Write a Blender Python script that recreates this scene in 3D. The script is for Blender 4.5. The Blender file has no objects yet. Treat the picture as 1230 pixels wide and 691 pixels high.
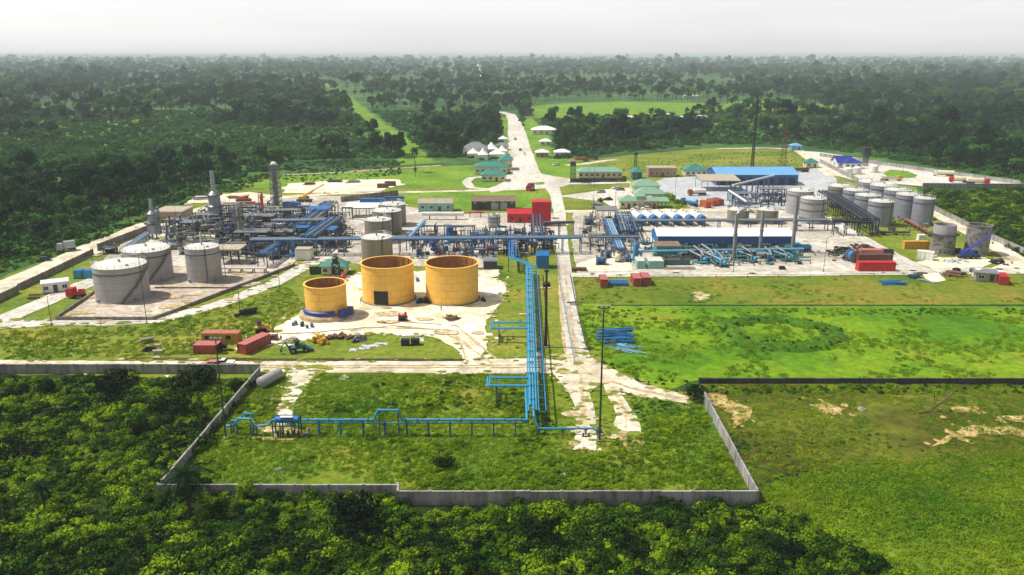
import bpy, bmesh, math, random
from math import sin, cos, pi, radians, sqrt, atan2, hypot
from mathutils import Vector, noise
random.seed(7)
SC = bpy.context.scene
COL = SC.collection
# ---------------------------------------------------------------- camera
HC, FPX, PITCH = 65.0, 980.0, math.atan(279.5/980.0)      # flight height, focal length in photo pixels, downward tilt
cam = bpy.data.cameras.new('camera'); camo = bpy.data.objects.new('camera', cam); COL.objects.link(camo)
cam.sensor_width = 36; cam.lens = 36*FPX/1230; cam.clip_end = 40000; cam.clip_start = 1
camo.location = (0, 0, HC); camo.rotation_euler = (pi/2-PITCH, 0, 0)
SC.camera = camo
# ---------------------------------------------------------------- sky, sun, exposure
SUN_EL, SUN_AZ = radians(57), radians(-80)       # azimuth from +Y (ahead), negative = left
w = bpy.data.worlds.new('World'); SC.world = w; w.use_nodes = True
nt = w.node_tree; nt.nodes.clear()
sky = nt.nodes.new('ShaderNodeTexSky'); sky.sky_type = 'NISHITA'; sky.sun_disc = False
sky.sun_elevation = SUN_EL; sky.sun_rotation = SUN_AZ
sky.air_density = 1.0; sky.dust_density = 2.0; sky.ozone_density = 1.2; sky.altitude = 60
hs = nt.nodes.new('ShaderNodeHueSaturation'); hs.inputs['Saturation'].default_value = 0.3; hs.inputs['Value'].default_value = 1.0
bg = nt.nodes.new('ShaderNodeBackground'); bg.inputs[1].default_value = 0.1
tc = nt.nodes.new('ShaderNodeTexCoord'); sx = nt.nodes.new('ShaderNodeSeparateXYZ'); nt.links.new(tc.outputs['Generated'], sx.inputs[0])
hz = nt.nodes.new('ShaderNodeValToRGB'); hz.color_ramp.interpolation = 'EASE'      # humid haze: pale at the horizon, thinner overhead
hz.color_ramp.elements[0].position = 0.0; hz.color_ramp.elements[0].color = (.59, .595, .60, 1)
hz.color_ramp.elements[1].position = 0.28; hz.color_ramp.elements[1].color = (.04, .04, .04, 1)
q_ = hz.color_ramp.elements.new(0.055); q_.color = (.55, .55, .56, 1)
b2 = nt.nodes.new('ShaderNodeBackground'); b2.inputs[1].default_value = 1.0; ad = nt.nodes.new('ShaderNodeAddShader')
wo = nt.nodes.new('ShaderNodeOutputWorld')
cn = nt.nodes.new('ShaderNodeTexNoise'); cn.inputs['Scale'].default_value = 3.0; cn.inputs['Detail'].default_value = 5      # faint cloud veils
cm = nt.nodes.new('ShaderNodeMapping'); cm.inputs['Scale'].default_value = (1, 1, 9); nt.links.new(tc.outputs['Generated'], cm.inputs['Vector']); nt.links.new(cm.outputs[0], cn.inputs['Vector'])
cr = nt.nodes.new('ShaderNodeMapRange'); cr.inputs[1].default_value = .3; cr.inputs[2].default_value = .7; cr.inputs[3].default_value = .93; cr.inputs[4].default_value = 1.06; nt.links.new(cn.outputs['Fac'], cr.inputs[0])
nt.links.new(cr.outputs[0], b2.inputs[1])
nt.links.new(sx.outputs[2], hz.inputs[0]); nt.links.new(hz.outputs[0], b2.inputs[0])
nt.links.new(sky.outputs[0], hs.inputs['Color']); nt.links.new(hs.outputs[0], bg.inputs[0])
nt.links.new(bg.outputs[0], ad.inputs[0]); nt.links.new(b2.outputs[0], ad.inputs[1]); nt.links.new(ad.outputs[0], wo.inputs[0])
sl = bpy.data.lights.new('sun', 'SUN'); sl.energy = 5.0; sl.angle = radians(0.6); sl.color = (1, .955, .87)
so = bpy.data.objects.new('sun', sl); COL.objects.link(so)
sd = Vector((sin(SUN_AZ)*cos(SUN_EL), cos(SUN_AZ)*cos(SUN_EL), sin(SUN_EL)))
so.rotation_euler = sd.to_track_quat('Z', 'Y').to_euler(); so.location = (-60, 40, 140)
SC.view_settings.view_transform = 'Standard'; SC.view_settings.look = 'None'
SC.view_settings.exposure = 0.02; SC.view_settings.gamma = 1
SC.cycles.max_bounces = 5; SC.cycles.diffuse_bounces = 2; SC.cycles.glossy_bounces = 2; SC.cycles.transmission_bounces = 2
SC.cycles.volume_bounces = 1; SC.cycles.transparent_max_bounces = 4; SC.cycles.use_denoising = True
SC.cycles.use_adaptive_sampling = True; SC.cycles.adaptive_threshold = 0.02
# ---------------------------------------------------------------- survey helpers: where a spot of the photo lies on flat ground
SP, CP = sin(PITCH), cos(PITCH)
def P(x, y, z=0.0):
    d = (y-345.5)/FPX
    k = (HC-z)/(SP+d*CP)
    return Vector((k*(x-615)/FPX, k*(CP-d*SP), z))
def AT(px, py, dep, z=0.0):
    """ground point dep metres behind the row py, still seen on column px (measured at height z)"""
    Y = P(px, py).y+dep
    return Vector(((px-615)/FPX*(Y*CP+(HC-z)*SP), Y, 0))
def ZC(Y, z): return (Y*CP+(HC-z)*SP)/FPX
def MPP(y): return HC/(SP+(y-345.5)/FPX*CP)/FPX            # metres per pixel on that row
def PIX(X, Y, Z=0.0):
    zc = Y*CP+(HC-Z)*SP
    if zc < 1: return (0, 99999)
    yc = (HC-Z)*CP-Y*SP
    return (615+FPX*X/zc, 345.5+FPX*yc/zc)
def inpoly(x, y, poly):
    c = False; j = len(poly)-1
    for i in range(len(poly)):
        xi, yi = poly[i]; xj, yj = poly[j]
        if (yi > y) != (yj > y) and x < (xj-xi)*(y-yi)/(yj-yi)+xi: c = not c
        j = i
    return c
# ---------------------------------------------------------------- materials
def L(h, k=1.0):
    r = []
    for i in (0, 2, 4):
        c = int(h[i:i+2], 16)/255
        r.append((c/12.92 if c <= .04045 else ((c+.055)/1.055)**2.4)*k)
    return r+[1]
def newmat(name):
    m = bpy.data.materials.new(name); m.use_nodes = True
    return m, m.node_tree, m.node_tree.nodes['Principled BSDF']
def nz(t, scale, detail=4, rough=.55, vec=None, stretch=None):
    n = t.nodes.new('ShaderNodeTexNoise'); n.inputs['Scale'].default_value = scale
    n.inputs['Detail'].default_value = detail; n.inputs['Roughness'].default_value = rough
    if vec is None:
        g = t.nodes.new('ShaderNodeNewGeometry'); vec = g.outputs['Position']
    if stretch:
        mp = t.nodes.new('ShaderNodeMapping'); mp.inputs['Scale'].default_value = stretch
        t.links.new(vec, mp.inputs['Vector']); vec = mp.outputs[0]
    t.links.new(vec, n.inputs['Vector'])
    return n.outputs['Fac']
def ramp(t, fac, stops):
    r = t.nodes.new('ShaderNodeValToRGB'); e = r.color_ramp.elements
    e[0].position, e[0].color = stops[0]; e[1].position, e[1].color = stops[-1]
    for p, c in stops[1:-1]:
        q = e.new(p); q.color = c
    t.links.new(fac, r.inputs[0]); return r.outputs[0]
def mix(t, fac, a, b, mode='MIX'):
    m = t.nodes.new('ShaderNodeMix'); m.data_type = 'RGBA'; m.blend_type = mode
    for s, v in ((0, fac), (6, a), (7, b)):
        if isinstance(v, (int, float, list, tuple)): m.inputs[s].default_value = v
        else: t.links.new(v, m.inputs[s])
    return m.outputs[2]
def bump(t, b, h, strength=.4, dist=.1):
    n = t.nodes.new('ShaderNodeBump'); n.inputs['Strength'].default_value = strength; n.inputs['Distance'].default_value = dist
    t.links.new(h, n.inputs['Height']); t.links.new(n.outputs[0], b.inputs['Normal'])
W1, K0 = (1, 1, 1, 1), (0, 0, 0, 1)
def paint(name, col, var=.35, wear=None, wamt=.5, rough=.5, metal=0.0, scale=.6, streak=True, wpos=.55):
    """painted or bare metal / render: patchy tone, rain streaks, worn spots of a second colour"""
    m, t, b = newmat(name)
    a = nz(t, scale, 5, .6)
    dark = [c*(1-var) for c in col[:3]]+[1]
    c = mix(t, ramp(t, a, [(.3, K0), (.7, W1)]), dark, col)
    if streak:
        s = nz(t, 1.0, 4, .6, stretch=(1.6, 1.6, .12))
        c = mix(t, ramp(t, s, [(.45, K0), (.75, (.45, .45, .45, 1))]), c, [x*.45 for x in col[:3]]+[1])
    if wear:
        k = nz(t, scale*2.3, 6, .7)
        c = mix(t, ramp(t, k, [(wpos, K0), (wpos+.1, (wamt, wamt, wamt, 1))]), c, wear)
    t.links.new(c, b.inputs['Base Color']); b.inputs['Roughness'].default_value = rough; b.inputs['Metallic'].default_value = metal
    return m
def ground(name, cols, scale=.05, fine=.9, bstr=.5, fcol=None, stretch=None, rough=.95, bd=.3):
    """cols: list of (pos,colour) along a broad noise; fine: frequency of the small mottling"""
    m, t, b = newmat(name)
    a = nz(t, scale, 6, .62, stretch=stretch)
    c = ramp(t, a, cols)
    f = nz(t, fine, 5, .7)
    c = mix(t, .75, c, ramp(t, f, [(.3, (.42, .42, .42, 1)), (.7, (1.45, 1.45, 1.45, 1))]), 'MULTIPLY')
    if fcol:
        k = nz(t, fine*.35, 5, .65)
        c = mix(t, ramp(t, k, [(.56, K0), (.68, W1)]), c, fcol)
    t.links.new(c, b.inputs['Base Color']); b.inputs['Roughness'].default_value = rough
    b.inputs['Specular IOR Level'].default_value = .15
    bump(t, b, f, bstr, bd)
    return m
def leafmat(name, dark, light, scale=.12, per=.5, trans=.25):
    m, t, b = newmat(name)
    oi = t.nodes.new('ShaderNodeObjectInfo')
    a = nz(t, scale, 3, .6)
    c = mix(t, ramp(t, a, [(.3, K0), (.7, W1)]), dark, light)
    k = ramp(t, oi.outputs['Random'], [(0, (1-per, 1-per*.8, 1-per, 1)), (1, (1+per, 1+per*.85, 1+per*.3, 1))])
    c = mix(t, 1.0, c, k, 'MULTIPLY')
    t.links.new(c, b.inputs['Base Color']); b.inputs['Roughness'].default_value = .7; b.inputs['Specular IOR Level'].default_value = .06
    tr = t.nodes.new('ShaderNodeBsdfTranslucent'); t.links.new(c, tr.inputs['Color'])
    ms = t.nodes.new('ShaderNodeMixShader'); ms.inputs[0].default_value = trans
    t.links.new(b.outputs[0], ms.inputs[1]); t.links.new(tr.outputs[0], ms.inputs[2])
    t.links.new(ms.outputs[0], t.nodes['Material Output'].inputs['Surface'])
    return m
RUST = L('6a3a20')
M = {
 'white': paint('white_paint', L('e8e6de'), .12, L('9a8d7a'), .35),
 'roofwhite': paint('white_roof', L('f2efe6'), .08, L('b5aa98'), .25, streak=False),
 'cream': paint('cream_render', L('e2d8b4'), .15, L('8d8468'), .3),
 'tank': paint('tank_grey', L('a6a3a3'), .16, L('8c7a6c'), .35, rough=.55, scale=.25, wpos=.6),
 'tankroof': paint('tank_roof', L('dedad0'), .15, L('8f8778'), .5, streak=False, scale=.35),
 'tankblue': paint('tank_blue_grey', L('9194a0'), .2, L('7d7068'), .4, scale=.3),
 'tankbrown': paint('tank_brown_grey', L('8f8577'), .25, L('5c4a3c'), .5, scale=.4),
 'tankold': paint('weathered_tank_plate', L('9a9492'), .3, L('4d3d35'), .8, scale=.35, wpos=.48),
 'yellow': paint('tank_yellow', L('f4bf54'), .06, L('c99246'), .3, rough=.6, scale=.3, wpos=.6, streak=False),
 'rusty': paint('rusty_inner_plate', L('b87e4a'), .3, L('4a2a18'), .7, scale=.5),
 'rust': paint('rust', L('6e4430'), .45, L('3a241a'), .7, scale=1.2),
 'blue': paint('pipe_blue', L('1e82b0'), .25, L('124a6a'), .5, scale=.4),
 'cyan': paint('pipe_light_blue', L('2a96c2'), .2, L('1a6a90'), .4, scale=.4),
 'dblue': paint('steel_blue', L('2e5f90'), .35, L('1a2e44'), .6),
 'sblue': paint('shed_blue', L('1c5596'), .2, L('123a66'), .5),
 'rblue': paint('roof_light_blue', L('6fa6d4'), .12, L('4a86b8'), .4, streak=False),
 'navy': paint('navy_blue', L('161d3a'), .35, L('0e1220'), .5),
 'deepblue': paint('deep_blue', L('24389a'), .25, L('18225a'), .5),
 'bblue': paint('bright_blue', L('1a72b8'), .2, L('124a7c'), .4),
 'teal': paint('teal_paint', L('4f9a94'), .2, L('2e5a58'), .5),
 'dteal': paint('dark_teal', L('2a6a72'), .3, L('1a3a40'), .5),
 'mint': paint('mint_wall', L('86bfae'), .15, L('5a7a70'), .4),
 'groof': paint('green_roof', L('7fa58c'), .15, L('5a7a68'), .5, streak=False),
 'troof': paint('teal_roof', L('2f8076'), .2, L('225a5a'), .5, streak=False),
 'steel': paint('grey_steel', L('8c8f92'), .3, L('55504a'), .5, rough=.45, metal=.2),
 'dsteel': paint('dark_steel', L('3e4347'), .4, L('241f1c'), .6),
 'galv': paint('galvanised_steel', L('a8adb0'), .25, L('6a665e'), .4, rough=.4, metal=.35),
 'black': paint('black_steel', L('1d1c1e'), .4, L('3a2c24'), .5),
 'red': paint('red_paint', L('c21a26'), .15, L('8a1a1c'), .3, streak=False),
 'cred': paint('container_red', L('a8463e'), .25, L('6a2a24'), .6),
 'pink': paint('pale_sunlit_red', L('c4706a'), .2, L('8a4a44'), .5, streak=False),  # pale red; also paints the sunlit tops of the red containers
 'orange': paint('orange_paint', L('c05a28'), .25, L('7a3418'), .5),
 'cyellow': paint('machine_yellow', L('d0a030'), .2, L('7a5a20'), .6),
 'concrete': None, 'cwall': None,
 'tan': paint('tan_wall', L('b08a6a'), .2, L('7a5a44'), .4),
 'brownroof': paint('brown_roof', L('8a7462'), .3, L('5a4436'), .6, streak=False),
 'dgreen': paint('dark_green_wall', L('2a4438'), .3, L('16241e'), .5),
 'green': paint('green_paint', L('4a8a3e'), .3, L('2a4a24'), .5),
 'flat': paint('flat_concrete_roof', L('b4aa94'), .25, L('7a7060'), .6, streak=False, rough=.9),
 'wood': paint('weathered_wood', L('7a6248'), .4, L('4a3828'), .6, rough=.9),
 'rubber': paint('tyre_rubber', L('1a1a1c'), .3, None, rough=.9, streak=False),
 'skin': paint('skin', L('6a4632'), .1, None, streak=False), 'cloth': paint('dark_cloth', L('23262e'), .3, None, streak=False),
 'ocloth': paint('orange_cloth', L('c0562a'), .2, None, streak=False),
 'tarp': paint('pale_tarpaulin', L('c8ccd0'), .3, L('9aa4ac'), .6, streak=False),
}
m, t, b = newmat('window_glass'); b.inputs['Base Color'].default_value = L('20282c'); b.inputs['Roughness'].default_value = .08; M['glass'] = m
def concrete_wall(name, col, stain):
    m, t, b = newmat(name); oi = t.nodes.new('ShaderNodeObjectInfo')
    s = nz(t, 1.0, 5, .65, stretch=(.9, .9, .25))
    c = mix(t, ramp(t, s, [(.42, K0), (.72, (.8, .8, .8, 1))]), col, stain)
    c = mix(t, 1.0, c, ramp(t, oi.outputs['Random'], [(0, (.78, .78, .8, 1)), (1, (1.12, 1.12, 1.1, 1))]), 'MULTIPLY')
    t.links.new(c, b.inputs['Base Color']); b.inputs['Roughness'].default_value = .95
    bump(t, b, nz(t, 3, 5, .7), .3, .05); return m
M['cwall'] = concrete_wall('concrete_wall', L('a19e9a'), L('4c4840'))
M['concrete'] = concrete_wall('bund_concrete', L('8c857c'), L('4c453e'))
M['dwall'] = concrete_wall('dark_shaded_wall', L('4a4844'), L('22231f'))  # algae-dark wall; face shade and bush shadow painted into the colour
# ground surfaces
G = {}
G['jungle'] = ground('forest_floor', [(.3, L('203e24')), (.5, L('385c2a')), (.68, L('587e38'))], .014, .1, .6)
G['bush'] = ground('shrub_floor', [(.3, L('162408')), (.55, L('26380e')), (.7, L('3a4a16'))], .05, .6, .8)  # floor darkened to paint the shadow in gaps between shrubs
G['lawn'] = ground('lawn_grass', [(.28, L('48701a')), (.5, L('688c22')), (.74, L('869a36'))], .04, .45, .5)
G['yard'] = ground('rough_grass', [(.3, L('4a6418')), (.5, L('728226')), (.7, L('988c3a'))], .035, .6, .8, L('8c8242'))
G['meadow'] = ground('meadow_grass', [(.3, L('38620c')), (.45, L('527e0c')), (.58, L('729014')), (.74, L('8a7c30'))], .028, .5, 1.0, L('4a701a'))
G['strip'] = ground('dry_meadow', [(.3, L('4c6616')), (.48, L('6a7820')), (.66, L('8a7a34'))], .035, .5, .7, L('5c7420'))
G['scrub'] = ground('burnt_scrub', [(.3, L('3a3810')), (.45, L('525418')), (.58, L('646c1e')), (.74, L('7c6c30'))], .035, .5, .9, L('4e5a18'), stretch=(1, 1.8, 1))
G['inner'] = ground('compound_grass', [(.3, L('40621a')), (.5, L('667c1c')), (.7, L('8a8030'))], .045, .6, .9, L('4c6a1a'))
G['sand'] = ground('pale_sand', [(.3, L('c9b690')), (.48, L('e4d8bc')), (.68, L('f0e8d6'))], .07, .35, .4, L('cdbb94'), rough=1)
G['dirt'] = ground('dry_dirt', [(.3, L('8c7a44')), (.5, L('b59a62')), (.7, L('d2bc8c'))], .25, 1.2, .5, L('7a7434'), rough=1)
G['road'] = ground('concrete_road', [(.3, L('aca699')), (.5, L('cac5b9')), (.7, L('dcd8ce'))], .05, .5, .25, L('b0a898'), rough=.95, stretch=(1, .3, 1))
G['track'] = ground('sand_track', [(.3, L('b0a286')), (.5, L('d0c6ae')), (.7, L('e2dccc'))], .09, .4, .4, L('b8a988'), rough=1)
G['slab'] = ground('stained_slab', [(.3, L('a39488')), (.5, L('b9aa9a')), (.7, L('cfc3b2'))], .07, .5, .25, L('978a7c'))
G['plant'] = ground('gravel_yard', [(.3, L('989083')), (.5, L('bab2a4')), (.7, L('d4cec2'))], .05, .5, .4, L('8c867a'))
G['wet'] = ground('wet_concrete', [(.3, L('a6a8ac')), (.5, L('b8babd')), (.7, L('c8c8c8'))], .05, .5, .1, rough=.5)
G['rut'] = ground('wheel_rut', [(.3, L('a08c66')), (.5, L('bca882')), (.7, L('d0c09c'))], .2, .8, .4, rough=1)
G['green'] = ground('weedy_grass', [(.3, L('385a0e')), (.5, L('557210')), (.7, L('748222'))], .05, .6, .9, L('46661a'))
G['ring'] = ground('ring_grass', [(.3, L('2e540e')), (.5, L('42680e')), (.7, L('5c7c16'))], .1, .8, .9)
G['mud'] = ground('dark_mud', [(.3, L('2e2a1c')), (.5, L('4a4430')), (.7, L('5c5840'))], .15, .9, .6)
LEAF = {
 'tree': leafmat('tree_foliage', L('14361e'), L('2e5c2a'), .1, .6, .12),
 'dtree': leafmat('dark_tree_foliage', L('0b241a'), L('183c24'), .1, .5, .08),
 'ltree': leafmat('light_tree_foliage', L('2c5424'), L('557c34'), .1, .45, .15),
 'under': leafmat('undergrowth_foliage', L('244a20'), L('4c7a30'), .03, .35, .15),
 'palm': leafmat('palm_frond', L('0b1f0e'), L('1c3a18'), .3, .35, .05),
 'bush': leafmat('bush_foliage', L('32580c'), L('8aa41a'), .09, .5, .12),
 'dbush': leafmat('dark_bush_foliage', L('16300c'), L('426414'), .09, .5, .08),
 'black': leafmat('shady_bush_foliage', L('0a1607'), L('1c300e'), .09, .4, .04),  # dark bushes, with vignette darkening of the foreground put into their colour
 'grass': leafmat('grass_tuft', L('4f7f10'), L('8fa424'), .05, .3, .3),
 'dry': leafmat('dry_tuft', L('7a8a22'), L('9aa03a'), .05, .3, .3),
}
M['bark'] = paint('bark', L('4a3c2c'), .4, None, rough=.95, streak=False)
# ---------------------------------------------------------------- mesh builder
class B:
    def __init__(s): s.v = []; s.f = []
    def add(s, vs, fs):
        o = len(s.v); s.v += [tuple(x) for x in vs]; s.f += [tuple(i+o for i in f) for f in fs]; return s
    def box(s, x, y, z, sx, sy, sz, rot=0, tx=1, ty=1):
        c, n = cos(rot), sin(rot); r = []
        for zz, kx, ky in ((z, 1, 1), (z+sz, tx, ty)):
            for a, b_ in ((-1, -1), (1, -1), (1, 1), (-1, 1)):
                px, py = a*sx/2*kx, b_*sy/2*ky
                r.append((x+px*c-py*n, y+px*n+py*c, zz))
        return s.add(r, [(3, 2, 1, 0), (4, 5, 6, 7), (0, 1, 5, 4), (1, 2, 6, 5), (2, 3, 7, 6), (3, 0, 4, 7)])
    def cyl(s, p0, p1, r, n=8, r2=None, cap=True):
        p0, p1 = Vector(p0), Vector(p1); d = (p1-p0)
        if d.length < 1e-5: return s
        q = d.to_track_quat('Z', 'Y'); r2 = r if r2 is None else r2; vs = []
        for p, rr in ((p0, r), (p1, r2)):
            for i in range(n):
                a = 2*pi*i/n; vs.append(p+q@Vector((rr*cos(a), rr*sin(a), 0)))
        fs = [(i, (i+1) % n, n+(i+1) % n, n+i) for i in range(n)]
        if cap: fs += [tuple(range(n-1, -1, -1)), tuple(range(n, 2*n))]
        return s.add(vs, fs)
    def beam(s, p0, p1, a, b_=None):
        return s.cyl(p0, p1, a*.7, 4)
    def tube(s, pts, r, n=7):
        for i in range(len(pts)-1): s.cyl(pts[i], pts[i+1], r, n)
        for p in pts[1:-1]: s.ball(p, r*1.02, n, 4)
        return s
    def ball(s, p, r, n=8, m=5, sz=1):
        return s.lathe([(max(.001, r*sin(pi*i/m)), p[2]-r*sz*cos(pi*i/m)) for i in range(m+1)], n, p[0], p[1])
    def lathe(s, prof, n=24, x=0, y=0, a0=0, a1=2*pi):
        full = abs(a1-a0-2*pi) < 1e-6; k = n if full else n+1; vs = []
        for r, z in prof:
            for i in range(k):
                a = a0+(a1-a0)*i/n; vs.append((x+r*cos(a), y+r*sin(a), z))
        fs = []
        for j in range(len(prof)-1):
            for i in range(n):
                i2 = (i+1) % k; fs.append((j*k+i, j*k+i2, (j+1)*k+i2, (j+1)*k+i))
        return s.add(vs, fs)
    def drum(s, p0, p1, r, n=14):
        """horizontal/vertical vessel with dished ends"""
        p0, p1 = Vector(p0), Vector(p1); d = (p1-p0).normalized()
        prev = None
        st = [(-.35, .35), (-.26, .7), (-.12, .93), (0, 1)]
        seq = [(p0+d*(a*r), k*r) for a, k in st]+[(p1-d*(a*r), k*r) for a, k in reversed(st)]
        for i in range(len(seq)-1):
            s.cyl(seq[i][0], seq[i+1][0], seq[i][1], n, seq[i+1][1], cap=(i == 0 or i == len(seq)-2))
        return s
    def gable(s, sx, sy, z, h, x=0, y=0):
        a, b_ = sx/2, sy/2
        return s.add([(x-a, y-b_, z), (x+a, y-b_, z), (x+a, y+b_, z), (x-a, y+b_, z), (x-a, y, z+h), (x+a, y, z+h)],
                     [(0, 1, 5, 4), (2, 3, 4, 5), (1, 2, 5), (3, 0, 4), (3, 2, 1, 0)])
    def hip(s, sx, sy, z, h, x=0, y=0, t=.18):
        a, b_ = sx/2, sy/2; k = max(0.02, a-b_) if sx >= sy else .02; q = .02 if sx >= sy else b_-a
        return s.add([(x-a, y-b_, z), (x+a, y-b_, z), (x+a, y+b_, z), (x-a, y+b_, z), (x-a, y-b_, z+t), (x+a, y-b_, z+t), (x+a, y+b_, z+t), (x-a, y+b_, z+t),
                      (x-k, y-q, z+h), (x+k, y-q, z+h), (x+k, y+q, z+h), (x-k, y+q, z+h)],
                     [(3, 2, 1, 0), (0, 1, 5, 4), (1, 2, 6, 5), (2, 3, 7, 6), (3, 0, 4, 7), (4, 5, 9, 8), (5, 6, 10, 9), (6, 7, 11, 10), (7, 4, 8, 11), (8, 9, 10, 11)])
    def mesh(s, name, mat, smooth=False):
        me = bpy.data.meshes.new(name); me.from_pydata(s.v, [], s.f)
        if mat: me.materials.append(mat)
        if smooth:
            me.polygons.foreach_set('use_smooth', [True]*len(me.polygons))
            try: me.set_sharp_from_angle(angle=radians(40))
            except Exception: pass
        return me
    def clusters(s):
        """groups of faces that touch or nearly touch"""
        n = len(s.v); p = list(range(n))
        def f(x):
            while p[x] != x: p[x] = p[p[x]]; x = p[x]
            return x
        for q in s.f:
            r = f(q[0])
            for i in q[1:]: p[f(i)] = r
        bx = {}
        for i in range(n):
            r = f(i); v = s.v[i]; b_ = bx.setdefault(r, [1e9]*3+[-1e9]*3)
            for k in range(3): b_[k] = min(b_[k], v[k]); b_[k+3] = max(b_[k+3], v[k])
        ks = list(bx)
        if len(ks) < 2 or len(ks) > 70: return None
        g = {k: k for k in ks}
        def h(x):
            while g[x] != x: x = g[x]
            return x
        for i, k in enumerate(ks):
            for m_ in ks[i+1:]:
                if all(bx[k][c] <= bx[m_][c+3]+.03 and bx[m_][c] <= bx[k][c+3]+.03 for c in range(3)): g[h(m_)] = h(k)
        out = {}
        for q in s.f: out.setdefault(h(f(q[0])), []).append(q)
        return list(out.values())
    def build(s, name, mat, parent=None, smooth=False, **kw):
        if parent is not None and name not in ('scrap', 'sheet', 'pipework', 'ladder', 'frame', 'bracing'):
            cl = s.clusters()
            if cl and 2 <= len(cl) <= 12:                  # separate pieces become separate parts
                first = None
                for fs in cl:
                    ids = sorted({i for q in fs for i in q}); mp = {j: i for i, j in enumerate(ids)}
                    b_ = B(); b_.v = [s.v[j] for j in ids]; b_.f = [tuple(mp[i] for i in q) for q in fs]
                    o = link(name, b_.mesh(name, mat, smooth), parent, **kw); first = first or o
                return first
        return link(name, s.mesh(name, mat, smooth), parent, **kw)
def link(name, me, parent=None, loc=None, rot=None, label=None):
    o = bpy.data.objects.new(name, me); COL.objects.link(o); o.parent = parent
    if loc is not None: o.location = loc
    if rot is not None: o.rotation_euler = rot
    if label: o['label'] = label
    return o
def tag(o, label, cat, group=None):
    o['label'] = label; o['category'] = cat
    if group: o['group'] = group
    return o
def thing(name, label, cat, loc=(0, 0, 0), rot=0, group=None):
    o = bpy.data.objects.new(name, None); COL.objects.link(o); o.empty_display_size = .5
    o.location = loc; o.rotation_euler = (0, 0, rot)
    return tag(o, label, cat, group)
def dup(root, loc, rot=None, label=None, group=None, scale=None):
    r = root.copy(); COL.objects.link(r); r.location = loc
    if rot is not None: r.rotation_euler = (0, 0, rot)
    if scale is not None: r.scale = (scale,)*3
    if label: r['label'] = label
    if group: r['group'] = group
    for ch in list(root.children):
        c = ch.copy(); COL.objects.link(c); c.parent = r
        for g in list(ch.children):
            d = g.copy(); COL.objects.link(d); d.parent = c
    return r
# ---------------------------------------------------------------- ground sheets
BARE = []; NS = [0]
def ragged(pts, amp, seg=2.5, seed=0.0):
    out = []
    for i in range(len(pts)):
        a, b_ = pts[i], pts[(i+1) % len(pts)]; d = b_-a; ln = d.length
        n = max(1, min(260, int(ln/seg))); nrm = Vector((-d.y, d.x)).normalized() if ln > 1e-6 else Vector((0, 0))
        for k in range(n):
            p = a+d*(k/n)
            q = (noise.noise(Vector((p.x*.09+seed, p.y*.09, 1.3)))*1.1+noise.noise(Vector((p.x*.33, p.y*.33, 5.1+seed)))*.7+noise.noise(Vector((p.x*.9, p.y*.9, 9+seed)))*.45)
            out.append(p+nrm*q*amp)
    return out
def sheet(name, px, mat, level, amp=.8, world=False, blots=0, bsize=1.5, seg=2.5):
    pts = [Vector(p[:2]) if world else P(*p).to_2d() for p in px]
    ed = ragged(pts, amp, seg, level*3.7) if amp else pts
    if mat in [G[k] for k in ('sand', 'road', 'track', 'slab', 'plant', 'wet')]: BARE.append(([(p.x, p.y) for p in ed], min(p.x for p in ed), max(p.x for p in ed), min(p.y for p in ed), max(p.y for p in ed)))
    NS[0] += 1; z = .02*level+.0007*(NS[0] % 26)
    bm = bmesh.new()
    f = bm.faces.new([bm.verts.new((p.x, p.y, z)) for p in ed])
    if f.calc_area() and f.normal.z < 0: f.normal_flip()
    bm.normal_update()
    if f.normal.z < 0: f.normal_flip()
    rnd = random.Random(level*31+len(px))
    for k in range(blots):                                # stray patches along the edge
        p = ed[rnd.randrange(len(ed))]+Vector((rnd.gauss(0, bsize*1.6), rnd.gauss(0, bsize*2)))
        r = bsize*rnd.uniform(.25, 1); n = 11
        vs = [bm.verts.new((p.x+r*rnd.uniform(.55, 1.2)*cos(2*pi*i/n), p.y+r*rnd.uniform(.55, 1.2)*1.2*sin(2*pi*i/n), z-.002-.008*rnd.random())) for i in range(n)]
        bm.faces.new(vs)
    bmesh.ops.triangulate(bm, faces=bm.faces[:])
    bm.normal_update()
    bmesh.ops.delete(bm, geom=[q for q in bm.faces if q.normal.z < .5], context='FACES_ONLY')
    me = bpy.data.meshes.new(name); bm.to_mesh(me); bm.free(); me.materials.append(mat)
    o = bpy.data.objects.new(name, me); COL.objects.link(o); o['kind'] = 'structure'
    return o
def strip(name, px, width, mat, level, amp=.35, blots=0):
    """a road along pixel points; width in metres (number or list)"""
    c = [P(*p).to_2d() for p in px]; ws = width if isinstance(width, (list, tuple)) else [width]*len(c)
    l, r = [], []
    for i, p in enumerate(c):
        d = (c[min(i+1, len(c)-1)]-c[max(i-1, 0)]).normalized(); n = Vector((-d.y, d.x))
        l.append(p+n*ws[i]/2); r.append(p-n*ws[i]/2)
    return sheet(name, l+r[::-1], mat, level, amp, world=True, blots=blots)
# ================================================================ GROUND
def ground_base():
    bm = B(); R = 30000
    bm.add([(-R, -400, 0), (R, -400, 0), (R, 29000, 0), (-R, 29000, 0)], [(0, 1, 2, 3)])
    o = bm.build('ground', G['jungle']); o['kind'] = 'structure'
ground_base()
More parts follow.
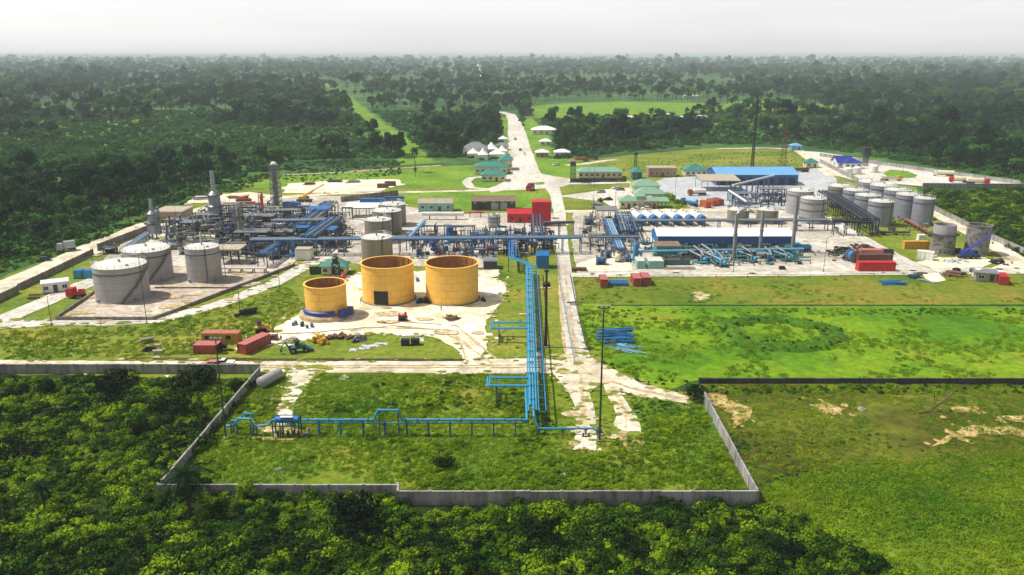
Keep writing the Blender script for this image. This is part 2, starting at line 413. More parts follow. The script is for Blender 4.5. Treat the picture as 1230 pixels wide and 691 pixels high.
# vegetated zones
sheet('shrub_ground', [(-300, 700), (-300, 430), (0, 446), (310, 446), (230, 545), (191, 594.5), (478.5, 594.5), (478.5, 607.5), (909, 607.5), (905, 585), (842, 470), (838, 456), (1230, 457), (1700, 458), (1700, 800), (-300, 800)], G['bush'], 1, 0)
sheet('compound_lawn', [(-500, 440), (-60, 440), (-100, 400), (0, 334), (110, 292), (180, 262), (250, 240), (300, 216), (345, 209), (480, 201), (600, 197), (605, 192), (640, 190), (700, 192), (850, 178), (955, 180), (985, 200), (1010, 215), (1100, 225), (1120, 255), (1190, 290), (1240, 316), (1330, 365), (700, 460), (500, 460)], G['yard'], 2, 1.2)
sheet('lawn', [(478, 226), (478, 205), (540, 200), (600, 196), (606, 205), (640, 226)], G['lawn'], 3, .5)
sheet('lawn', [(300, 226), (330, 210), (478, 204), (478, 226), (420, 232)], G['lawn'], 3, 1)
sheet('lawn', [(470, 242), (480, 232), (640, 229), (668, 236), (668, 250), (560, 252)], G['lawn'], 3, .6)
sheet('lawn', [(690, 214), (692, 207), (700, 198), (850, 183), (960, 184), (960, 205), (800, 213)], G['yard'], 3, .5)
sheet('lawn', [(640, 210), (645, 192), (700, 190), (700, 214)], G['lawn'], 3, .5)
sheet('dry_meadow', [(690, 372), (690, 333), (1100, 331), (1330, 330), (1330, 368), (960, 367)], G['strip'], 3, .6)
sheet('meadow', [(692, 366), (1500, 366), (1500, 458), (838, 456), (800, 470), (730, 440), (700, 400)], G['meadow'], 4, .6)
sheet('scrubland', [(842, 460), (1230, 460), (1500, 461), (1500, 640), (1230, 560), (1000, 560), (905, 585), (860, 500)], G['scrub'], 4, 3)
sheet('weedy_ground', [(911, 611), (905, 590), (1000, 556), (1500, 540), (1600, 800), (1060, 800), (1000, 650)], G['green'], 3, 3)
sheet('compound_grass', [(312, 448), (560, 447), (690, 448), (790, 470), (838, 470), (905, 588), (480, 598), (478, 588), (195, 590), (240, 530)], G['inner'], 4, .6)
sheet('yard_grass', [(-200, 436), (-150, 400), (0, 398), (110, 392), (190, 388), (270, 370), (340, 340), (400, 302), (430, 292), (690, 300), (690, 435), (560, 436)], G['yard'], 4, .5)
# worn bare ground
sheet('gravel_yard', [(120, 318), (150, 292), (205, 264), (262, 240), (330, 236), (425, 236), (470, 243), (520, 256), (672, 256), (672, 296), (600, 300), (580, 322), (430, 318), (380, 300), (340, 320), (270, 322)], G['plant'], 5, 1.2, blots=40, bsize=2.5)
sheet('gravel_yard', [(688, 256), (830, 252), (985, 256), (1010, 270), (1048, 295), (1092, 320), (1094, 329), (694, 332), (687, 290)], G['plant'], 5, .6, blots=30, bsize=1.5)
sheet('tank_bund_slab', [(74, 382), (120, 349), (150, 325), (250, 318), (352, 318), (300, 342), (225, 366), (184, 381)], G['slab'], 6, 0)
sheet('sand_apron', [(296, 421), (318, 402), (330, 393), (368, 372), (395, 345), (425, 328), (598, 324), (606, 345), (606, 360), (588, 385), (584, 410), (582, 440), (556, 438), (548, 415), (520, 405), (470, 402), (400, 404), (340, 412)], G['sand'], 5, 1.6, blots=70, bsize=1.2)
sheet('paved_yard', [(800, 214), (870, 210), (950, 208), (988, 200), (1004, 214), (1012, 236), (985, 252), (930, 252), (830, 250), (800, 232), (770, 225)], G['wet'], 5, .6)
sheet('paved_yard', [(672, 236), (742, 226), (770, 226), (800, 240), (740, 252), (725, 243)], G['road'], 6, .4)
sheet('truck_park', [(955, 181), (985, 183), (1090, 199), (1225, 220), (1240, 225), (1110, 224), (1030, 218), (1006, 212), (985, 198)], G['road'], 5, .5)
sheet('lawn', [(1060, 208), (1070, 204), (1090, 206), (1102, 211), (1098, 214), (1080, 214), (1066, 212)], G['lawn'], 7, .2)
sheet('dirt_patch', [(340, 232), (345, 221), (430, 216), (478, 216), (486, 222), (455, 230), (400, 232)], G['sand'], 6, 1.2, blots=10)
sheet('dirt_patch', [(222, 244), (235, 236), (300, 231), (335, 236), (300, 243)], G['sand'], 6, 1)
# perimeter track, left
strip('perimeter_track', [(-80, 385), (0, 347), (50, 326), (110, 299), (180, 271), (250, 250), (330, 238), (400, 233), (480, 231.5), (560, 229.5), (640, 227.5)], [11, 11, 11, 12, 12, 9, 7, 6, 5, 5, 5], G['track'], 6, .5, 15)
strip('forest_track', [(340, 210.5), (420, 207), (480, 202.5), (530, 199)], 3, G['track'], 6, .3)
# plant roads
strip('plant_road', [(-60, 397), (0, 391), (60, 388), (130, 388), (190, 385), (262, 367), (330, 340), (378, 314), (402, 300), (422, 290), (440, 283)], [7, 7, 5.5, 5, 5.5, 5.5, 5.5, 6, 7, 7, 6], G['road'], 7, .25)
strip('plant_road', [(-40, 402), (10, 382), (52, 364), (95, 345), (120, 335)], 7, G['road'], 8, .3)
strip('cross_road', [(-300, 438), (0, 439.5), (200, 440), (400, 441), (560, 441), (690, 440)], [6, 6, 6, 6.5, 8.5, 9], G['track'], 7, .6, 20)
strip('branch_track', [(368, 443), (356, 462), (345, 485), (338, 508), (322, 520)], [8, 4.5, 3, 3.5, 2.5], G['track'], 8, .35, 0)
sheet('junction', [(662, 445), (672, 430), (700, 425), (722, 436), (770, 462), (832, 478), (828, 486), (770, 478), (745, 470), (766, 505), (770, 522), (734, 526), (742, 500), (724, 462), (708, 470), (716, 505), (716, 542), (690, 540), (692, 500), (684, 470)], G['track'], 9, .5, blots=30, bsize=.6)
sheet('dirt_patch', [(742, 524), (772, 520), (775, 540), (758, 546), (748, 536)], G['dirt'], 9, .5)
strip('central_road', [(697, 440), (688, 403), (681, 354), (677, 310), (675, 288), (672, 256), (668, 236), (662, 222), (640, 214)], [5.2, 5, 4.6, 4.4, 4.4, 5, 5.5, 8, 10], G['road'], 8, .2)
sheet('entrance_plaza', [(604, 220), (606, 212), (616, 208), (620, 196), (640, 196), (646, 208), (664, 212), (684, 215), (690, 220), (676, 225), (640, 228), (606, 229), (590, 232), (586, 227)], G['road'], 9, .3)
sheet('kerbed_island', [(642, 220), (653, 219), (654, 222), (644, 222.6)], G['lawn'], 11, .1)
strip('entrance_road', [(632, 212), (628, 196), (624, 178), (621, 160), (618, 146), (613, 138), (601, 134.5)], [17, 17, 16, 15.5, 13, 11, 9], G['road'], 8, .5)
strip('far_road', [(580, 100), (577, 88), (574, 78), (572, 74)], 8, G['road'], 6, .5)
strip('side_road', [(672, 221), (720, 220.5), (758, 219)], 6.5, G['road'], 8, .2)
strip('side_road', [(668, 237), (720, 234.5), (738, 234)], 4, G['road'], 9, .2)
strip('gatehouse_drive', [(586, 228), (566, 226), (560, 219), (566, 214), (580, 213)], 5, G['road'], 10, .3)
strip('plant_street', [(676, 254.5), (760, 254), (830, 252.5), (920, 252), (1000, 262)], [5.5, 5.5, 5.5, 5, 5], G['track'], 8, .3)
strip('plant_street', [(684, 331), (760, 330.5), (900, 330), (1010, 329), (1096, 327), (1180, 326), (1260, 326)], [5, 5, 5, 5, 7, 7, 8], G['road'], 9, .25)
strip('plant_street', [(1004, 267), (1022, 279), (1048, 294), (1074, 308), (1098, 321), (1112, 326)], [4.5, 5, 5, 5.5, 6, 7], G['road'], 10, .3)
strip('perimeter_track', [(1100, 245), (1122, 257), (1155, 275), (1190, 293), (1216, 309), (1222, 318), (1205, 325)], [5, 5, 6, 7, 7, 7, 7], G['track'], 10, .4)
strip('side_road', [(680, 199), (700, 197.5), (730, 193), (740, 192)], 5, G['track'], 7, .3)
strip('forest_track', [(860, 179), (920, 178), (958, 180), (985, 200), (1000, 212)], [5, 6, 7, 7, 7], G['track'], 7, .4)
sheet('dirt_patch', [(1108, 329), (1128, 330), (1136, 338), (1122, 340), (1112, 336)], G['sand'], 10, .4)
sheet('dirt_patch', [(1100, 316), (1120, 310), (1165, 310), (1200, 313), (1180, 322), (1120, 323)], G['sand'], 7, .8, blots=12)
sheet('dirt_patch', [(847, 474), (862, 474), (880, 484), (902, 492), (900, 504), (886, 512), (876, 512), (880, 500), (862, 488), (848, 482)], G['dirt'], 9, 1, blots=14, bsize=.8)
sheet('dirt_patch', [(976, 486), (1000, 484), (1012, 492), (1008, 500), (985, 496)], G['dirt'], 9, 1.2, blots=14, bsize=.8)
sheet('dirt_patch', [(1112, 535), (1130, 522), (1170, 512), (1210, 512), (1232, 518), (1300, 522), (1300, 535), (1180, 524), (1140, 534)], G['dirt'], 9, 2, blots=24, bsize=1)
sheet('dirt_patch', [(1190, 500), (1230, 501), (1300, 504), (1300, 512), (1220, 509)], G['dirt'], 9, 1.5, blots=10, bsize=1)
sheet('dirt_patch', [(1140, 490), (1170, 490), (1175, 496), (1150, 496)], G['dirt'], 9, 1, blots=8, bsize=.8)
sheet('dirt_patch', [(318, 510), (350, 512), (372, 522), (352, 530), (316, 531), (300, 528)], G['dirt'], 9, .7, blots=14, bsize=.6)
sheet('dirt_patch', [(715, 310), (752, 300), (760, 326), (692, 327), (692, 318)], G['sand'], 8, .5)
sheet('puddle', [(838, 354), (849, 355), (848, 359), (841, 361)], G['slab'], 8, .5)
sheet('drain_mud', [(150, 430), (310, 431), (560, 432), (556, 434.5), (310, 434), (150, 433)], G['mud'], 8, .3)
for px_, dx, nm in (([(0, 438.5), (200, 439), (400, 440), (560, 440), (660, 439)], 0, 'x'), ([(0, 441), (200, 441.5), (400, 442.5), (560, 442.5), (668, 442)], 0, 'x'),
        ([(680, 436), (676, 402), (672.5, 354), (671, 320)], 0, 'y'), ([(696, 436), (689, 402), (681.5, 354), (678, 320)], 0, 'y'), ([(697, 452), (700, 490), (703, 525)], 0, 'y'), ([(735, 466), (751, 494), (752, 515)], 0, 'y'),
        ([(702, 448), (760, 468), (815, 479)], 0, 'x'), ([(590, 436), (566, 420), (540, 398), (470, 392), (420, 398)], 0, 'x'), ([(596, 432), (574, 414), (548, 392), (470, 386)], 0, 'x'), ([(560, 434), (552, 410), (520, 396), (440, 394), (380, 400), (330, 402)], 0, 'x')):
    strip('wheel_rut', px_, .55, G['rut'], 11, .35)
# clearings in the forest
sheet('clearing', [(45, 150), (50, 142), (110, 139), (180, 141), (184, 150), (120, 153)], G['lawn'], 5, 5)
sheet('clearing', [(640, 142), (636, 128), (680, 124), (760, 122), (845, 124), (850, 135), (800, 142), (700, 143)], G['lawn'], 5, 5)
sheet('clearing', [(860, 150), (850, 128), (900, 120), (1000, 126), (1010, 145), (990, 158), (930, 165), (890, 160)], G['lawn'], 5, 6)
sheet('clearing', [(428, 136), (402, 112), (380, 96), (392, 96), (416, 112), (446, 136), (480, 160), (524, 196), (478, 200), (476, 192), (486, 186), (455, 160)], G['lawn'], 5, 5)
sheet('clearing', [(600, 194), (605, 160), (600, 138), (610, 140), (616, 165), (618, 194)], G['lawn'], 6, 2)
sheet('clearing', [(636, 192), (632, 165), (628, 140), (640, 142), (660, 165), (664, 190)], G['lawn'], 6, 2)
# mound ring in the meadow
def mound(name, cx, cy, rx, ry, wd, h, mat, n=90):
    c = P(cx, cy); b = B(); prof = [(-1, -.05), (-.6, .45), (-.2, .95), (.2, 1), (.6, .5), (1, -.05)]; vs = []
    for i in range(n):
        a = 2*pi*i/n; k = 1+.3*noise.noise(Vector((cos(a)*2.3, sin(a)*2.3, 3)))
        for q, z in prof:
            zz = h*z*(1+.5*noise.noise(Vector((cos(a)*5, sin(a)*5, q))))+.05
            vs.append((c.x+(rx*k+q*wd)*cos(a), c.y+(ry*k+q*wd)*sin(a), zz))
    m = len(prof); fs = [(i*m+j, ((i+1) % n)*m+j, ((i+1) % n)*m+j+1, i*m+j+1) for i in range(n) for j in range(m-1)]
    b.add(vs, fs); o = b.build(name, mat, None, True); o['kind'] = 'structure'
mound('mound', 937, 401, 12.5, 10.5, 3.2, 1.0, G['ring'])

# ================================================================ BUILDERS
def M_(y): return MPP(y)
def tank(x0, x1, yb, H, label, mat='tank', roof='tankroof', bands=1, stair=None, group=None, cat='storage tank'):
    """closed cylindrical tank standing with its near edge on row yb, between columns x0..x1"""
    D = (x1-x0)*M_(yb)*.985
    for _ in range(4): r = D/2; c = AT((x0+x1)/2, yb, r, H*.5); D = (x1-x0)*ZC(c.y, H*.5)*.985*cos(math.atan(((x0+x1)/2-615)/FPX))
    t = thing('storage_tank', label, cat, c, 0, group); n = 40
    B().lathe([(r+.25, 0), (r+.25, .35), (r, .36), (r, H)], n).build('shell', M[mat], t, True)
    B().lathe([(r+.06, H-.02), (r+.06, H+.1), (r-.1, H+.12), (r*.5, H+.12+r*.045), (.01, H+.12+r*.075)], n).build('roof', M[roof], t, True)
    for k in range(bands):
        z = H*(.82-.3*k)
        B().lathe([(r, z), (r+.12, z), (r+.12, z+.22), (r, z+.22)], n).build('wind_girder', M['dsteel'], t)
    ws = B()
    for i in range(1, int(H/1.9)+1): ws.lathe([(r+.0, 1.9*i-.04), (r+.03, 1.9*i-.04), (r+.03, 1.9*i+.04), (r+.0, 1.9*i+.04)], n)
    if int(H/1.9) > 0: ws.build('weld_seam', M['tankbrown' if mat != 'red' else 'red'], t)
    rl = B()
    for i in range(24):
        a = 2*pi*i/24; rl.cyl((r*.98*cos(a), r*.98*sin(a), H), (r*.98*cos(a), r*.98*sin(a), H+1.05), .05, 4)
    for z in (H+.55, H+1.05):
        pts = [(r*.98*cos(2*pi*i/24), r*.98*sin(2*pi*i/24), z) for i in range(25)]
        for i in range(24): rl.cyl(pts[i], pts[i+1], .04, 4, cap=False)
    rl.build('roof_rail', M['galv'], t)
    if stair:
        a0, a1 = stair; s = B(); st = B(); k = 22
        for i in range(k):
            a = a0+(a1-a0)*i/k; z = H*(i+.5)/k
            st.box((r+.45)*cos(a), (r+.45)*sin(a), z, .9, r*abs(a1-a0)/k*1.1, .1, a)
        pts = [((r+.9)*cos(a0+(a1-a0)*i/k), (r+.9)*sin(a0+(a1-a0)*i/k), H*i/k+1) for i in range(k+1)]
        for i in range(k): s.cyl(pts[i], pts[i+1], .06, 4); s.cyl(pts[i], (pts[i][0], pts[i][1], pts[i][2]-1), .04, 4)
        st.build('stair', M['dsteel'], t); s.build('stair_rail', M['dsteel'], t)
    else:
        a = -pi/2+.5; l = B()
        for q in (-.03, .03): l.cyl(((r+.15)*cos(a+q), (r+.15)*sin(a+q), .3), ((r+.15)*cos(a+q), (r+.15)*sin(a+q), H+1), .05, 4)
        for i in range(int(H/.6)): l.box((r+.15)*cos(a), (r+.15)*sin(a), .6*i+.5, .06, .06*r, .05, a)
        l.build('ladder', M['dsteel'], t)
    nz_ = B()
    for a, z in ((-pi/2-.6, .7), (-pi/2+.9, .8)):
        nz_.cyl((r*.98*cos(a), r*.98*sin(a), z), ((r+.7)*cos(a), (r+.7)*sin(a), z), .28, 8); nz_.cyl(((r+.6)*cos(a), (r+.6)*sin(a), z), ((r+.72)*cos(a), (r+.72)*sin(a), z), .42, 8)
    nz_.build('nozzle', M['steel'], t)
    v = B().cyl((0, 0, H+.1), (0, 0, H+1.1), .25, 8).cyl((0, 0, H+1.1), (0, 0, H+1.25), .45, 8).cyl((r*.5, -r*.45, H+.1), (r*.5, -r*.45, H+.7), .35, 8)
    v.build('roof_vent', M['steel'], t)
    return t
def open_tank(x0, x1, yb, H, label, mat='yellow', inner='rusty', courses=5, nplate=16, door=None, skirt=None, name='open_tank', drop=()):
    """tank under construction: every curved plate a part, rusty inside, no roof"""
    D = (x1-x0)*M_(yb)*.985
    for _ in range(4): r = D/2; c = AT((x0+x1)/2, yb, r, H*.5); D = (x1-x0)*ZC(c.y, H*.5)*.985*cos(math.atan(((x0+x1)/2-615)/FPX))
    t = thing(name, label, 'open tank', c)
    B().lathe([(r-.14, .05), (r-.14, H-.06), (r-.24, H-.06), (r-.24, .1), (.01, .1)], 48).build('inner_wall', M[inner], t, True)
    ch = H/courses; seg = 3
    for shift in (0, 1):
        b = B(); da = 2*pi/nplate; g = .025/r
        vs = []
        for rr in (r-.13, r):
            for z in (.02, ch-.035):
                for i in range(seg+1):
                    a = g+(da-2*g)*i/seg; vs.append((rr*cos(a), rr*sin(a), z))
        k = seg+1; fs = []
        for i in range(seg):
            fs += [(2*k+i, 2*k+i+1, 3*k+i+1, 3*k+i), (i+1, i, k+i, k+i+1), (k+i, 3*k+i, 3*k+i+1, k+i+1), (i, i+1, 2*k+i+1, 2*k+i)]
        fs += [(0, 2*k, 3*k, k), (seg, k+seg, 3*k+seg, 2*k+seg)]
        b.add(vs, fs)
        if shift == 0: me = b.mesh('shell_plate', M[mat], True)
    for j in range(courses):
        for i in range(nplate):
            if (j, i) in drop: continue
            o = link('shell_plate', me, t, (0, 0, j*ch), (0, 0, 2*pi/nplate*(i+.5*(j % 2))+.05))
            s = 1+random.uniform(-.0025, .0025); o.scale = (s, s, 1)
    B().lathe([(r-.02, H-.02), (r+.28, H-.02), (r+.28, H+.1), (r-.26, H+.1), (r-.26, H-.02)], 48).build('rim_ring', M[mat], t)
    st = B()
    for i in range(18):
        a = 2*pi*i/18; st.box((r-.34)*cos(a), (r-.34)*sin(a), H*.15, .18, .18, H*.83, a)
    st.build('inner_stiffener', M[inner], t)
    B().lathe([(r+.55, .0), (r+.55, .3), (r, .34)], 48).build('foundation_ring', M['concrete'], t)
    return t, r
def roofpanels(t, w, d, z, h, mat, x=0, y=0, over=.4, pw=4.0, corr=True):
    """pitched roof, ridge along x: every sheet a part"""
    n = max(2, round((w+2*over)/pw)); pw = (w+2*over)/n; sl = hypot(d/2+over, h*(d/2+over)/(d/2)); ang = atan2(h, d/2)
    b = B().box(0, sl/2, 0, pw-.05, sl, .07)
    for i in range(5): b.box(-pw/2+pw*(i+.5)/5, sl/2, .07, .14, sl, .07, 0)
    me = b.mesh('roof_panel', M[mat])
    for s in (-1, 1):
        for i in range(n):
            o = link('roof_panel', me, t, (x-w/2-over+pw*(i+.5), y+s*(d/2+over), z-over*h/(d/2)+random.uniform(0, .015)), (ang, 0, 0 if s < 0 else pi))
    B().box(x, y, z+h+.02, w+2*over+.05, .5, .12).build('ridge_cap', M[mat], t)
def monopanels(t, w, d, z0, z1, mat, pw=4.0, x=0, y=0, over=.4):
    n = max(2, round((w+2*over)/pw)); pw = (w+2*over)/n; D = d+2*over; ang = atan2(z1-z0, d); sl = D/cos(ang)
    b = B().box(0, sl/2, 0, pw-.05, sl, .08)
    for i in range(5): b.box(-pw/2+pw*(i+.5)/5, sl/2, .08, .14, sl, .07)
    me = b.mesh('roof_panel', M[mat])
    for i in range(n): link('roof_panel', me, t, (x-w/2-over+pw*(i+.5), y-d/2-over, z0+random.uniform(0, .015)), (ang, 0, 0))
def window(t, x, y, z, w, h, rot=0, label=None, frame='white'):
    f = B().box(0, -.02, 0, w+.16, .1, .1).box(0, -.02, h, w+.16, .1, .1).box(-w/2, -.02, 0, .1, .1, h).box(w/2, -.02, 0, .1, .1, h).box(0, -.02, 0, .06, .08, h)
    o = f.build('window', M[frame], t); o.location = (x, y, z); o.rotation_euler = (0, 0, rot)
    B().box(0, .03, .05, w, .04, h-.05).build('pane', M['glass'], o)
def house(px, py, w, d, h, rh, label, wall='cream', roof='groof', kind='hip', rot=0, win=4, door=1, name='building', cat='building', z=0, over=.6, pw=4, wframe='white'):
    c = AT(px, py, cos(rot)*d/2); c.x -= sin(rot)*d/2
    t = thing(name, label, cat, c, rot)
    bw = B().box(0, 0, 0, w, d, h)
    if kind == 'gable': bw.gable(w, d, h-.01, rh*.97)
    bw.build('wall', M[wall], t)
    B().box(0, 0, 0, w+.3, d+.3, .35).build('plinth', M['concrete'], t)
    if kind == 'hip': 
        B().hip(w+2*over, d+2*over, h-.1, rh).build('roof', M[roof], t)
        k = max(.5, w/2-d/2)
        B().box(0, 0, h-.1+rh-.04, 2*k, .35, .12).build('ridge_cap', M[roof], t)
    elif kind == 'gable': roofpanels(t, w, d, h, rh, roof, over=over, pw=pw)
    elif kind == 'flat': B().box(0, 0, h+.002, w+2*over, d+2*over, rh).box(0, 0, h+rh, w*.96, d*.94, .04).build('roof', M[roof], t)
    elif kind == 'mono': monopanels(t, w, d, h+.05, h+rh, roof, pw=pw, over=over)
    if win:
        n = win+door; sp = w/n; di = n//2
        for i in range(n):
            x = -w/2+sp*(i+.5)
            if door and i == di:
                B().box(x, -d/2-.03, .3, 1.1, .1, 2.1).build('door', M['dsteel'], t)
            else: window(t, x, -d/2-.03, h*.36, min(1.5, sp*.55), min(1.3, h*.4), frame=wframe)
        for s in (-1, 1): window(t, s*(w/2+.03), 0, h*.36, min(1.5, d*.3), min(1.3, h*.4), s*pi/2, frame=wframe)
    return t
def shelter(px, py, w, d, h, label, roof='flat', mat='steel', rot=0, rise=.8, kind='flat', name='shelter', bays=3, cat='shelter', pw=4):
    c = AT(px, py, cos(rot)*d/2); c.x -= sin(rot)*d/2
    t = thing(name, label, cat, c, rot)
    for i in range(bays+1):
        for s in (-1, 1):
            B().box(-w/2+.15+(w-.3)*i/bays, s*(d/2-.15), 0, .25, .25, h).build('leg', M[mat], t)
    b = B()
    for s in (-1, 1): b.box(0, s*(d/2-.15), h-.35, w, .2, .33)
    for i in range(bays+1): b.box(-w/2+.15+(w-.3)*i/bays, 0, h-.3, .2, d-.5, .25)
    b.build('beam', M[mat], t)
    if kind == 'flat': B().box(0, 0, h, w+.6, d+.6, rise).build('roof', M[roof], t)
    elif kind == 'gable': roofpanels(t, w, d, h+.1, rise, roof, pw=pw)
    else: monopanels(t, w, d, h+.05, h+rise, roof, pw=pw)
    return t
def container(px, py, label, mat='cred', L_=6.06, rot=0, W_=2.44, H_=2.59, roof=None, z=0, name='shipping_container', open_=False, group=None, dx=0, dy=0):
    """front-bottom centre of the near face at (px,py); long axis along local x"""
    c = P(px, py); c.x += dx; c.y += dy; c.z = z
    t = thing(name, label, 'container', c, rot, group)
    n = int(L_/.3); vs = []; fs = []
    for s in (-1, 1):
        o = len(vs)
        for i in range(n+1):
            x = -L_/2+.1+(L_-.2)*i/n; y = s*(W_/2-(.06 if i % 4 in (0, 1) else 0.0)); vs += [(x, y, .12), (x, y, H_-.1)]
        for i in range(n): fs.append((o+2*i, o+2*i+2, o+2*i+3, o+2*i+1) if s < 0 else (o+2*i+2, o+2*i, o+2*i+1, o+2*i+3))
    b = B().add(vs, fs); b.box(0, 0, .1, L_-.15, W_-.15, .06)
    if not open_: b.box(-L_/2+.12, 0, .12, .05, W_-.2, H_-.24)
    b.build('side_wall', M[mat], t)
    f = B()
    for a in (-1, 1):
        for c_ in (-1, 1): f.box(a*(L_/2-.07), c_*(W_/2-.05), 0, .16, .16, H_)
        f.box(a*(L_/2-.07), 0, 0, .14, W_-.2, .14).box(a*(L_/2-.07), 0, H_-.13, .14, W_-.2, .12)
        f.box(0, a*(W_/2-.05), 0, L_-.2, .12, .14).box(0, a*(W_/2-.05), H_-.13, L_-.2, .12, .12)
    f.build('frame', M[mat], t)
    r = B().box(0, 0, H_-.05, L_-.1, W_-.1, .05)
    for i in range(int(L_/.6)): r.box(-L_/2+.5+.6*i, 0, H_, .25, W_-.4, .035)
    r.build('roof', M[roof or mat], t)
    if not open_:
        for s in (-1, 1):
            dd = B().box(L_/2-.04, s*.56, .16, .06, 1.08, H_-.32).build('door', M[mat], t)
            B().cyl((L_/2+.03, s*.3, .2), (L_/2+.03, s*.3, H_-.25), .03, 5).cyl((L_/2+.03, s*.8, .2), (L_/2+.03, s*.8, H_-.25), .03, 5).build('lock_bar', M['galv'], dd)
    return t
def wall(name, label, A, Bp, h, mat='cwall', plen=5.0, th=.22, pillar=True, cat='wall', jit=.02):
    a, b_ = P(*A), P(*Bp); d = b_-a; n = max(1, round(d.length/plen)); pl = d.length/n
    t = thing(name, label, cat, a, atan2(d.y, d.x))
    me = B().box(0, 0, 0, pl-.08, th, h-.12).box(0, 0, h-.12, pl-.04, th+.1, .12).mesh('panel', M[mat])
    mp = B().box(0, 0, 0, .3, th+.14, h+.06).mesh('pillar', M[mat])
    for i in range(n):
        link('panel', me, t, (pl*(i+.5), random.uniform(-jit, jit), random.uniform(-jit*2, jit)-.02), (0, 0, random.uniform(-.003, .003)))
    if pillar:
        for i in range(n+1): link('pillar', mp, t, (pl*i, 0, 0))
    return t
def fence(name, label, pts, h=2.0, sp=4, mat='dsteel', rails=3, cat='fence'):
    w_ = [P(*p) for p in pts]; t = thing(name, label, cat, w_[0]); o = w_[0]
    mp = B().box(0, 0, 0, .12, .12, h).mesh('post', M[mat]); r = B()
    for i in range(len(w_)-1):
        d = w_[i+1]-w_[i]; n = max(1, int(d.length/sp))
        for k in range(n): link('post', mp, t, w_[i]-o+d*(k/n))
        for q in range(rails):
            z = h*(q+1)/rails-.1; e = Vector((0, 0, z)); r.cyl(w_[i]-o+e, w_[i+1]-o+e, .045, 4)
    r.build('rail', M[mat], t)
    return t
def pole(px, py, h, r, label, mat='dsteel', lamp=1, name='lamp_post', cat='lamp post'):
    t = thing(name, label, cat, P(px, py))
    B().cyl((0, 0, 0), (0, 0, h), r, 8, r*.6).build('shaft', M[mat], t)
    B().box(0, 0, 0, r*5, r*5, .3).build('base', M['concrete'], t)
    if lamp == 1:
        B().cyl((0, 0, h-.1), (1.1, 0, h+.35), .05, 5).build('arm', M[mat], t); B().box(1.3, 0, h+.28, .8, .3, .15).build('lamp', M['galv'], t)
    elif lamp == 2:
        B().box(0, 0, h-.2, 2, .15, .15).build('crossarm', M[mat], t)
        for s in (-1, 0, 1): B().box(s*.8, -.15, h-.05, .5, .3, .4).build('lamp', M['galv'], t)
    return t
def rack(label, A, Bp, wd, h, sp, pipes, mat='dsteel', name='pipe_rack', deck=True, y0=0, group=None, off=0):
    """pipe rack from pixel A to pixel B (both on the ground); pipes: (offset across, radius, material, height above beam)"""
    a, b_ = P(*A), P(*Bp); d = b_-a; ln = d.length; n = max(1, round(ln/sp))
    t = thing(name, label, 'pipe rack', a, atan2(d.y, d.x), group)
    ml = B().box(0, 0, 0, .28, .28, h).mesh('leg', M[mat]); mb = B().box(0, 0, h-.3, .24, wd-.3, .28).mesh('beam', M[mat])
    for i in range(n+1):
        x = ln*i/n
        for s in (-1, 1): link('leg', ml, t, (x, s*wd/2, 0))
        link('beam', mb, t, (x, 0, 0))
    if deck:
        for s in (-1, 1): B().box(ln/2, s*wd/2, h+.0, ln, .18, .26).build('girder', M[mat], t)
    for o, r, mt, z in pipes:
        B().cyl((-.5, o, h+z+r), (ln+.5, o, h+z+r), r, 8).build('pipe', M[mt], t, True)
    return t
def hvessel(px, py, L_, r, label, mat='tank', rot=0, z=1.4, name='horizontal_vessel', smat='dsteel', cat='vessel', group=None, loc=None):
    c = P(px, py) if loc is None else Vector(loc); t = thing(name, label, cat, c, rot, group)
    B().drum((-L_/2, 0, z+r), (L_/2, 0, z+r), r).build('shell', M[mat], t, True)
    for s in (-1, 1): B().box(s*L_*.32, 0, 0, .35, r*1.5, z+r*.55).build('saddle', M[smat], t)
    if name != 'lying_tank': B().cyl((0, 0, z+2*r-.1), (0, 0, z+2*r+.6), .22, 8).cyl((L_*.25, 0, z+2*r-.1), (L_*.25, 0, z+2*r+.45), .3, 8).build('nozzle', M['steel'], t)
    return t
def column(px, py, H, r, label, mat='steel', plats=2, pm='dsteel', name='process_column', cat='column', group=None, loc=None):
    c = P(px, py) if loc is None else Vector(loc); t = thing(name, label, cat, c, 0, group)
    B().lathe([(r*1.15, 0), (r*1.05, 1.2), (r, 1.25), (r, H-r*.5), (r*.85, H-r*.18), (r*.5, H-.03), (.01, H)], 16).build('shell', M[mat], t, True)
    for k in range(plats):
        z = H*(k+1)/(plats+.35); b = B().lathe([(r, z), (r+.9, z), (r+.9, z+.12), (r, z+.12)], 14)
        o = b.build('platform', M[pm], t); q = B()
        for i in range(10):
            a = 2*pi*i/10; q.cyl(((r+.85)*cos(a), (r+.85)*sin(a), z), ((r+.85)*cos(a), (r+.85)*sin(a), z+1.05), .04, 4)
            a2 = a+2*pi/10; q.cyl(((r+.85)*cos(a), (r+.85)*sin(a), z+1.05), ((r+.85)*cos(a2), (r+.85)*sin(a2), z+1.05), .04, 4)
        q.build('handrail', M[pm], o)
    l = B()
    for s in (-.22, .22): l.cyl((s, -r-.2, .2), (s, -r-.2, H*.95), .05, 4)
    for i in range(int(H/.7)): l.box(0, -r-.2, .4+.7*i, .44, .05, .05)
    l.build('ladder', M[pm], t)
    B().cyl((r*.6, 0, H-.2), (r*.6, 0, H+.8), .18, 7).tube([(0, 0, H-.1), (0, 0, H+.7), (-r-.6, 0, H+.7), (-r-.6, 0, 1)], .14, 6).build('overhead_pipe', M['steel'], t)
    return t
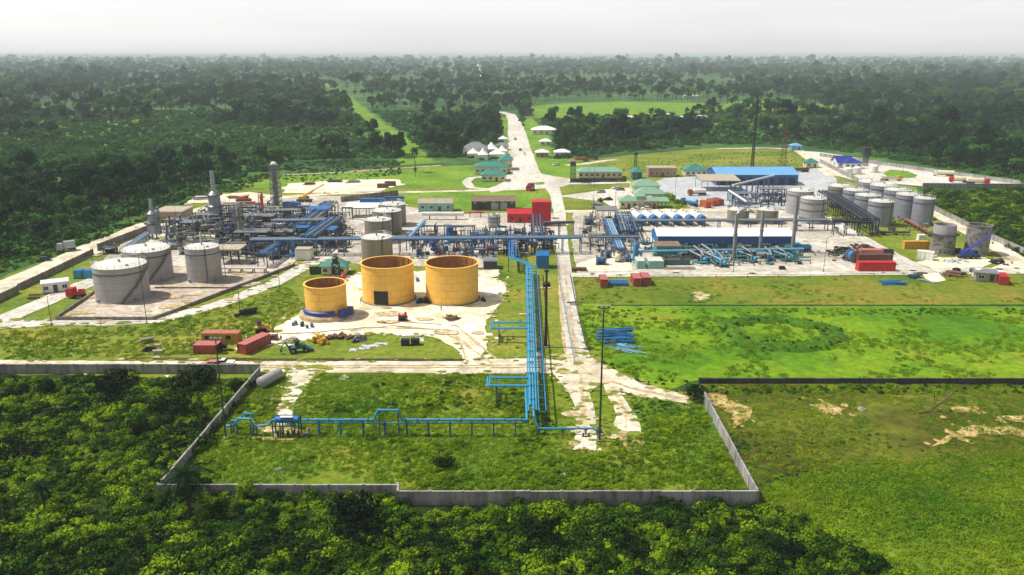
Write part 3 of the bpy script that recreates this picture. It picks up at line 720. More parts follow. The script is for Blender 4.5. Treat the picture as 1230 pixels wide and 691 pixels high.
def steel_frame(px, py, w, d, h, levels, label, mat='dsteel', name='steel_structure', cat='steel structure', group=None, brace=True, deckmat=None, rot=0):
    c = AT(px, py, d/2); t = thing(name, label, cat, c, rot, group)
    nx = max(1, round(w/4)); lg = B().box(0, 0, 0, .26, .26, h).mesh('leg', M[mat])
    for i in range(nx+1):
        for s in (-1, 1): link('leg', lg, t, (-w/2+w*i/nx, s*d/2, 0))
    for k in range(levels):
        z = h*(k+1)/levels
        b = B().box(0, -d/2, z-.3, w-.26, .2, .26).box(0, d/2, z-.3, w-.26, .2, .26)
        for i in range(nx+1): b.box(-w/2+w*i/nx, 0, z-.28, .18, d-.26, .22)
        o = b.build('girder', M[mat], t)
        if deckmat or k < levels-1 or True:
            B().box(0, 0, z+.003, w-.3, d-.3, .07).build('deck', M[deckmat or 'steel'], t)
        r = B()
        for s in (-1, 1):
            for zz in (.55, 1.05): r.cyl((-w/2, s*d/2, z+zz), (w/2, s*d/2, z+zz), .04, 4); r.cyl((s*w/2, -d/2, z+zz), (s*w/2, d/2, z+zz), .04, 4)
            for i in range(nx*2+1): r.cyl((-w/2+w*i/nx/2, s*d/2, z), (-w/2+w*i/nx/2, s*d/2, z+1.05), .04, 4)
        r.build('handrail', M[mat], t)
    if brace:
        b = B()
        for k in range(levels):
            z0, z1 = h*k/levels, h*(k+1)/levels
            b.beam((-w/2, -d/2, z0), (-w/2+w/nx, -d/2, z1), .16).beam((w/2, -d/2, z0), (w/2-w/nx, -d/2, z1), .16)
        b.build('brace', M[mat], t)
    return t
def lattice(px, py, H, w0, w1, label, mat='dsteel', n=10, name='lattice_mast', cat='mast', th=.12):
    t = thing(name, label, cat, P(px, py)); lv = []
    for i in range(n+1):
        k = i/n; w = w0+(w1-w0)*k; lv.append([(a*w/2, b_*w/2, H*k) for a, b_ in ((-1, -1), (1, -1), (1, 1), (-1, 1))])
    for q in range(4):
        b = B()
        for i in range(n): b.cyl(lv[i][q], lv[i+1][q], th, 4)
        b.build('leg', M[mat], t)
    b = B()
    for i in range(n):
        for q in range(4):
            r = (q+1) % 4; b.cyl(lv[i][q], lv[i+1][r], th*.6, 4); b.cyl(lv[i][r], lv[i+1][q], th*.6, 4); b.cyl(lv[i+1][q], lv[i+1][r], th*.6, 4)
    b.build('bracing', M[mat], t)
    B().box(0, 0, 0, w0*1.4, w0*1.4, .4).build('base', M['concrete'], t)
    return t
def wheel(t, x, y, r=.5, w_=.3, name='wheel'):
    b = B().cyl((0, -w_/2, 0), (0, w_/2, 0), r, 12).build(name, M['rubber'], t); b.location = (x, y, r)
    B().cyl((0, -w_/2-.02, 0), (0, w_/2+.02, 0), r*.5, 8).build('rim', M['galv'], b)
def car(px, py, label, mat='white', rot=0, L_=4.5, name='parked_car', kind='car', group=None, dxy=(0, 0)):
    c = P(px, py); c.x += dxy[0]; c.y += dxy[1]; t = thing(name, label, 'car', c, rot, group); W_ = 1.8
    prof = [(-L_/2, .4), (-L_/2, .8), (-L_/2+.15, .95), (-L_*.12, 1.02), (L_*.3, .98), (L_/2-.12, .82), (L_/2, .6), (L_/2, .38)] if kind != 'pickup' else [(-L_/2, .5), (-L_/2, 1.0), (-L_*.1, 1.05), (L_*.28, 1.05), (L_/2-.12, .95), (L_/2, .7), (L_/2, .45)]
    prof = [(-x, z) for x, z in prof]
    n = len(prof); vs = [(x, -W_/2, z) for x, z in prof]+[(x, W_/2, z) for x, z in prof]
    B().add(vs, [tuple(range(n)), tuple(range(2*n-1, n-1, -1))]+[((i+1) % n, i, n+i, n+(i+1) % n) for i in range(n)]).build('body', M[mat], t)
    x0, x1, x2, x3 = ((-.2, -.1, .28, .44) if kind == 'car' else (-.16, -.08, .1, .14))
    q = [(x0*L_, 1.0), (x1*L_, 1.48), (x2*L_, 1.48), (x3*L_, 1.0)]
    vs = [(x, -W_/2*(.98 if z < 1.2 else .84), z) for x, z in q]+[(x, W_/2*(.98 if z < 1.2 else .84), z) for x, z in q]
    B().add(vs, [(3, 2, 1, 0), (4, 5, 6, 7), (0, 1, 5, 4), (1, 2, 6, 5), (2, 3, 7, 6)]).build('window', M['glass'], t)
    B().box((x1+x2)/2*L_, 0, 1.48, (x2-x1)*L_*1.02, W_*.86, .06).build('roof', M[mat], t)
    for a in (-1, 1):
        for s in (-1, 1): wheel(t, a*L_*.31, s*(W_/2-.12), .34, .24)
        B().box(-L_/2-.0, a*.62, .68, .08, .34, .16).build('headlight', M['galv'], t)
    return t
def truck(px, py, label, cab='white', load='tank', lmat='cream', rot=0, L_=11, name='parked_truck', group=None, cat='truck'):
    c = P(px, py); t = thing(name, label, cat, c, rot, group)
    B().box(.9, 0, .85, L_-1.8, .9, .3).build('chassis', M['dsteel'], t)
    cb = B().box(-L_/2+1.1, 0, .7, 2.1, 2.4, 1.4).box(-L_/2+1.25, 0, 2.1, 1.8, 2.3, .9, 0, .85, .92).build('cab', M[cab], t)
    B().box(-L_/2+.2, 0, 2.0, .2, 2.0, .7).build('windscreen', M['glass'], cb)
    if load == 'tank': B().drum((-L_/2+2.9, 0, 2.25), (L_/2-.5, 0, 2.25), 1.12, 14).build('tank', M[lmat], t, True)
    elif load == 'box': B().box(1.1, 0, 1.2, L_-2.6, 2.45, 2.3).build('cargo_box', M[lmat], t)
    elif load == 'bed':
        B().box(1.1, 0, 1.2, L_-2.6, 2.45, .25).box(1.1, -1.15, 1.45, L_-2.6, .08, .8).box(1.1, 1.15, 1.45, L_-2.6, .08, .8).box(L_/2-.25, 0, 1.45, .1, 2.3, .8).build('load_bed', M[lmat], t)
    for x in (-L_/2+1.3, L_*.18, L_*.3, L_*.42):
        for s in (-1, 1): wheel(t, x, s*1.0, .5, .35)
    return t
def ladder_part(t, x, y, z0, z1, mat='dsteel'):
    b = B()
    for s in (-.25, .25): b.cyl((x+s, y, z0), (x+s, y, z1), .05, 4)
    for i in range(int((z1-z0)/.5)): b.box(x, y, z0+.25+.5*i, .5, .05, .05)
    b.build('ladder', M[mat], t)
def skid(px, py, label, w=4, d=2.2, mat='dteel', name='pump_skid', rot=0, seed=0, h=2.0, cat='equipment skid', group=None, loc=None, m2='steel'):
    c = P(px, py) if loc is None else Vector(loc); t = thing(name, label, cat, c, rot, group); R = random.Random(seed*7+3)
    B().box(0, 0, 0, w, d, .35).build('base_frame', M['dsteel'], t)
    B().cyl((-w*.38, d*.1, .35+h*.28), (w*.05, d*.1, .35+h*.28), h*.26, 10).box(-w*.16, d*.1, .33, w*.3, h*.3, h*.12).build('motor', M[mat], t, True)
    B().ball((w*.24, d*.1, .35+h*.34), h*.32, 10, 6).box(w*.24, d*.1, .34, h*.4, h*.4, h*.15).build('pump', M[mat], t, True)
    B().tube([(w*.24, d*.1, .4+h*.5), (w*.24, d*.1, h*1.1), (w*.4, -d*.3, h*1.1), (w*.4, -d*.3, .3)], h*.07, 6).tube([(-w*.42, -d*.35, .35), (-w*.42, -d*.35, h*.8), (w*.3, -d*.35, h*.8)], h*.06, 6).build('pipe', M[m2], t)
    B().box(-w*.4, d*.3, .35, w*.14, d*.2, h*.75).build('control_box', M['steel'], t)
    return t
# ================================================================ TANKS
tank(112, 180, 366, 9.6, 'large pale grey tank at the front left corner of the bunded slab', stair=(-1.2, .1))
tank(147, 208, 342, 9.4, 'large grey tank with a spiral stair behind the front left tank', stair=(-1.25, -.1))
tank(223, 266, 341, 10.2, 'tall grey tank with a stiffening ring on the right of the bunded slab')
g = 'grey tanks in a row behind the yellow tanks'
tank(434, 472, 319, 8.3, 'brownish grey tank with streaked shell right behind the middle yellow tank', 'tankbrown', bands=0)
tank(438, 471, 293, 8.0, 'grey tank just behind the blue pipe rack, nearest of its row', 'tankbrown', bands=0)
tank(447, 483, 283, 8.6, 'grey tank second from the back in the row behind the rack', 'tankbrown', bands=0)
tank(456, 488, 273, 8.4, 'grey tank farthest back in the row beside the white roofed blue shed', 'tankbrown', bands=0)
tank(873, 900, 270, 5.4, 'short grey tank on the left of the pair behind the long blue shed', 'tankbrown', bands=0)
tank(908, 935, 270, 5.4, 'short grey tank on the right of the pair behind the long blue shed', 'tankbrown', bands=0)
tank(944, 977, 259, 9.8, 'grey tank with brownish shell behind the tall banded grey tank')
tank(960, 992, 270, 9.9, 'tall grey tank with ring bands standing left of the dark steel walkway', bands=3)
tank(993, 1026, 250, 9.0, 'brownish grey tank at the back left of the right hand tank farm', 'tankbrown')
tank(1011, 1042, 256, 9.2, 'grey tank second from the back in the left row of the tank farm', 'tankblue')
tank(1025, 1057, 264, 9.4, 'grey tank third from the back in the left row of the tank farm', 'tankblue')
tank(1041, 1073, 273, 9.6, 'grey tank at the front of the left row by the dark walkway', 'tankblue')
tank(1029, 1062, 246, 9.6, 'grey tank at the back of the right row near the truck park', 'tankblue')
tank(1043, 1078, 251, 9.6, 'grey tank second from the back in the right row', 'tankblue')
tank(1060, 1094, 258, 9.8, 'grey tank in the middle of the right row with neighbour shading its side', 'tankblue')
tank(1074, 1107, 265, 10, 'grey tank second from the front in the right row', 'tankblue')
tank(1095, 1122, 272, 10.6, 'slim tall grey tank at the front right end of the tank farm', 'tankblue')
# red tank and its shed
c0_ = AT(650, 272, 3.6); t = thing('clad_block', 'bright red tall boxy block beside the central road', 'clad block', c0_)
B().box(0, 0, 0, 7.2, 7, 9.4).build('core', M['red'], t)
for i in range(6): B().box(-3+1.2*i, -3.56, .1, 1.16, .1, 9.2).build('cladding_panel', M['red'], t)
for s in (-1, 1):
    for i in range(6): B().box(s*3.66, -2.9+1.16*i, .1, .1, 1.12, 9.2).build('cladding_panel', M['red'], t)
B().box(0, 0, 9.4, 7.5, 7.3, .25).build('roof', M['red'], t); B().box(1.6, -3.63, .1, 1.4, .08, 2.2).build('door', M['dsteel'], t)
house(625, 268, 10.4, 6, 3.8, 1.5, 'low red shed with a red pitched roof beside the red tank', 'red', 'red', 'gable', win=2, name='shed', cat='shed', over=.2, wframe='red')
# yellow open tanks
t, r = open_tank(434, 498, 368, 10.4, 'middle open yellow tank with a dark doorway cut in its side')
B().lathe([(r+.02, .1), (r+.06, .1), (r+.06, 4.1), (r+.02, 4.1)], 8, a0=-pi/2-.42, a1=-pi/2+.14).build('dark_doorway', M['black'], t)  # black patch paints the dark opening; the plates behind are uncut
open_tank(511, 575, 368, 10.4, 'right hand open yellow tank standing on pale sand')
t, r = open_tank(366, 417, 386, 8.6, 'smaller open yellow tank with a blue sheet round its foot', courses=5, nplate=13)
B().lathe([(r+1.9, 0), (r+1.7, .9), (r+.6, 1.3)], 40).build('skirt_mound', G['rut'], t)
B().lathe([(r+.62, 1.25), (r+.75, 2.2), (r+.3, 2.5), (r+.2, 2.3)], 30, a0=-pi, a1=-1.0).build('blue_sheet', M['deepblue'], t)
b = B()
for a in (-.75, -.5, -.25): b.box((r+1.5)*cos(a), (r+1.5)*sin(a), .8, .9, 1.6, 1.9, a)
b.build('blue_sheet', M['deepblue'], t)
t, r = open_tank(1117, 1148, 307, 6.6, 'unfinished tank with narrower pale top ring left of the blue crane', 'tankold', 'tankold', courses=3, nplate=11)
B().lathe([(r*.93, 6.5), (r*.93, 9.9), (r*.88, 9.9), (r*.88, 6.5)], 36).build('upper_ring', M['tank'], t, True)
B().lathe([(r*.93, 6.6), (r+.9, 6.6), (r+.9, 6.85), (r*.93, 6.85)], 30).build('walkway', M['dsteel'], t)
t, r = open_tank(1159, 1190, 308, 10, 'unfinished weathered grey tank beside the perimeter road with a blue crane in front', 'tankold', 'tankold', courses=5, nplate=11)
# ================================================================ WALLS
wall('perimeter_wall', 'grey concrete panel wall across the front of the grass compound', (478, 607), (909, 607), 2.45, plen=4.9)
wall('perimeter_wall', 'dark stained concrete wall at the front left of the compound behind the palm', (191, 594), (478, 594), 1.75, plen=4.9)
wall('perimeter_wall', 'short concrete return joining the two front compound walls', (478.6, 594.6), (478.6, 606), 2.3, plen=2.4, pillar=False)
wall('perimeter_wall', 'pale sunlit concrete wall running back on the right of the compound', (908, 604), (845, 484), 2.4, plen=4.2)
wall('perimeter_wall', 'shaded concrete wall slanting back on the left of the compound', (196, 590), (312, 452), 2.0, plen=4.6)
wall('perimeter_wall', 'long grey concrete wall along the sandy cross road on the left', (312, 449), (-160, 449), 2.2, plen=5)
wall('perimeter_wall', 'long dark shaded wall between the bright meadow and the scrubland', (840, 461), (1420, 461), 1.25, 'dwall', 6)
wall('perimeter_wall', 'low dark wall between the dry grass strip and the meadow', (735, 367.5), (1400, 367.5), .35, 'dwall', 8)
wall('bund_wall', 'low concrete bund wall along the front of the left tank slab', (68, 385), (185, 385), 1.0, 'concrete', 5)
wall('bund_wall', 'long low bund wall slanting along the plant road beside the tank slab', (185, 385), (354, 320), 1.0, 'concrete', 5)
wall('bund_wall', 'low bund wall on the left edge of the tank slab', (68, 384), (118, 350), 1.0, 'concrete', 5)
wall('bund_wall', 'thin low divider wall across the tank slab', (186, 347), (278, 347), .6, 'concrete', 5, pillar=False)
wall('perimeter_wall', 'grey perimeter wall beside the pale track, left of the plant', (23, 349), (112, 306), 2.0, 'concrete', 6)
wall('perimeter_wall', 'grey perimeter wall stretch near the left edge of the photograph', (-90, 405), (22, 352), 2.2, 'concrete', 6)
wall('perimeter_wall', 'dark perimeter wall along the track behind the left process units', (118, 302), (182, 277), 2.6, 'concrete', 6)
wall('perimeter_wall', 'grey wall behind the blue containers and the crane', (410, 243), (478, 235), 2.6, 'concrete', 6)
wall('perimeter_wall', 'pale wall along the forest side of the truck park', (985, 188), (1225, 222), 2.2, 'cwall', 8)
wall('perimeter_wall', 'grey wall between truck park and shrubs', (1108, 226), (1236, 227), 2.6, 'cwall', 8)
wall('perimeter_wall', 'grey wall between the wet yard and the truck park', (985, 196), (1030, 219), 2.4, 'cwall', 6)
wall('perimeter_wall', 'pale broken wall along the right perimeter track', (1190, 288), (1290, 332), 2.2, 'cwall', 5)
wall('perimeter_wall', 'pale wall beside the right perimeter track behind the slim tank', (1122, 253), (1186, 286), 2.2, 'cwall', 5)
wall('compound_wall', 'dark wall in front of the long green roofed office', (686, 219), (752, 219), 2.0, 'dwall', 6)
fence('boundary_fence', 'low boundary fence along the forest track behind the lawns', [(335, 212), (420, 208), (480, 203.5), (530, 200), (606, 197)], 2.4, 6, rails=6)
fence('boundary_fence', 'wire fence in front of the left tank slab road', [(62, 392), (180, 390)], 1.0, 8, rails=2)
fence('yard_fence', 'tall thin posts of a fence behind the short grey tanks', [(892, 252), (945, 252)], 4.2, 2.6, rails=2)
fence('boundary_fence', 'fence on the left side of the central road', [(690, 437), (674, 352), (667, 305)], 1.5, 5, 'galv', 3)
fence('boundary_fence', 'fence on the right side of the central road', [(704, 420), (690, 360), (685, 333)], 1.5, 5, 'dsteel', 3)
fence('boundary_fence', 'post fence along the front road of the right yard', [(700, 335), (860, 334.5), (1010, 333.5), (1090, 332)], 1.2, 9, 'dsteel', 1)
fence('boundary_fence', 'fence along the far forest edge right of the gate', [(700, 194), (850, 182), (955, 178)], 2.0, 8, 'galv', rails=2)
# ================================================================ BUILDINGS
house(524, 255, 14.6, 7, 4, 1.5, 'mint green workshop with a pale pitched roof', 'mint', 'flat', 'gable', win=3, over=.4, pw=3.6)
t = house(593, 253, 19, 7.5, 4.2, 1.5, 'dark green workshop with brown roof and two grey roller doors', 'dgreen', 'brownroof', 'gable', win=0, over=.5, pw=3.8)
for x in (-4.8, .6, 4.4): B().box(x, -3.8, .2, 3.1, .12, 3.2).build('roller_door', M['black' if x < -4 else 'galv'], t)
for i in range(5): window(t, -8+i*4, -3.77, 1.4+1.6, .9, .7)
house(590, 210, 18, 12, 4.4, 2.6, 'long teal roofed gatehouse behind the small hip roofed gatehouse', 'cream', 'troof', 'hip', win=5)
house(593, 218.5, 13, 9, 3.6, 2.6, 'small teal hip roofed gatehouse with cream walls', 'cream', 'troof', 'hip', win=3)
house(608, 205, 7, 12, 6, 3.0, 'teal roofed gate block at the roadside end of the gatehouse', 'cream', 'troof', 'hip', win=2)
house(720, 214.5, 24, 9, 3.6, 2.4, 'long green hip roofed office with a row of windows', 'cream', 'groof', 'hip', win=7)
house(764, 216, 5, 9, 4, 2.2, 'narrow dark teal hut beside the long green office', 'dteal', 'troof', 'hip', win=1, name='hut', cat='hut')
house(794, 213, 15.5, 9, 4.6, .6, 'tan flat sided store with a pale roof', 'tan', 'flat', 'flat', win=4, over=.1)
house(834, 212, 12, 9, 3.4, 2.8, 'cream bungalow with a bright teal hip roof', 'cream', 'troof', 'hip', win=3, name='bungalow')
house(774, 233, 13, 9, 3.8, 3.0, 'green hip roofed office block at the back of the office cluster', 'cream', 'groof', 'hip', win=2)
house(779, 243, 13, 9, 3.8, 2.8, 'green hip roofed office block in the middle of the cluster', 'cream', 'groof', 'hip', win=2)
house(754, 251, 7.6, 6.5, 3.4, 2.2, 'small green hip roofed wing on the left of the office cluster', 'cream', 'groof', 'hip', win=2)
house(768.5, 250.5, 3.6, 6, 4, 1.4, 'cream entrance porch between the office wings', 'cream', 'groof', 'flat', win=0, over=.2, name='porch', cat='porch')
house(781, 251, 5, 6, 3.4, 2.2, 'green roofed front wing right of the office porch', 'tan', 'groof', 'hip', win=1)
shelter(795, 250.5, 5, 6, 3, 'green roofed open lean-to at the right of the offices', 'groof', 'dteal', kind='mono', rise=.8)
# blue roofed warehouse, open sheds
t = house(902, 223, 42, 22, 5.6, 2.6, 'large warehouse with a light blue roof and dark blue front', 'sblue', 'rblue', 'gable', win=0, name='warehouse', cat='warehouse', over=.5, pw=4.2)
for i in range(8): B().box(-18+i*5.1, -11.06, .3, 3.4, .14, 3.6).build('bay_door', M['navy'], t)
shelter(861, 230, 19, 14, 5.2, 'open sided shed with a pale roof in front of the blue warehouse', 'flat', 'steel', kind='mono', rise=1.2, pw=3.8)
t = shelter(866, 299.5, 47, 11, 4.6, 'long open shed with a white roof and deep blue front fascia', 'roofwhite', 'dblue', kind='gable', rise=1.6, name='long_shed', bays=12, cat='shed', pw=3.9)
fm = B().box(0, 0, 0, 3.88, .14, 2.7).box(-1, -.1, 0, .12, .08, 2.7).box(.6, -.1, 0, .12, .08, 2.7).mesh('fascia_panel', M['sblue'])
for i in range(12): link('fascia_panel', fm, t, (-47/2+47/12*(i+.5), -5.75, 2.05), (0, 0, 0))
for s in (-1, 1):
    e = B(); x = s*23.62; e.add([(x, -5.6, 2.05), (x, 5.6, 2.05), (x, 5.6, 4.7), (x, 0, 6.25), (x, -5.6, 4.7), (x+s*.12, -5.6, 2.05), (x+s*.12, 5.6, 2.05), (x+s*.12, 5.6, 4.7), (x+s*.12, 0, 6.25), (x+s*.12, -5.6, 4.7)], [(0, 1, 2, 3, 4), (9, 8, 7, 6, 5), (0, 5, 6, 1), (4, 3, 8, 9), (3, 2, 7, 8)])
    e.build('gable_end', M['bblue'], t)
for k in range(9):
    B().box(-20+k*5, 1.5, 0, 3.2, 4, .4).drum((-20+k*5, .2, 1.6), (-20+k*5, 3.2, 1.6), .9, 10).build('engine', M['dsteel'], t)
house(801, 309, 8.2, 5.5, 3.6, .5, 'teal shed with a ribbed grey roof in front of the long blue shed', 'teal', 'brownroof', 'mono', win=0, name='shed', cat='shed', over=.1, pw=2)
t = house(651.5, 323, 4.0, 4.5, 4.2, 1.1, 'bright blue clad cabin between the pipe racks and the road', 'bblue', 'bblue', 'gable', win=0, name='cabin', cat='cabin', over=.15, pw=2)
for i in range(3): B().box(-1.3+1.3*i, -2.29, .2, 1.2, .08, 3.9).build('cladding_panel', M['bblue'], t)
shelter(728, 266, 8.4, 7, 4.4, 'grey roofed canopy over pipework at the back of the right yard', 'steel', 'dsteel', kind='mono', rise=.5, pw=2.1)
shelter(436, 262, 13, 7, 4.2, 'blue framed open shed with a bright white roof left of the grey tanks', 'roofwhite', 'dblue', kind='mono', rise=.8, pw=3.2)
shelter(278, 318, 8, 7, 4.6, 'flat tan roofed shelter right of the tall grey slab tank', 'flat', 'dsteel', kind='flat', rise=.5)
house(210, 268, 11, 12, 4.2, .5, 'low building with a flat pale concrete roof by the perimeter track', 'tan', 'flat', 'flat', win=3, over=.5)
t = house(366, 313.5, 5, 4, 3.6, .3, 'small white panelled hut beside the plant road', 'white', 'flat', 'flat', win=0, name='hut', cat='hut', over=.1)
for i in range(4): B().box(-1.85+1.23*i, -2.03, .2, 1.1, .06, 3.2).build('wall_panel', M['white'], t)
house(403, 331, 7.4, 5.5, 2.8, 1.8, 'cream hut with a pale teal roof behind the small yellow tank', 'cream', 'troof', 'hip', win=2, name='hut', cat='hut')
t = house(72, 352, 7, 4.5, 2.9, .2, 'long white cabin with a pale flat roof left of the tanks', 'white', 'roofwhite', 'flat', rot=.5, win=2, name='site_cabin', cat='cabin', over=.05)
house(589, 324, 4.2, 4.6, 2.6, .3, 'dark switch house with a grey roof right of the yellow tanks', 'navy', 'steel', 'flat', win=0, name='switch_house', cat='hut', over=.2)
house(1179, 339, 5.6, 5, 2.6, .25, 'low grey roofed hut beside the red container on the right', 'galv', 'steel', 'flat', rot=-.3, win=1, name='hut', cat='hut')
house(1011, 202, 9, 10, 3.6, 3.0, 'dark blue roofed house at the entrance to the truck park', 'white', 'deepblue', 'gable', win=2, over=.8)
house(1021, 203, 10, 9, 3.4, 2.8, 'deep blue pitched roof house beside the white tanks', 'white', 'deepblue', 'hip', win=2)
house(955, 181, 7, 6, 3.4, 1.8, 'tiny light blue hut at the forest edge', 'rblue', 'rblue', 'hip', win=1, name='hut', cat='hut')
house(973, 202, 7, 6, 3.4, 2.2, 'small teal roofed cream hut beside the wet yard', 'cream', 'troof', 'hip', win=1, name='hut', cat='hut')
house(653, 162, 20, 14, 4, 3, 'white roofed house by the entrance road, right side', 'white', 'roofwhite', 'hip', win=3)
house(651, 189.5, 8, 8, 3.4, 2, 'brown walled house with white roof at the roadside', 'tan', 'roofwhite', 'hip', win=2)
house(675, 189, 10, 7, 3.2, 2, 'low white roofed house at the forest edge right of the gate', 'white', 'roofwhite', 'hip', win=2)
house(655, 175, 8, 6, 3, 2, 'small white hut among trees right of the entrance road', 'white', 'roofwhite', 'hip', win=1, name='hut', cat='hut')
house(571, 188, 16, 12, 5, 4.2, 'grey roofed hall behind the white tents', 'white', 'steel', 'hip', win=3)
house(603, 181, 8, 6, 3.4, 2.2, 'grey roofed kiosk between the white tents and the road', 'white', 'steel', 'hip', win=1, name='hut', cat='hut')
def tent(px, py, w, d, h, rh, label):
    c = P(px, py); c.y += d/2; t = thing('marquee_tent', label, 'tent', c, 0, 'white tents beside the entrance road')
    n = 12; vs = []; fs = []
    for k, (q, z) in enumerate([(1, h), (.62, h+rh*.3), (.3, h+rh*.62), (.04, h+rh)]):
        for i in range(n):
            a = 2*pi*i/n+pi/n; s = 1/max(abs(cos(a)), abs(sin(a)))*.95 if k == 0 else 1.08
            vs.append((w/2*q*cos(a)*s, d/2*q*sin(a)*s, z))
    for j in range(3):
        for i in range(n): fs.append((j*n+i, j*n+(i+1) % n, (j+1)*n+(i+1) % n, (j+1)*n+i))
    B().add(vs, fs).build('canopy', M['roofwhite'], t, True)
    b = B()
    for i in range(n):
        b.add([vs[i], vs[(i+1) % n], (vs[(i+1) % n][0], vs[(i+1) % n][1], 1.6 if i % 3 else 0), (vs[i][0], vs[i][1], 1.6 if i % 3 else 0)], [(3, 2, 1, 0)])
    b.build('side_cloth', M['white'], t)
    for a in (-1, 1):
        for s in (-1, 1): B().cyl((a*w*.47, s*d*.47, 0), (a*w*.47, s*d*.47, h), .09, 5).build('pole', M['galv'], t)
for px, py, w_, d_, h_, r_, lb in ((568, 190, 8, 8, 3, 3, 'white marquee tent at the left front of the tent group'), (580, 192.5, 7, 8, 3.4, 4, 'pointed white marquee tent left of the centre of the tent group'),
        (590, 185, 9, 9, 3.2, 4.5, 'tallest white marquee tent at the back of the group'), (597, 191, 11, 8, 3, 3.2, 'broad white marquee tent at the right front of the group'), (603, 187, 8, 7, 3, 3.4, 'white marquee tent nearest to the entrance road'), (604, 171, 8, 7, 2.6, 2.2, 'lone small white tent left of the entrance road')):
    tent(px, py, w_, d_, h_, r_, lb)
for px, py, w_, lb in ((1120, 148, 9, 'tiny white hut in the forest on the right'), (1003, 147, 8, 'tiny white house by the far clearing'), (842, 145, 14, 'pale roofed house at the edge of the far clearing'), (820, 146, 12, 'white house by the far clearing left of the pale roofed one'),
        (726, 146, 14, 'white roofed house among palms in front of the far field'), (756, 146, 16, 'long white roofed house among trees by the far field'), (800, 143, 18, 'long pale house among trees at the right of the far field'), (830, 118, 26, 'long pale shed far away beyond the field')):
    house(px, py, w_, 8, 3.2, 2.2, lb, 'white', 'roofwhite' if w_ < 20 else 'flat', 'hip', win=2)
# guard towers
t = lattice(688, 219.5, 9, 2.6, 2.2, 'dark guard tower on legs beside the office wall', 'dsteel', 4, 'guard_tower', 'tower', .14)
B().box(0, 0, 9, 3.4, 3.4, .2).build('platform', M['dsteel'], t); c_ = B().box(0, 0, 9.2, 2.8, 2.8, 2).build('cabin', M['dgreen'], t); B().hip(5, 5, 11.2, 1.2).build('roof', M['brownroof'], c_)
t = lattice(1039, 199, 7, 2.4, 2.2, 'dark blue water tower beside the blue roofed houses', 'navy', 4, 'water_tower', 'tower', .14)
B().box(0, 0, 7, 4, 4, 4).build('water_tank', M['navy'], t)
t = lattice(404, 333, 4.4, 2.2, 2, 'dark steel tower holding a black water tank behind the small yellow tank', 'black', 3, 'water_tower', 'tower', .1)
B().lathe([(.9, 4.5), (.95, 6), (.5, 6.4), (.01, 6.5)], 12).build('water_tank', M['black'], t)
B().box(0, 0, 4.4, 2.4, 2.4, .12).build('platform', M['black'], t)
t = lattice(763, 205, 9, 1.6, 1.2, 'thin dark tower rising behind the narrow teal hut', 'dsteel', 4, 'water_tower', 'tower', .1)
B().box(0, 0, 9, 1.8, 1.8, 1.6).build('water_tank', M['black'], t)
# ================================================================ LEFT PROCESS UNITS
def heater(px, py, H, r, label, hb):
    t = thing('heater_stack', label, 'heater', P(px, py))
    for a in range(8): B().box(r*1.1*cos(a*pi/4), r*1.1*sin(a*pi/4), 0, .3, .3, 2.2).build('leg', M['dsteel'], t)
    B().lathe([(.01, 2.1), (r*1.25, 2.1), (r*1.25, hb*.55), (r, hb*.6), (r, hb*.9), (r*.42, hb), (r*.42, hb+.05)], 20).build('furnace', M['galv'], t, True)
    B().lathe([(r*.4, hb), (r*.3, H), (r*.22, H), (r*.3, hb)], 14).build('stack', M['galv'], t, True)
    for z, q in ((hb*.55, 1.25), (hb*.88, 1.0)):
        o = B().lathe([(r*q, z), (r*q+1, z), (r*q+1, z+.15), (r*q, z+.15)], 16).build('platform', M['dsteel'], t); h = B()
        for i in range(14):
            a = 2*pi*i/14; a2 = a+2*pi/14; R_ = r*q+.95
            h.cyl((R_*cos(a), R_*sin(a), z), (R_*cos(a), R_*sin(a), z+1.05), .05, 4).cyl((R_*cos(a), R_*sin(a), z+1.05), (R_*cos(a2), R_*sin(a2), z+1.05), .05, 4)
        h.build('handrail', M['dsteel'], o)
    return t
heater(186, 287, 14.8, 1.75, 'shorter pale heater with a thin stack near the perimeter track', 10.5)
heater(260.5, 270, 21.5, 2.3, 'taller blue grey heater with a long slim stack behind the process units', 13.5)
t = lattice(332.5, 248, 18.5, 4.0, 3.4, 'dark scaffolded tower with a pale top at the back of the process units', 'steel', 9, 'scaffold_tower', 'tower', .13)
for k in range(9): B().box(0, 0, 18.5*(k+1)/9, 4.0-.06*k, 4.0-.06*k, .12).build('deck', M['dsteel' if k % 2 else 'steel'], t)
B().cyl((0, 0, 0), (0, 0, 17.5), 1.1, 12).build('column', M['steel'], t, True); B().lathe([(1.3, 18.5), (1.3, 19.3), (.4, 19.8), (.01, 19.9)], 12).build('cap', M['white'], t)
column(193.5, 290, 11.5, .55, 'slim grey column beside the shorter heater', 'steel', 1)
column(290.5, 296, 14.5, .85, 'tall tan column in front of the dark steel structure', 'tankbrown', 1)
column(239, 292, 8, .9, 'stubby dark column left of the process structure', 'dsteel', 1)
column(306, 291, 9, .7, 'grey column right of the tall tan column', 'steel', 2)
column(316, 262, 10, .6, 'thin rusty orange column below the scaffolded tower', 'orange', 2, 'orange')
steel_frame(281, 285, 6, 6, 12, 4, 'tall dark steel structure in the middle of the process units', 'dsteel')
steel_frame(232, 291, 7, 6, 7, 2, 'dark two storey structure behind the slab tanks', 'dsteel')
steel_frame(252, 274, 9, 6, 5, 1, 'low dark structure under the taller heater', 'dsteel')
steel_frame(305, 300, 12, 7, 6, 2, 'dark steel structure packed with pipework left of the main rack', 'dsteel')
steel_frame(338, 296, 10, 6, 5, 1, 'dark structure carrying drums beside the main rack', 'dsteel')
steel_frame(310, 277, 14, 7, 5.4, 2, 'long dark structure behind the tall tan column', 'dsteel')
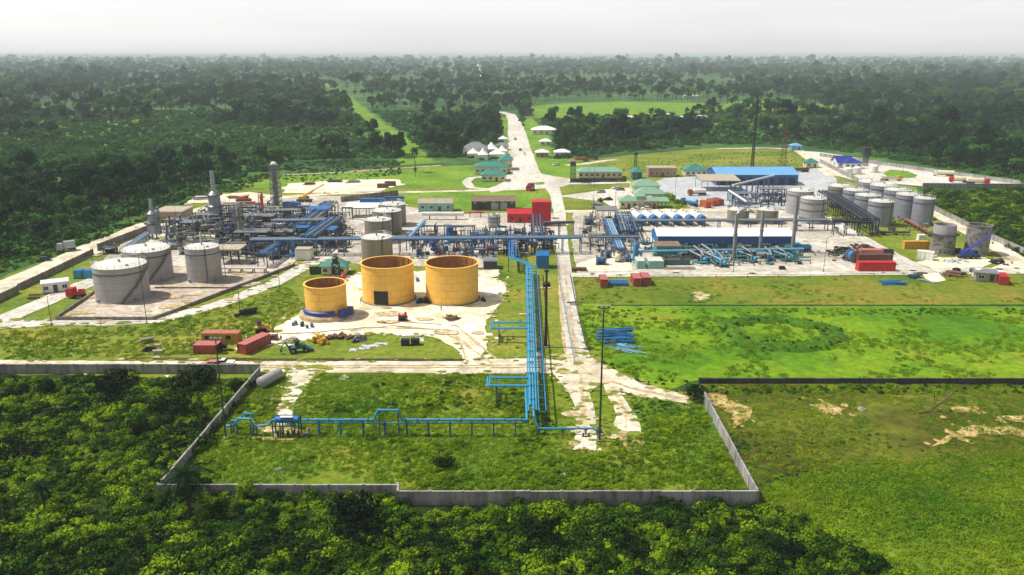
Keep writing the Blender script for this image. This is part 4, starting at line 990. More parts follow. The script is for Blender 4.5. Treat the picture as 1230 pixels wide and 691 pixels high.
steel_frame(214, 277, 9, 5, 4, 1, 'low dark structure in front of the flat roofed building', 'dsteel')
steel_frame(340, 268, 15, 5, 5, 1, 'long low structure in front of the scaffolded tower', 'dsteel')
steel_frame(295, 262, 11, 6, 4.6, 1, 'low dark structure in front of the orange containers', 'dsteel')
steel_frame(384, 270, 9, 9, 6, 2, 'blue steel structure at the corner of the upper pipe rack', 'dblue', deckmat='bblue')
steel_frame(390, 298, 9, 7, 6.4, 1, 'blue platform with bright blue deck over the main rack', 'dblue', deckmat='bblue')
steel_frame(364, 291, 5, 5, 5.2, 1, 'small bright blue platform left of the blue corner structure', 'dblue', deckmat='bblue')
hvessel(204, 291, 6.2, 1.0, 'long cream horizontal vessel behind the front slab tanks', 'cream', z=.9)
hvessel(252, 294, 8, 1.1, 'cream horizontal vessel just behind the tall slab tank', 'cream', z=1.4)
hvessel(200, 279, 6, .9, 'grey horizontal vessel near the flat roofed building', 'steel', .2, 1)
hvessel(222, 282, 5, .8, 'grey horizontal vessel lying at an angle beside the dark structure', 'tank', .8, 1.2)
hvessel(262, 284, 6, .9, 'grey vessel slanting away left of the tall structure', 'tank', .7, 1.4)
hvessel(322, 290, 6, .8, 'dark horizontal vessel under the main rack left end', 'dsteel', 0, 3)
hvessel(346, 283, 7, .9, 'brownish vessel lying between the two pipe racks', 'tankbrown', .5, 2)
hvessel(300, 272, 8, .7, 'cream vessel on saddles behind the tall tan column', 'cream', 0, 3)
hvessel(330, 281, 8, .6, 'white pipe like vessel below the upper rack', 'white', 0, 3)
hvessel(246, 281, 4, 1.0, 'cream vessel between the heater and the dark structure', 'cream', 1.2, 1.6)
skid(134, 305, 'dark blue pump skid at the left end of the process units', 5, 3, 'navy', h=3.2)
# generic small skids scattered through the units
gi = 0
for px, py in ((206, 300), (216, 296), (222, 306), (236, 302), (272, 291), (296, 306), (316, 308), (328, 303), (342, 306), (351, 299), (268, 276), (240, 270), (322, 269), (352, 276), (300, 283), (330, 312), (304, 317), (412, 303)):
    gi += 1; skid(px, py, 'small pump skid with pipework among the left process units', 3.4, 2, ('dsteel', 'steel', 'galv', 'dblue')[gi % 4], seed=gi, rot=(gi % 3)*.8, group='pump skids in the left process units')
for i, (px, py) in enumerate(((530, 304), (549, 302), (562, 304), (590, 300), (610, 304), (505, 306), (545, 292), (515, 292), (570, 293), (610, 292), (630, 292))):
    skid(px, py, 'small pump skid with pipework between the yellow tanks and the main rack', 3.2, 2, ('dsteel', 'black', 'red', 'steel')[(i*3+1) % 4 if i != 1 else 2], seed=40+i, rot=(i % 3)*.7, group='pump skids around the main rack', h=2.0)
t = rack('slanting bank of light blue pipes beside the shorter heater', (150, 304), (178, 284), 3, 1.2, 4, [(-1, .3, 'galv', 0), (-.2, .3, 'rblue', 0), (.7, .3, 'galv', 0)], 'steel')
# main pipe racks
rack('long blue pipe rack crossing the plant behind the yellow tanks', (305, 307), (697, 304), 4.2, 5.4, 6, [(-1.8, .2, 'bblue', .1), (-1.1, .28, 'galv', .1), (-.3, .16, 'rblue', .1), (.5, .28, 'steel', .1), (1.4, .25, 'dblue', .1)], 'dblue')
rack('upper pipe rack with grey and blue pipes behind the main rack', (330, 284), (404, 283), 4, 5.6, 6, [(-1.5, .45, 'steel', .1), (-.4, .3, 'bblue', .1), (.6, .3, 'dblue', .1), (1.4, .3, 'galv', .1)], 'dblue')
rack('blue pipe rack slanting back towards the yellow crane', (364, 287), (398, 257), 6, 5, 7, [(-2.4, .35, 'galv', .1), (-1.2, .3, 'dblue', .1), (0, .4, 'steel', .1), (1.2, .3, 'bblue', .1), (2.3, .3, 'dblue', .1)], 'dblue')
rack('second blue rack slanting over the main rack', (372, 307), (402, 283), 5, 6.4, 7, [(-1.9, .35, 'tankbrown', .1), (-.6, .35, 'dblue', .1), (.6, .3, 'rblue', .1), (1.8, .3, 'dblue', .1)], 'dblue')
rack('slanting pipe rack beside the bund wall behind the tall slab tank', (316, 322), (342, 303), 3, 4.4, 5, [(-.9, .3, 'bblue', .1), (0, .3, 'steel', .1), (.9, .25, 'dblue', .1)], 'dblue')
rack('low run of white and blue pipes on short posts beside the slab', (262, 328), (319, 328), 1.6, 1.2, 4, [(-.5, .4, 'white', .1), (.5, .3, 'bblue', .1)], 'dblue', deck=False)
rack('thin pipe rack with a white pipe behind the workshop racks', (503, 283), (570, 283), 2.4, 3.6, 6, [(-.6, .4, 'white', .1), (.6, .25, 'dblue', .1)], 'dblue')
rack('large light blue pipe slanting back from the main rack', (492, 302), (510, 281), 2, 4, 6, [(0, .65, 'rblue', .1)], 'dblue', deck=False)
rack('short portal rack over the central road beside the red tank', (655, 285), (688, 284), 2.5, 5.2, 5, [(-.6, .25, 'dsteel', .1), (.5, .3, 'steel', .1)], 'dsteel')
rack('dark pipe rack running back to the red tank', (646, 303), (644, 276), 4, 5.6, 5, [(-1.3, .3, 'dblue', .1), (0, .3, 'dsteel', .1), (1.2, .3, 'dblue', .1)], 'dsteel')
rack('pipe rack with blue legs at the left of the right hand yard', (709, 302), (764, 302), 3.2, 5, 5, [(-1.1, .3, 'galv', .1), (0, .35, 'dsteel', .1), (1, .3, 'dblue', .1)], 'dblue')
rack('bank of light blue pipes sloping forward in the right yard', (744, 312), (730, 276), 3.2, 3.6, 5, [(-1.2, .35, 'rblue', .1), (-.4, .35, 'galv', .1), (.4, .3, 'rblue', .1), (1.2, .3, 'dblue', .1)], 'dblue')
rack('dark blue bank of pipes behind the right yard rack', (756, 292), (748, 268), 6, 4.2, 5, [(-2.5, .35, 'dblue', .1), (-1.5, .3, 'navy', .1), (-.5, .3, 'dblue', .1), (.5, .3, 'dblue', .1), (1.5, .35, 'steel', .1), (2.5, .3, 'dblue', .1)], 'dblue')
rack('long grey blue pipe rack behind the long blue shed', (752, 278), (992, 277), 3, 3.9, 6, [(-1, .35, 'galv', .1), (-.1, .3, 'dblue', .1), (.8, .35, 'steel', .1)], 'dblue')
rack('low blue pipe rack in front of the long blue shed', (770, 312), (962, 309), 2.2, 2.6, 6, [(-.6, .28, 'rblue', .1), (.5, .25, 'teal', .1)], 'dteal', deck=False)
rack('dark steel walkway slanting between the banded tank and the tank farm', (1043, 283), (990, 246), 6.5, 6, 3.4, [(-2.8, .3, 'navy', .1), (-1.5, .35, 'dsteel', .1), (0, .3, 'navy', .1), (1.4, .35, 'navy', .1), (2.8, .3, 'dsteel', .1)], 'navy')
rack('dark pipe rack leading right to the front of the tank farm', (1000, 282), (1046, 284), 3.4, 5, 4, [(-1.2, .35, 'navy', .1), (0, .35, 'dsteel', .1), (1.2, .3, 'navy', .1)], 'navy')
rack('low rusty pipe run crossing in front of the slim tank', (1086, 266), (1120, 285), 2.6, .8, 4, [(-.8, .3, 'rust', 0), (0, .3, 'cred', 0), (.8, .25, 'tankbrown', 0)], 'rust', deck=False)
rack('dark low pipe run along the foot of the tank farm', (1048, 282), (1090, 282), 1.6, .6, 4, [(-.5, .4, 'dsteel', 0), (.4, .35, 'dblue', 0)], 'dsteel', deck=False)
rack('inclined white pipe bridge in front of the blue warehouse', (878, 242), (926, 229), 2.4, 7, 6, [(-.6, .5, 'white', .1), (.6, .3, 'dblue', .1)], 'dblue')
rack('lower pipe bridge joining the open shed to the short tanks', (876, 242), (896, 256), 2, 4.5, 5, [(-.4, .4, 'white', .1), (.5, .3, 'steel', .1)], 'dblue')
steel_frame(925, 243, 12, 7, 6, 2, 'dark blue steel structure in front of the warehouse', 'navy')
steel_frame(893, 246, 9, 6, 5, 1, 'low dark structure between the open shed and the fence', 'dblue')
hvessel(532, 264, 17, .85, 'long white horizontal vessel behind the thin pipe rack', 'white', 0, 1.6)
hvessel(571, 261, 7, .35, 'thin red pipe on a low frame in front of the dark workshop', 'red', 0, 1.6, 'pipe_run')
column(540, 289, 5.2, 1.2, 'squat bright blue upright vessel on the thin pipe rack', 'sblue', 0)
tank(586, 601, 274, 4.2, 'small galvanised upright tank near the red shed', 'galv', 'galv', bands=2)
skid(577, 287, 'bright blue compressor block right of the blue vessel', 6, 4, 'bblue', h=3.6)
skid(596, 287, 'light blue pump block beside the galvanised tank', 3.6, 3, 'cyan', h=3)
skid(625, 281, 'pale blue valve skid in front of the red shed', 5, 3, 'rblue', h=2.4)
skid(707, 270, 'dark teal equipment block left of the grey canopy', 3.2, 3, 'dteal', h=4.2)
skid(722, 318, 'blue pump unit at the front of the right yard', 3.4, 3, 'sblue', h=3.4, seed=3)
skid(728, 310, 'second blue pump unit behind the front one', 3.4, 3, 'sblue', h=3.4, seed=5, rot=.6)
skid(754, 314, 'blue filter skid beside the yellow vessel', 4, 2.4, 'bblue', h=2.6, rot=1.3)
hvessel(742, 314, 4.6, 1.0, 'short yellow vessel lying on the sandy yard', 'cream', 1.35, .6)
column(763, 313.5, 6.2, .95, 'light blue upright vessel at the front of the right yard', 'cyan', 0)
container(695.5, 325.5, 'low rusty brown skip on the sandy patch', 'rust', 4.6, 0, 2, 1.0, open_=True, name='skip')
for i, (x, lb) in enumerate(((766.5, 'blue and white bullet vessel at the left end of the row'), (780, 'second bullet vessel from the left with dark blue end'), (794, 'third bullet vessel from the left in the row'), (809, 'fourth bullet vessel from the left in the row'), (823, 'fifth bullet vessel next to the right end'), (837, 'bullet vessel at the right end of the row'))):
    t = hvessel(x, 268, 13, 1.55, lb, 'white', pi/2+.12, 1.2, 'bullet_tank', 'dblue', 'bullet tank', 'bullet vessels in a row behind the long shed')
    B().drum((-6.5, 0, 2.75), (-3.6, 0, 2.75), 1.6, 14).build('end_cap', M['bblue'], t, True)
# exhaust stacks by the long shed
for px, py, H_, r_, lb in ((881, 313, 15.5, .62, 'tall pale exhaust stack in front of the middle of the long shed'), (912.5, 305, 14.5, .6, 'tall pale exhaust stack in front of the right half of the shed'), (951.5, 303, 19, .66, 'tallest exhaust stack at the right end of the long shed')):
    t = thing('exhaust_stack', lb, 'stack', P(px, py)); B().cyl((0, 0, 1), (0, 0, H_), r_, 14, r_*.9).build('stack', M['galv'], t, True)
    B().lathe([(r_*2, 0), (r_*1.7, .5), (r_*1.1, 1.1)], 14).build('base', M['concrete'], t)
    B().lathe([(r_, H_*.55), (r_*1.25, H_*.55), (r_*1.25, H_*.57), (r_, H_*.57)], 14).lathe([(r_*.88, H_), (r_*1.1, H_), (r_*1.1, H_+.25), (r_*.8, H_+.25)], 14).build('flange', M['steel'], t)
    if px < 890: B().tube([(0, 0, H_-.3), (.9, .3, H_+.7), (3.0, .9, H_+1.6)], r_*.8, 12).build('hood', M['galv'], t, True)
    ladder_part(t, 0, -r_-.15, .5, H_-.5)
# compressor trains
def compressor(px, py, label, mat, rot=0, s=1.0, duct='steel'):
    t = thing('compressor_skid', label, 'compressor', P(px, py), rot, 'compressor skids in front of the long shed')
    B().box(0, 0, 0, 3.2*s, 9*s, .5).build('base_frame', M['dsteel'], t)
    B().drum((0, -3*s, 1.7*s), (0, 1.5*s, 1.7*s), 1.0*s, 12).build('compressor', M[mat], t, True)
    B().box(0, 3*s, .5, 2.4*s, 2.4*s, 2.2*s).box(0, 3*s, .5+2.2*s, 2*s, 2*s, .3).build('engine', M[mat], t)
    B().tube([(-1.1*s, -3.6*s, .6), (-1.1*s, -3.6*s, 2.6*s), (-1.1*s, 4*s, 2.9*s)], .3*s, 8).build('pipe', M['galv'], t, True)
    B().tube([(.9*s, -3.4*s, 1.4*s), (.9*s, 0, 3.4*s), (.9*s, 4.2*s, 4.2*s)], .36*s, 10).build('duct', M[duct], t, True)
    B().ball((0, -4.2*s, 1.6*s), .9*s, 12, 6).build('scrubber', M['cyan'], t, True)
for px, py, lb, mt, rt, s_ in ((838, 314, 'dark compressor skid with big pale ducts left of the first exhaust stack', 'dsteel', .35, 1.0), (849, 313, 'compressor skid with pale ducts second from the left', 'steel', .4, 1.05), (862, 318, 'light teal compressor skid at the very front of the row', 'cyan', .3, .95),
        (897, 313, 'dark teal compressor skid between the first two exhaust stacks', 'dteal', .45, .9), (921, 311, 'teal compressor skid right of the second exhaust stack', 'teal', .2, .8), (938, 312, 'dark teal compressor skid at the right end of the row', 'dteal', .5, .85)):
    compressor(px, py, lb, mt, rt, s_)
for i, (px, py) in enumerate(((822, 309), (830, 304), (873, 308), (888, 304), (905, 307), (930, 303), (945, 307), (960, 309), (820, 300), (780, 302), (776, 294))):
    skid(px, py, 'small teal pump skid among the compressors by the long shed', 3.4, 2.2, ('dteal', 'teal', 'steel')[i % 3], seed=70+i, rot=(i % 4)*.5, group='pump skids by the long shed')

# dense small pipework nobody could count
def pipework(name, label, poly, n, seed, hmax, mats, lmax=7):
    R = random.Random(seed); ws = [P(*q) for q in poly]; wp = [(q.x, q.y) for q in ws]
    x0, x1 = min(q[0] for q in wp), max(q[0] for q in wp); y0, y1 = min(q[1] for q in wp), max(q[1] for q in wp)
    bs = [B() for _ in mats]; k = 0
    while k < n:
        x, y = R.uniform(x0, x1), R.uniform(y0, y1)
        if not inpoly(x, y, wp): continue
        k += 1; b = bs[R.randrange(len(mats))]; u = R.random(); z = R.uniform(.4, hmax); l = R.uniform(1.5, lmax)
        if u < .45:
            d = Vector((l, 0, 0)) if R.random() < .6 else Vector((0, l*1.3, 0)); p = Vector((x, y, z)); r = R.choice((.08, .12, .16, .25)); s = Vector((0, 0, -z))
            b.tube([p+s, p, p+d, p+d+s*R.choice((1, .5, .0))], r, 6)
        elif u < .6: b.cyl((x, y, 0), (x, y, R.uniform(1.5, hmax*1.25)), R.choice((.07, .1, .3)), 6)
        elif u < .75: b.box(x, y, R.choice((0, 0, z*.5)), R.uniform(.5, 2), R.uniform(.5, 2), R.uniform(.4, 1.8), R.choice((0, .7)))
        elif u < .88: b.drum((x, y, .9+z*.3), (x+l*.5, y+R.uniform(-.5, 1), .9+z*.3), R.uniform(.3, .7), 9).box(x+l*.25, y, 0, .3, .6, .9+z*.3)
        else:
            b.box(x, y, z, R.uniform(1, 3.5), R.uniform(1, 2.5), .1)
            for a in (-1, 1): b.cyl((x+a*.5, y, 0), (x+a*.5, y, z+1), .06, 4)
    t = thing(name, label, 'pipework', (0, 0, 0))
    for b, m_ in zip(bs, mats):
        o = b.build('pipework', M[m_], t); o['kind'] = 'stuff'
pipework('pipework', 'dense tangle of grey pipes and small vessels in the left process units', [(196, 300), (205, 272), (265, 262), (330, 258), (412, 262), (416, 300), (345, 312), (262, 312)], 1150, 3, 6.0, ['dsteel', 'steel', 'tankbrown', 'dsteel', 'galv', 'black', 'dsteel', 'dblue', 'cream', 'bblue', 'steel', 'dsteel'])
pipework('pipework', 'scattered pipes and small gear along the main pipe rack', [(490, 312), (490, 284), (640, 280), (664, 284), (664, 306), (600, 312)], 330, 5, 4.2, ['dsteel', 'steel', 'bblue', 'black', 'rust', 'galv', 'dblue', 'dsteel'], 5)
pipework('pipework', 'small pipes and valves in front of the long blue shed', [(776, 314), (772, 300), (960, 300), (964, 318), (850, 322)], 200, 6, 2.6, ['dteal', 'steel', 'dsteel', 'galv', 'teal', 'dsteel'], 5)
pipework('pipework', 'pipes between the canopy and the bullet vessels', [(696, 300), (700, 268), (765, 262), (775, 290), (764, 308)], 150, 7, 3.6, ['dsteel', 'steel', 'dblue', 'tankbrown'], 6)
pipework('pipework', 'pipes around the dark structure by the fence', [(874, 252), (876, 238), (942, 236), (945, 250)], 70, 8, 4.0, ['navy', 'steel', 'dblue', 'galv'], 6)
pipework('pipework', 'low pipes between the tank farm tanks', [(1000, 285), (985, 258), (1000, 248), (1125, 270), (1100, 284)], 60, 9, 1.6, ['dsteel', 'steel', 'rust', 'galv'], 8)
# ================================================================ CONTAINERS, CRATES
container(764, 341.5, 'pale topped red container on the grass, left one of the touching pair', 'cred', 6.06, -pi/2, roof='pink')
container(775, 340.5, 'pale topped red container on the grass, right one of the touching pair', 'cred', 6.06, -pi/2, roof='pink')
container(724.5, 343, 'narrow red container left of the rack of blue barrels', 'cred', 6.06, -pi/2, W_=2.0, roof='pink')
t = thing('barrel_pallet', 'pallet of dark blue barrels between the red containers', 'barrels', P(743, 342))
B().box(0, 0, 0, 5.6, 4.6, .15).build('pallet', M['concrete'], t)
me = B().lathe([(.28, .15), (.3, .2), (.3, .55), (.32, .58), (.3, .61), (.3, 1.0), (.26, 1.02), (.01, 1.02)], 10).mesh('barrel', M['bblue'], True)
for i in range(8):
    for j in range(5): link('barrel', me, t, (-2.35+.67*i, -1.8+.85*j, 0))
container(768, 320.5, 'mint green container at the left of the pair in the right yard', 'mint', 6.06, -pi/2, roof='tankroof')
container(781.5, 320.5, 'mint green container, left half of the touching pair in the yard', 'mint', 6.06, -pi/2, roof='tankroof')
container(790.5, 320.5, 'mint green container, right half of the touching pair in the yard', 'mint', 6.06, -pi/2, roof='tankroof')
container(811, 318, 'long low brown topped teal tank skid on the right yard', 'dteal', 9, 0, 2.2, 1.8, roof='rust', name='flat_skid')
t = thing('girder_pile', 'pile of long pale beams lying at the yard edge', 'beams', P(816, 323.5), .04)
for i in range(6): B().box(random.uniform(-.5, .5), -.9+.35*i, .02+.3*(i % 2), 9+random.uniform(-1, 1), .28, .28, random.uniform(-.03, .03)).build('beam', M['flat'], t)
for i, (x, y, lb, mt) in enumerate(((847, 249, 'bright orange container, nearest of the three by the open shed', 'orange'), (855, 247, 'orange container in the middle of the three by the open shed', 'orange'), (862.5, 246, 'dull red container, right one of the three by the open shed', 'cred'))):
    container(x, y, lb, mt, 6.06, -pi/2+.25, H_=2.8)
container(1051, 325.5, 'bright red container in front of the brown container', 'red', 11.5, 0, 2.5, 3.0)
container(1049, 317.5, 'dark brown container behind the bright red one', 'rust', 11, 0, 2.5, 3.4)
container(1045, 308.5, 'faded orange container behind the brown container', 'pink', 7.5, 0, 2.5, 2.6)
container(1059, 305, 'dark rusty flat rack near the scrap heap', 'black', 7, -.15, 2.4, 1.6, open_=True, name='flat_rack')
container(1099, 298.5, 'long dull yellow container left of the unfinished tanks', 'cyellow', 8.6, 0, 2.5, 2.7)
container(1203, 340, 'red container on the grass at the far right', 'red', 6.06, -pi/2-.35, roof='red')
t = container(1111, 312, 'white generator box standing on dry grass', 'white', 5, -.55, 2.6, 2.9, name='generator_box')
container(1106, 289, 'small white cabin behind the dull yellow container', 'white', 2.6, 0, 2.2, 2.2, name='site_cabin')
container(448, 248, 'bright blue container left one behind the white roofed shed', 'bblue', 11, 0, H_=3.6)
container(474, 244, 'deep blue container right one behind the grey tanks', 'sblue', 8.6, 0, H_=3)
container(351, 250, 'deep blue container by the scaffolded tower', 'sblue', 7.6, 0, H_=2.8)
container(296, 250, 'rusty orange container behind the dark structure, left of the tower', 'orange', 7.6, 0, H_=2.8)
container(321, 250, 'white container left of the scaffolded tower', 'white', 4.4, 0)
container(460, 226, 'rust brown crate box on the sandy clearing, nearer one', 'rust', 5.5, 0, 2.4, 2.2, name='crate')
container(469, 223.5, 'rust brown crate box on the sandy clearing, farther one', 'rust', 5.5, 0, 2.4, 2.4, name='crate')
container(267, 411, 'long yellow container cabin with a faded pink roof', 'cyellow', 8.6, .0, 2.5, 2.6, roof='pink', name='site_cabin')
t = bpy.context.scene.objects[[o.name for o in SC.objects if o.name.startswith('site_cabin') and o.parent is None][-1]]
for x in (-3, 2): window(t, x, -1.27, 1.1, 1.0, .8, frame='dsteel')
container(250, 423, 'pink roofed open fronted container with dark interior by the road', 'cred', 5.4, .0, 3.2, 2.2, roof='pink', open_=True)
container(306, 419, 'pale topped red container slanting back on the sand, long one', 'cred', 8.4, pi/2-.42, 2.5, 2.5, roof='pink')
container(329.5, 408.5, 'small rusty red box on the sand', 'rust', 1.4, 0, 1.2, 1.3, name='tool_box')
container(379, 329, 'green container with a bright green roof behind the small yellow tank', 'dgreen', 3.4, .3, 2.4, 2.6, roof='green')
for x, lb in ((96, 'bright blue square tank left one beside the white cabin'), (107.5, 'bright blue square tank right one beside the big grey tank')):
    t = thing('water_tank', lb, 'water tank', P(x, 334)); B().box(0, 0, .3, 2.5, 2.5, 2.2, 0, .96, .96).build('tank', M['cyan'], t)
    B().box(0, 0, 2.5, 2.3, 2.3, .12).build('lid', M['bblue'], t); B().box(0, 0, 0, 2.7, 2.7, .3).build('stand', M['dsteel'], t)
# ================================================================ VEHICLES
car(254, 441.5, 'pale pinkish car parked on the cross road behind the wall corner', 'pink', 0.05, 4.6, kind='car')
car(267, 441, 'white pickup behind the pale pinkish car', 'white', .02, 4.8, kind='pickup', dxy=(0, .8))
cg = 'cars parked at the offices'
for px, py, lb, mt, rt in ((764, 253, 'white car parked in front of the small office wing', 'white', 0), (776, 252, 'white car parked in front of the office porch', 'white', .1), (740, 227.5, 'white car at the back of the office car park', 'white', .05),
        (722, 232, 'silver car in the office car park', 'galv', .2), (730, 241, 'dark car at the lawn edge of the car park', 'black', .1), (668, 199, 'white car on the road by the guard tower', 'white', .25), (704, 213, 'white pickup at the long green office', 'white', 0),
        (625, 181, 'dark car on the entrance road', 'black', 1.5), (630, 186, 'white car coming down the entrance road', 'white', 1.6), (619, 168, 'grey car far up the entrance road', 'steel', 1.5), (745, 229, 'grey car beside the white car at the back of the car park', 'steel', 0)):
    car(px, py, lb, mt, rt, group=cg if py > 220 else None)
truck(699, 194, 'rusty orange truck at the forest edge', 'orange', 'bed', 'orange', 0, 9)
truck(711, 192, 'dark truck beside the rusty orange truck', 'dsteel', 'box', 'dsteel', 0, 8)
truck(637, 229, 'dark red truck turning at the plaza', 'red', 'box', 'rust', 1.2, 6.5)
for px, py, lb, cb, lm, rt in ((1133, 212, 'cream tanker truck, left one at the forest wall of the truck park', 'white', 'cream', -.35), (1153, 219.5, 'cream tanker truck with white cab along the near edge of the truck park', 'red', 'cream', -.25), (1174, 221.5, 'tanker truck with a red cab at the end of the truck park', 'red', 'cream', pi-.25),
        (1070, 217.5, 'yellowish flat truck beside the green ellipse', 'cyellow', 'cream', pi-.1), (940, 212, 'red tanker truck beside the blue warehouse', 'red', 'cred', .1), (960, 207, 'dark red truck at the wet yard', 'cred', 'rust', .1)):
    truck(px, py, lb, cb, 'tank' if 'tanker' in lb else 'bed', lm, rt, 11)
truck(837, 235, 'white tanker truck by the open sided shed', 'orange', 'tank', 'white', .1, 9)
truck(828, 247, 'blue and white tanker parked slanting on the lawn edge', 'dteal', 'tank', 'rblue', -.9, 9)
truck(789, 212, 'dark van parked in front of the tan store', 'black', 'box', 'black', 0, 7)
t = truck(963, 302, 'light teal flat trailer behind the exhaust stack', 'cyan', 'bed', 'cyan', 0, 6)
truck(1181, 336, 'white lorry parked against the grey roofed hut', 'white', 'bed', 'bblue', -.9, 6)
truck(80, 302, 'grey lorry on the pale track at the left', 'galv', 'box', 'galv', .6, 6)
car(52, 314, 'greenish wrecked car in the grass beside the track', 'dgreen', .5)
t = truck(92, 358, 'small red truck beside the bund wall', 'red', 'bed', 'red', 0, 4.6)
for px, py, lb in ((1019, 210, 'white round tank left one by the blue roofed houses'), (1029, 209, 'white round tank right one by the blue roofed houses'), (1049, 207, 'white round tank near the green ellipse')):
    c = P(px, py); t = thing('water_tank', lb, 'water tank', c); B().lathe([(2.4, 0), (2.4, 3.6), (1.2, 4.2), (.01, 4.4)], 18).build('shell', M['white'], t, True); B().lathe([(2.6, 0), (2.6, .3), (2.4, .3)], 18).build('base', M['concrete'], t)
def crane(px, py, label, mat, rot, blen, bang, L_=7):
    t = thing('mobile_crane', label, 'crane', P(px, py), rot)
    B().box(0, 0, .8, L_, 2.4, .6).build('chassis', M['dsteel'], t)
    B().box(-L_*.1, 0, 1.45, L_*.5, 2.3, 1.2).build('body', M[mat], t)
    cb = B().box(L_*.2, -.6, 1.45, 1.6, 1.2, 1.6).build('cab', M[mat], t); B().box(L_*.2+.3, -.62, 2.1, 1.1, 1.22, .7).build('window', M['glass'], cb)
    ca, sa = cos(bang), sin(bang); p0 = Vector((-L_*.2, .5, 2.4)); p1 = p0+Vector((ca, 0, sa))*blen*.55; p2 = p0+Vector((ca, 0, sa))*blen
    B().beam(p0, p1, .75).beam(p1, p2, .5).build('boom', M[mat], t); B().cyl(p2, p2-Vector((0, 0, blen*.3)), .06, 4).box(p2.x, p2.y, p2.z-blen*.3-.5, .4, .3, .5).build('hook', M['black'], t)
    for x in (-L_*.36, -L_*.12, L_*.15, L_*.38):
        for s in (-1, 1): wheel(t, x, s*1.0, .6, .4)
crane(366, 243, 'orange yellow crane with its dark boom raised to the right', 'cyellow', 0, 12, .5)
crane(293, 243, 'orange crane parked on the sandy ground behind the orange container', 'orange', .1, 4, .2)
crane(1163, 311, 'blue crane with its boom leaning on the weathered tank', 'deepblue', 0, 11, .62)
def tractor(px, py, label, mat, rot, blade=True, arm=False):
    t = thing('bulldozer' if blade else 'backhoe_loader', label, 'bulldozer' if blade else 'backhoe', P(px, py), rot)
    if blade:
        for s in (-1, 1):
            b = B()
            for i in range(14):
                a = 2*pi*i/14; a2 = a+2*pi/14; f = lambda q: (max(-1.2, min(1.2, 1.75*cos(q))), s*1.0, .55+.5*sin(q))
                p, q = Vector(f(a)), Vector(f(a2)); b.cyl(p, q, .16, 6)
            b.box(0, s*1.0, .2, 2.4, .4, .7); b.build('track', M['rubber'], t)
    else:
        for x, r in ((-1.4, .75), (1.4, .55)):
            for s in (-1, 1): wheel(t, x, s*.95, r, .45)
    B().box(.5, 0, .9, 2.4, 1.3, .9).box(-.9, 0, .9, 1.4, 1.6, .5).build('body', M[mat], t)
    cb = B().box(-.7, 0, 1.4, .1, 1.5, 1.3).box(.1, -.65, 1.4, .1, .1, 1.3).box(.1, .65, 1.4, .1, .1, 1.3).box(-.3, 0, 2.7, 1.3, 1.6, .14).build('cab', M['black'], t)
    B().box(-.3, 0, 1.55, .8, 1.2, 1.0).build('window', M['glass'], cb)
    if blade: B().box(2.3, 0, .15, .2, 3.2, 1.1).beam((2.2, -.9, .6), (.6, -.9, .9), .16).beam((2.2, .9, .6), (.6, .9, .9), .16).build('blade', M[mat], t)
    else:
        B().box(2.7, 0, .2, .9, 2.2, .7, 0, .7).beam((2.5, -.6, .6), (.6, -.6, 1.5), .18).beam((2.5, .6, .6), (.6, .6, 1.5), .18).build('bucket', M[mat], t)
        B().beam((-1.8, 0, 1.0), (-3.0, 0, 2.8), .26).beam((-3.0, 0, 2.8), (-3.9, 0, 1.2), .2).box(-3.9, 0, .7, .5, .6, .6).build('digging_arm', M[mat], t)
    return t
tractor(314, 399, 'yellow bulldozer standing on sand behind the slanting red container', 'cyellow', .3)
tractor(359, 423, 'dusty teal backhoe with big wheels on the rough grass', 'dteal', .4, False)
# ================================================================ POLES, MASTS
pole(720, 530, 24.5, .2, 'very tall dark pole at the end of the blue pipeline', 'dsteel', 2, cat='floodlight pole', name='floodlight_pole')
t = pole(655.5, 417, 18.0, .38, 'thick black pole right of the long ladder rack', 'black', 0, name='floodlight_pole', cat='floodlight pole')
B().lathe([(.4, 14.5), (.9, 14.6), (.9, 15.4), (.4, 15.6)], 10).build('lamp_ring', M['black'], t); B().cyl((0, 0, 18), (0, 0, 18.4), .5, 8).build('cap', M['black'], t)
pole(271.5, 527, 18.5, .17, 'dark pole standing inside the slanting wall at the left', 'dsteel', 2, cat='floodlight pole', name='floodlight_pole')
for px, py, h, lb in ((62, 391, 7.6, 'thin lamp post beside the left plant road'), (176.5, 389, 18, 'tall thin lamp post by the bund corner'), (271, 333, 10, 'lamp post standing on the tank slab'), (336, 347, 7.5, 'thin lamp post with a reddish head by the bund wall'), (208, 330, 9, 'lamp post between the grey slab tanks'), (113, 328, 8, 'lamp post behind the front left tank'),
        (713, 252, 19, 'thin tall pole on the office lawn'), (739, 254, 13, 'thin pole left of the small office wing'), (881, 328, 9, 'thin lamp post on the yard front'), (989, 327, 11, 'thin lamp post on the bare part of the right yard'), (811, 236, 12, 'thin pole on the pale paved yard'), (707, 221, 9, 'thin pole in front of the dark compound wall'),
        (933, 218, 8, 'thin lamp post in front of the blue warehouse'), (1084, 208, 8, 'lamp post on the green ellipse'), (289, 381, 8, 'thin pole on the grass above the slanting red container')):
    pole(px, py, h, .1, lb, 'dsteel', 1)
t = lattice(903, 205, 43, 1.5, .6, 'very tall dark guyed radio mast in front of the forest', 'black', 26, 'radio_mast', 'mast', .13)
lattice(940, 203, 26, 3.6, .9, 'reddish lattice tower at the forest edge', 'rust', 12, 'lattice_tower', 'tower', .09)
lattice(712, 256, 1.0, .4, .4, 'small dark post base on the lawn edge', 'dsteel', 2, 'marker_post', 'post', .05)
t = thing('satellite_dish', 'white dish shaped board on the office lawn', 'dish', P(713, 250)); B().lathe([(.01, 0), (1.2, .25), (2.0, .8)], 18).build('dish', M['white'], t, True)
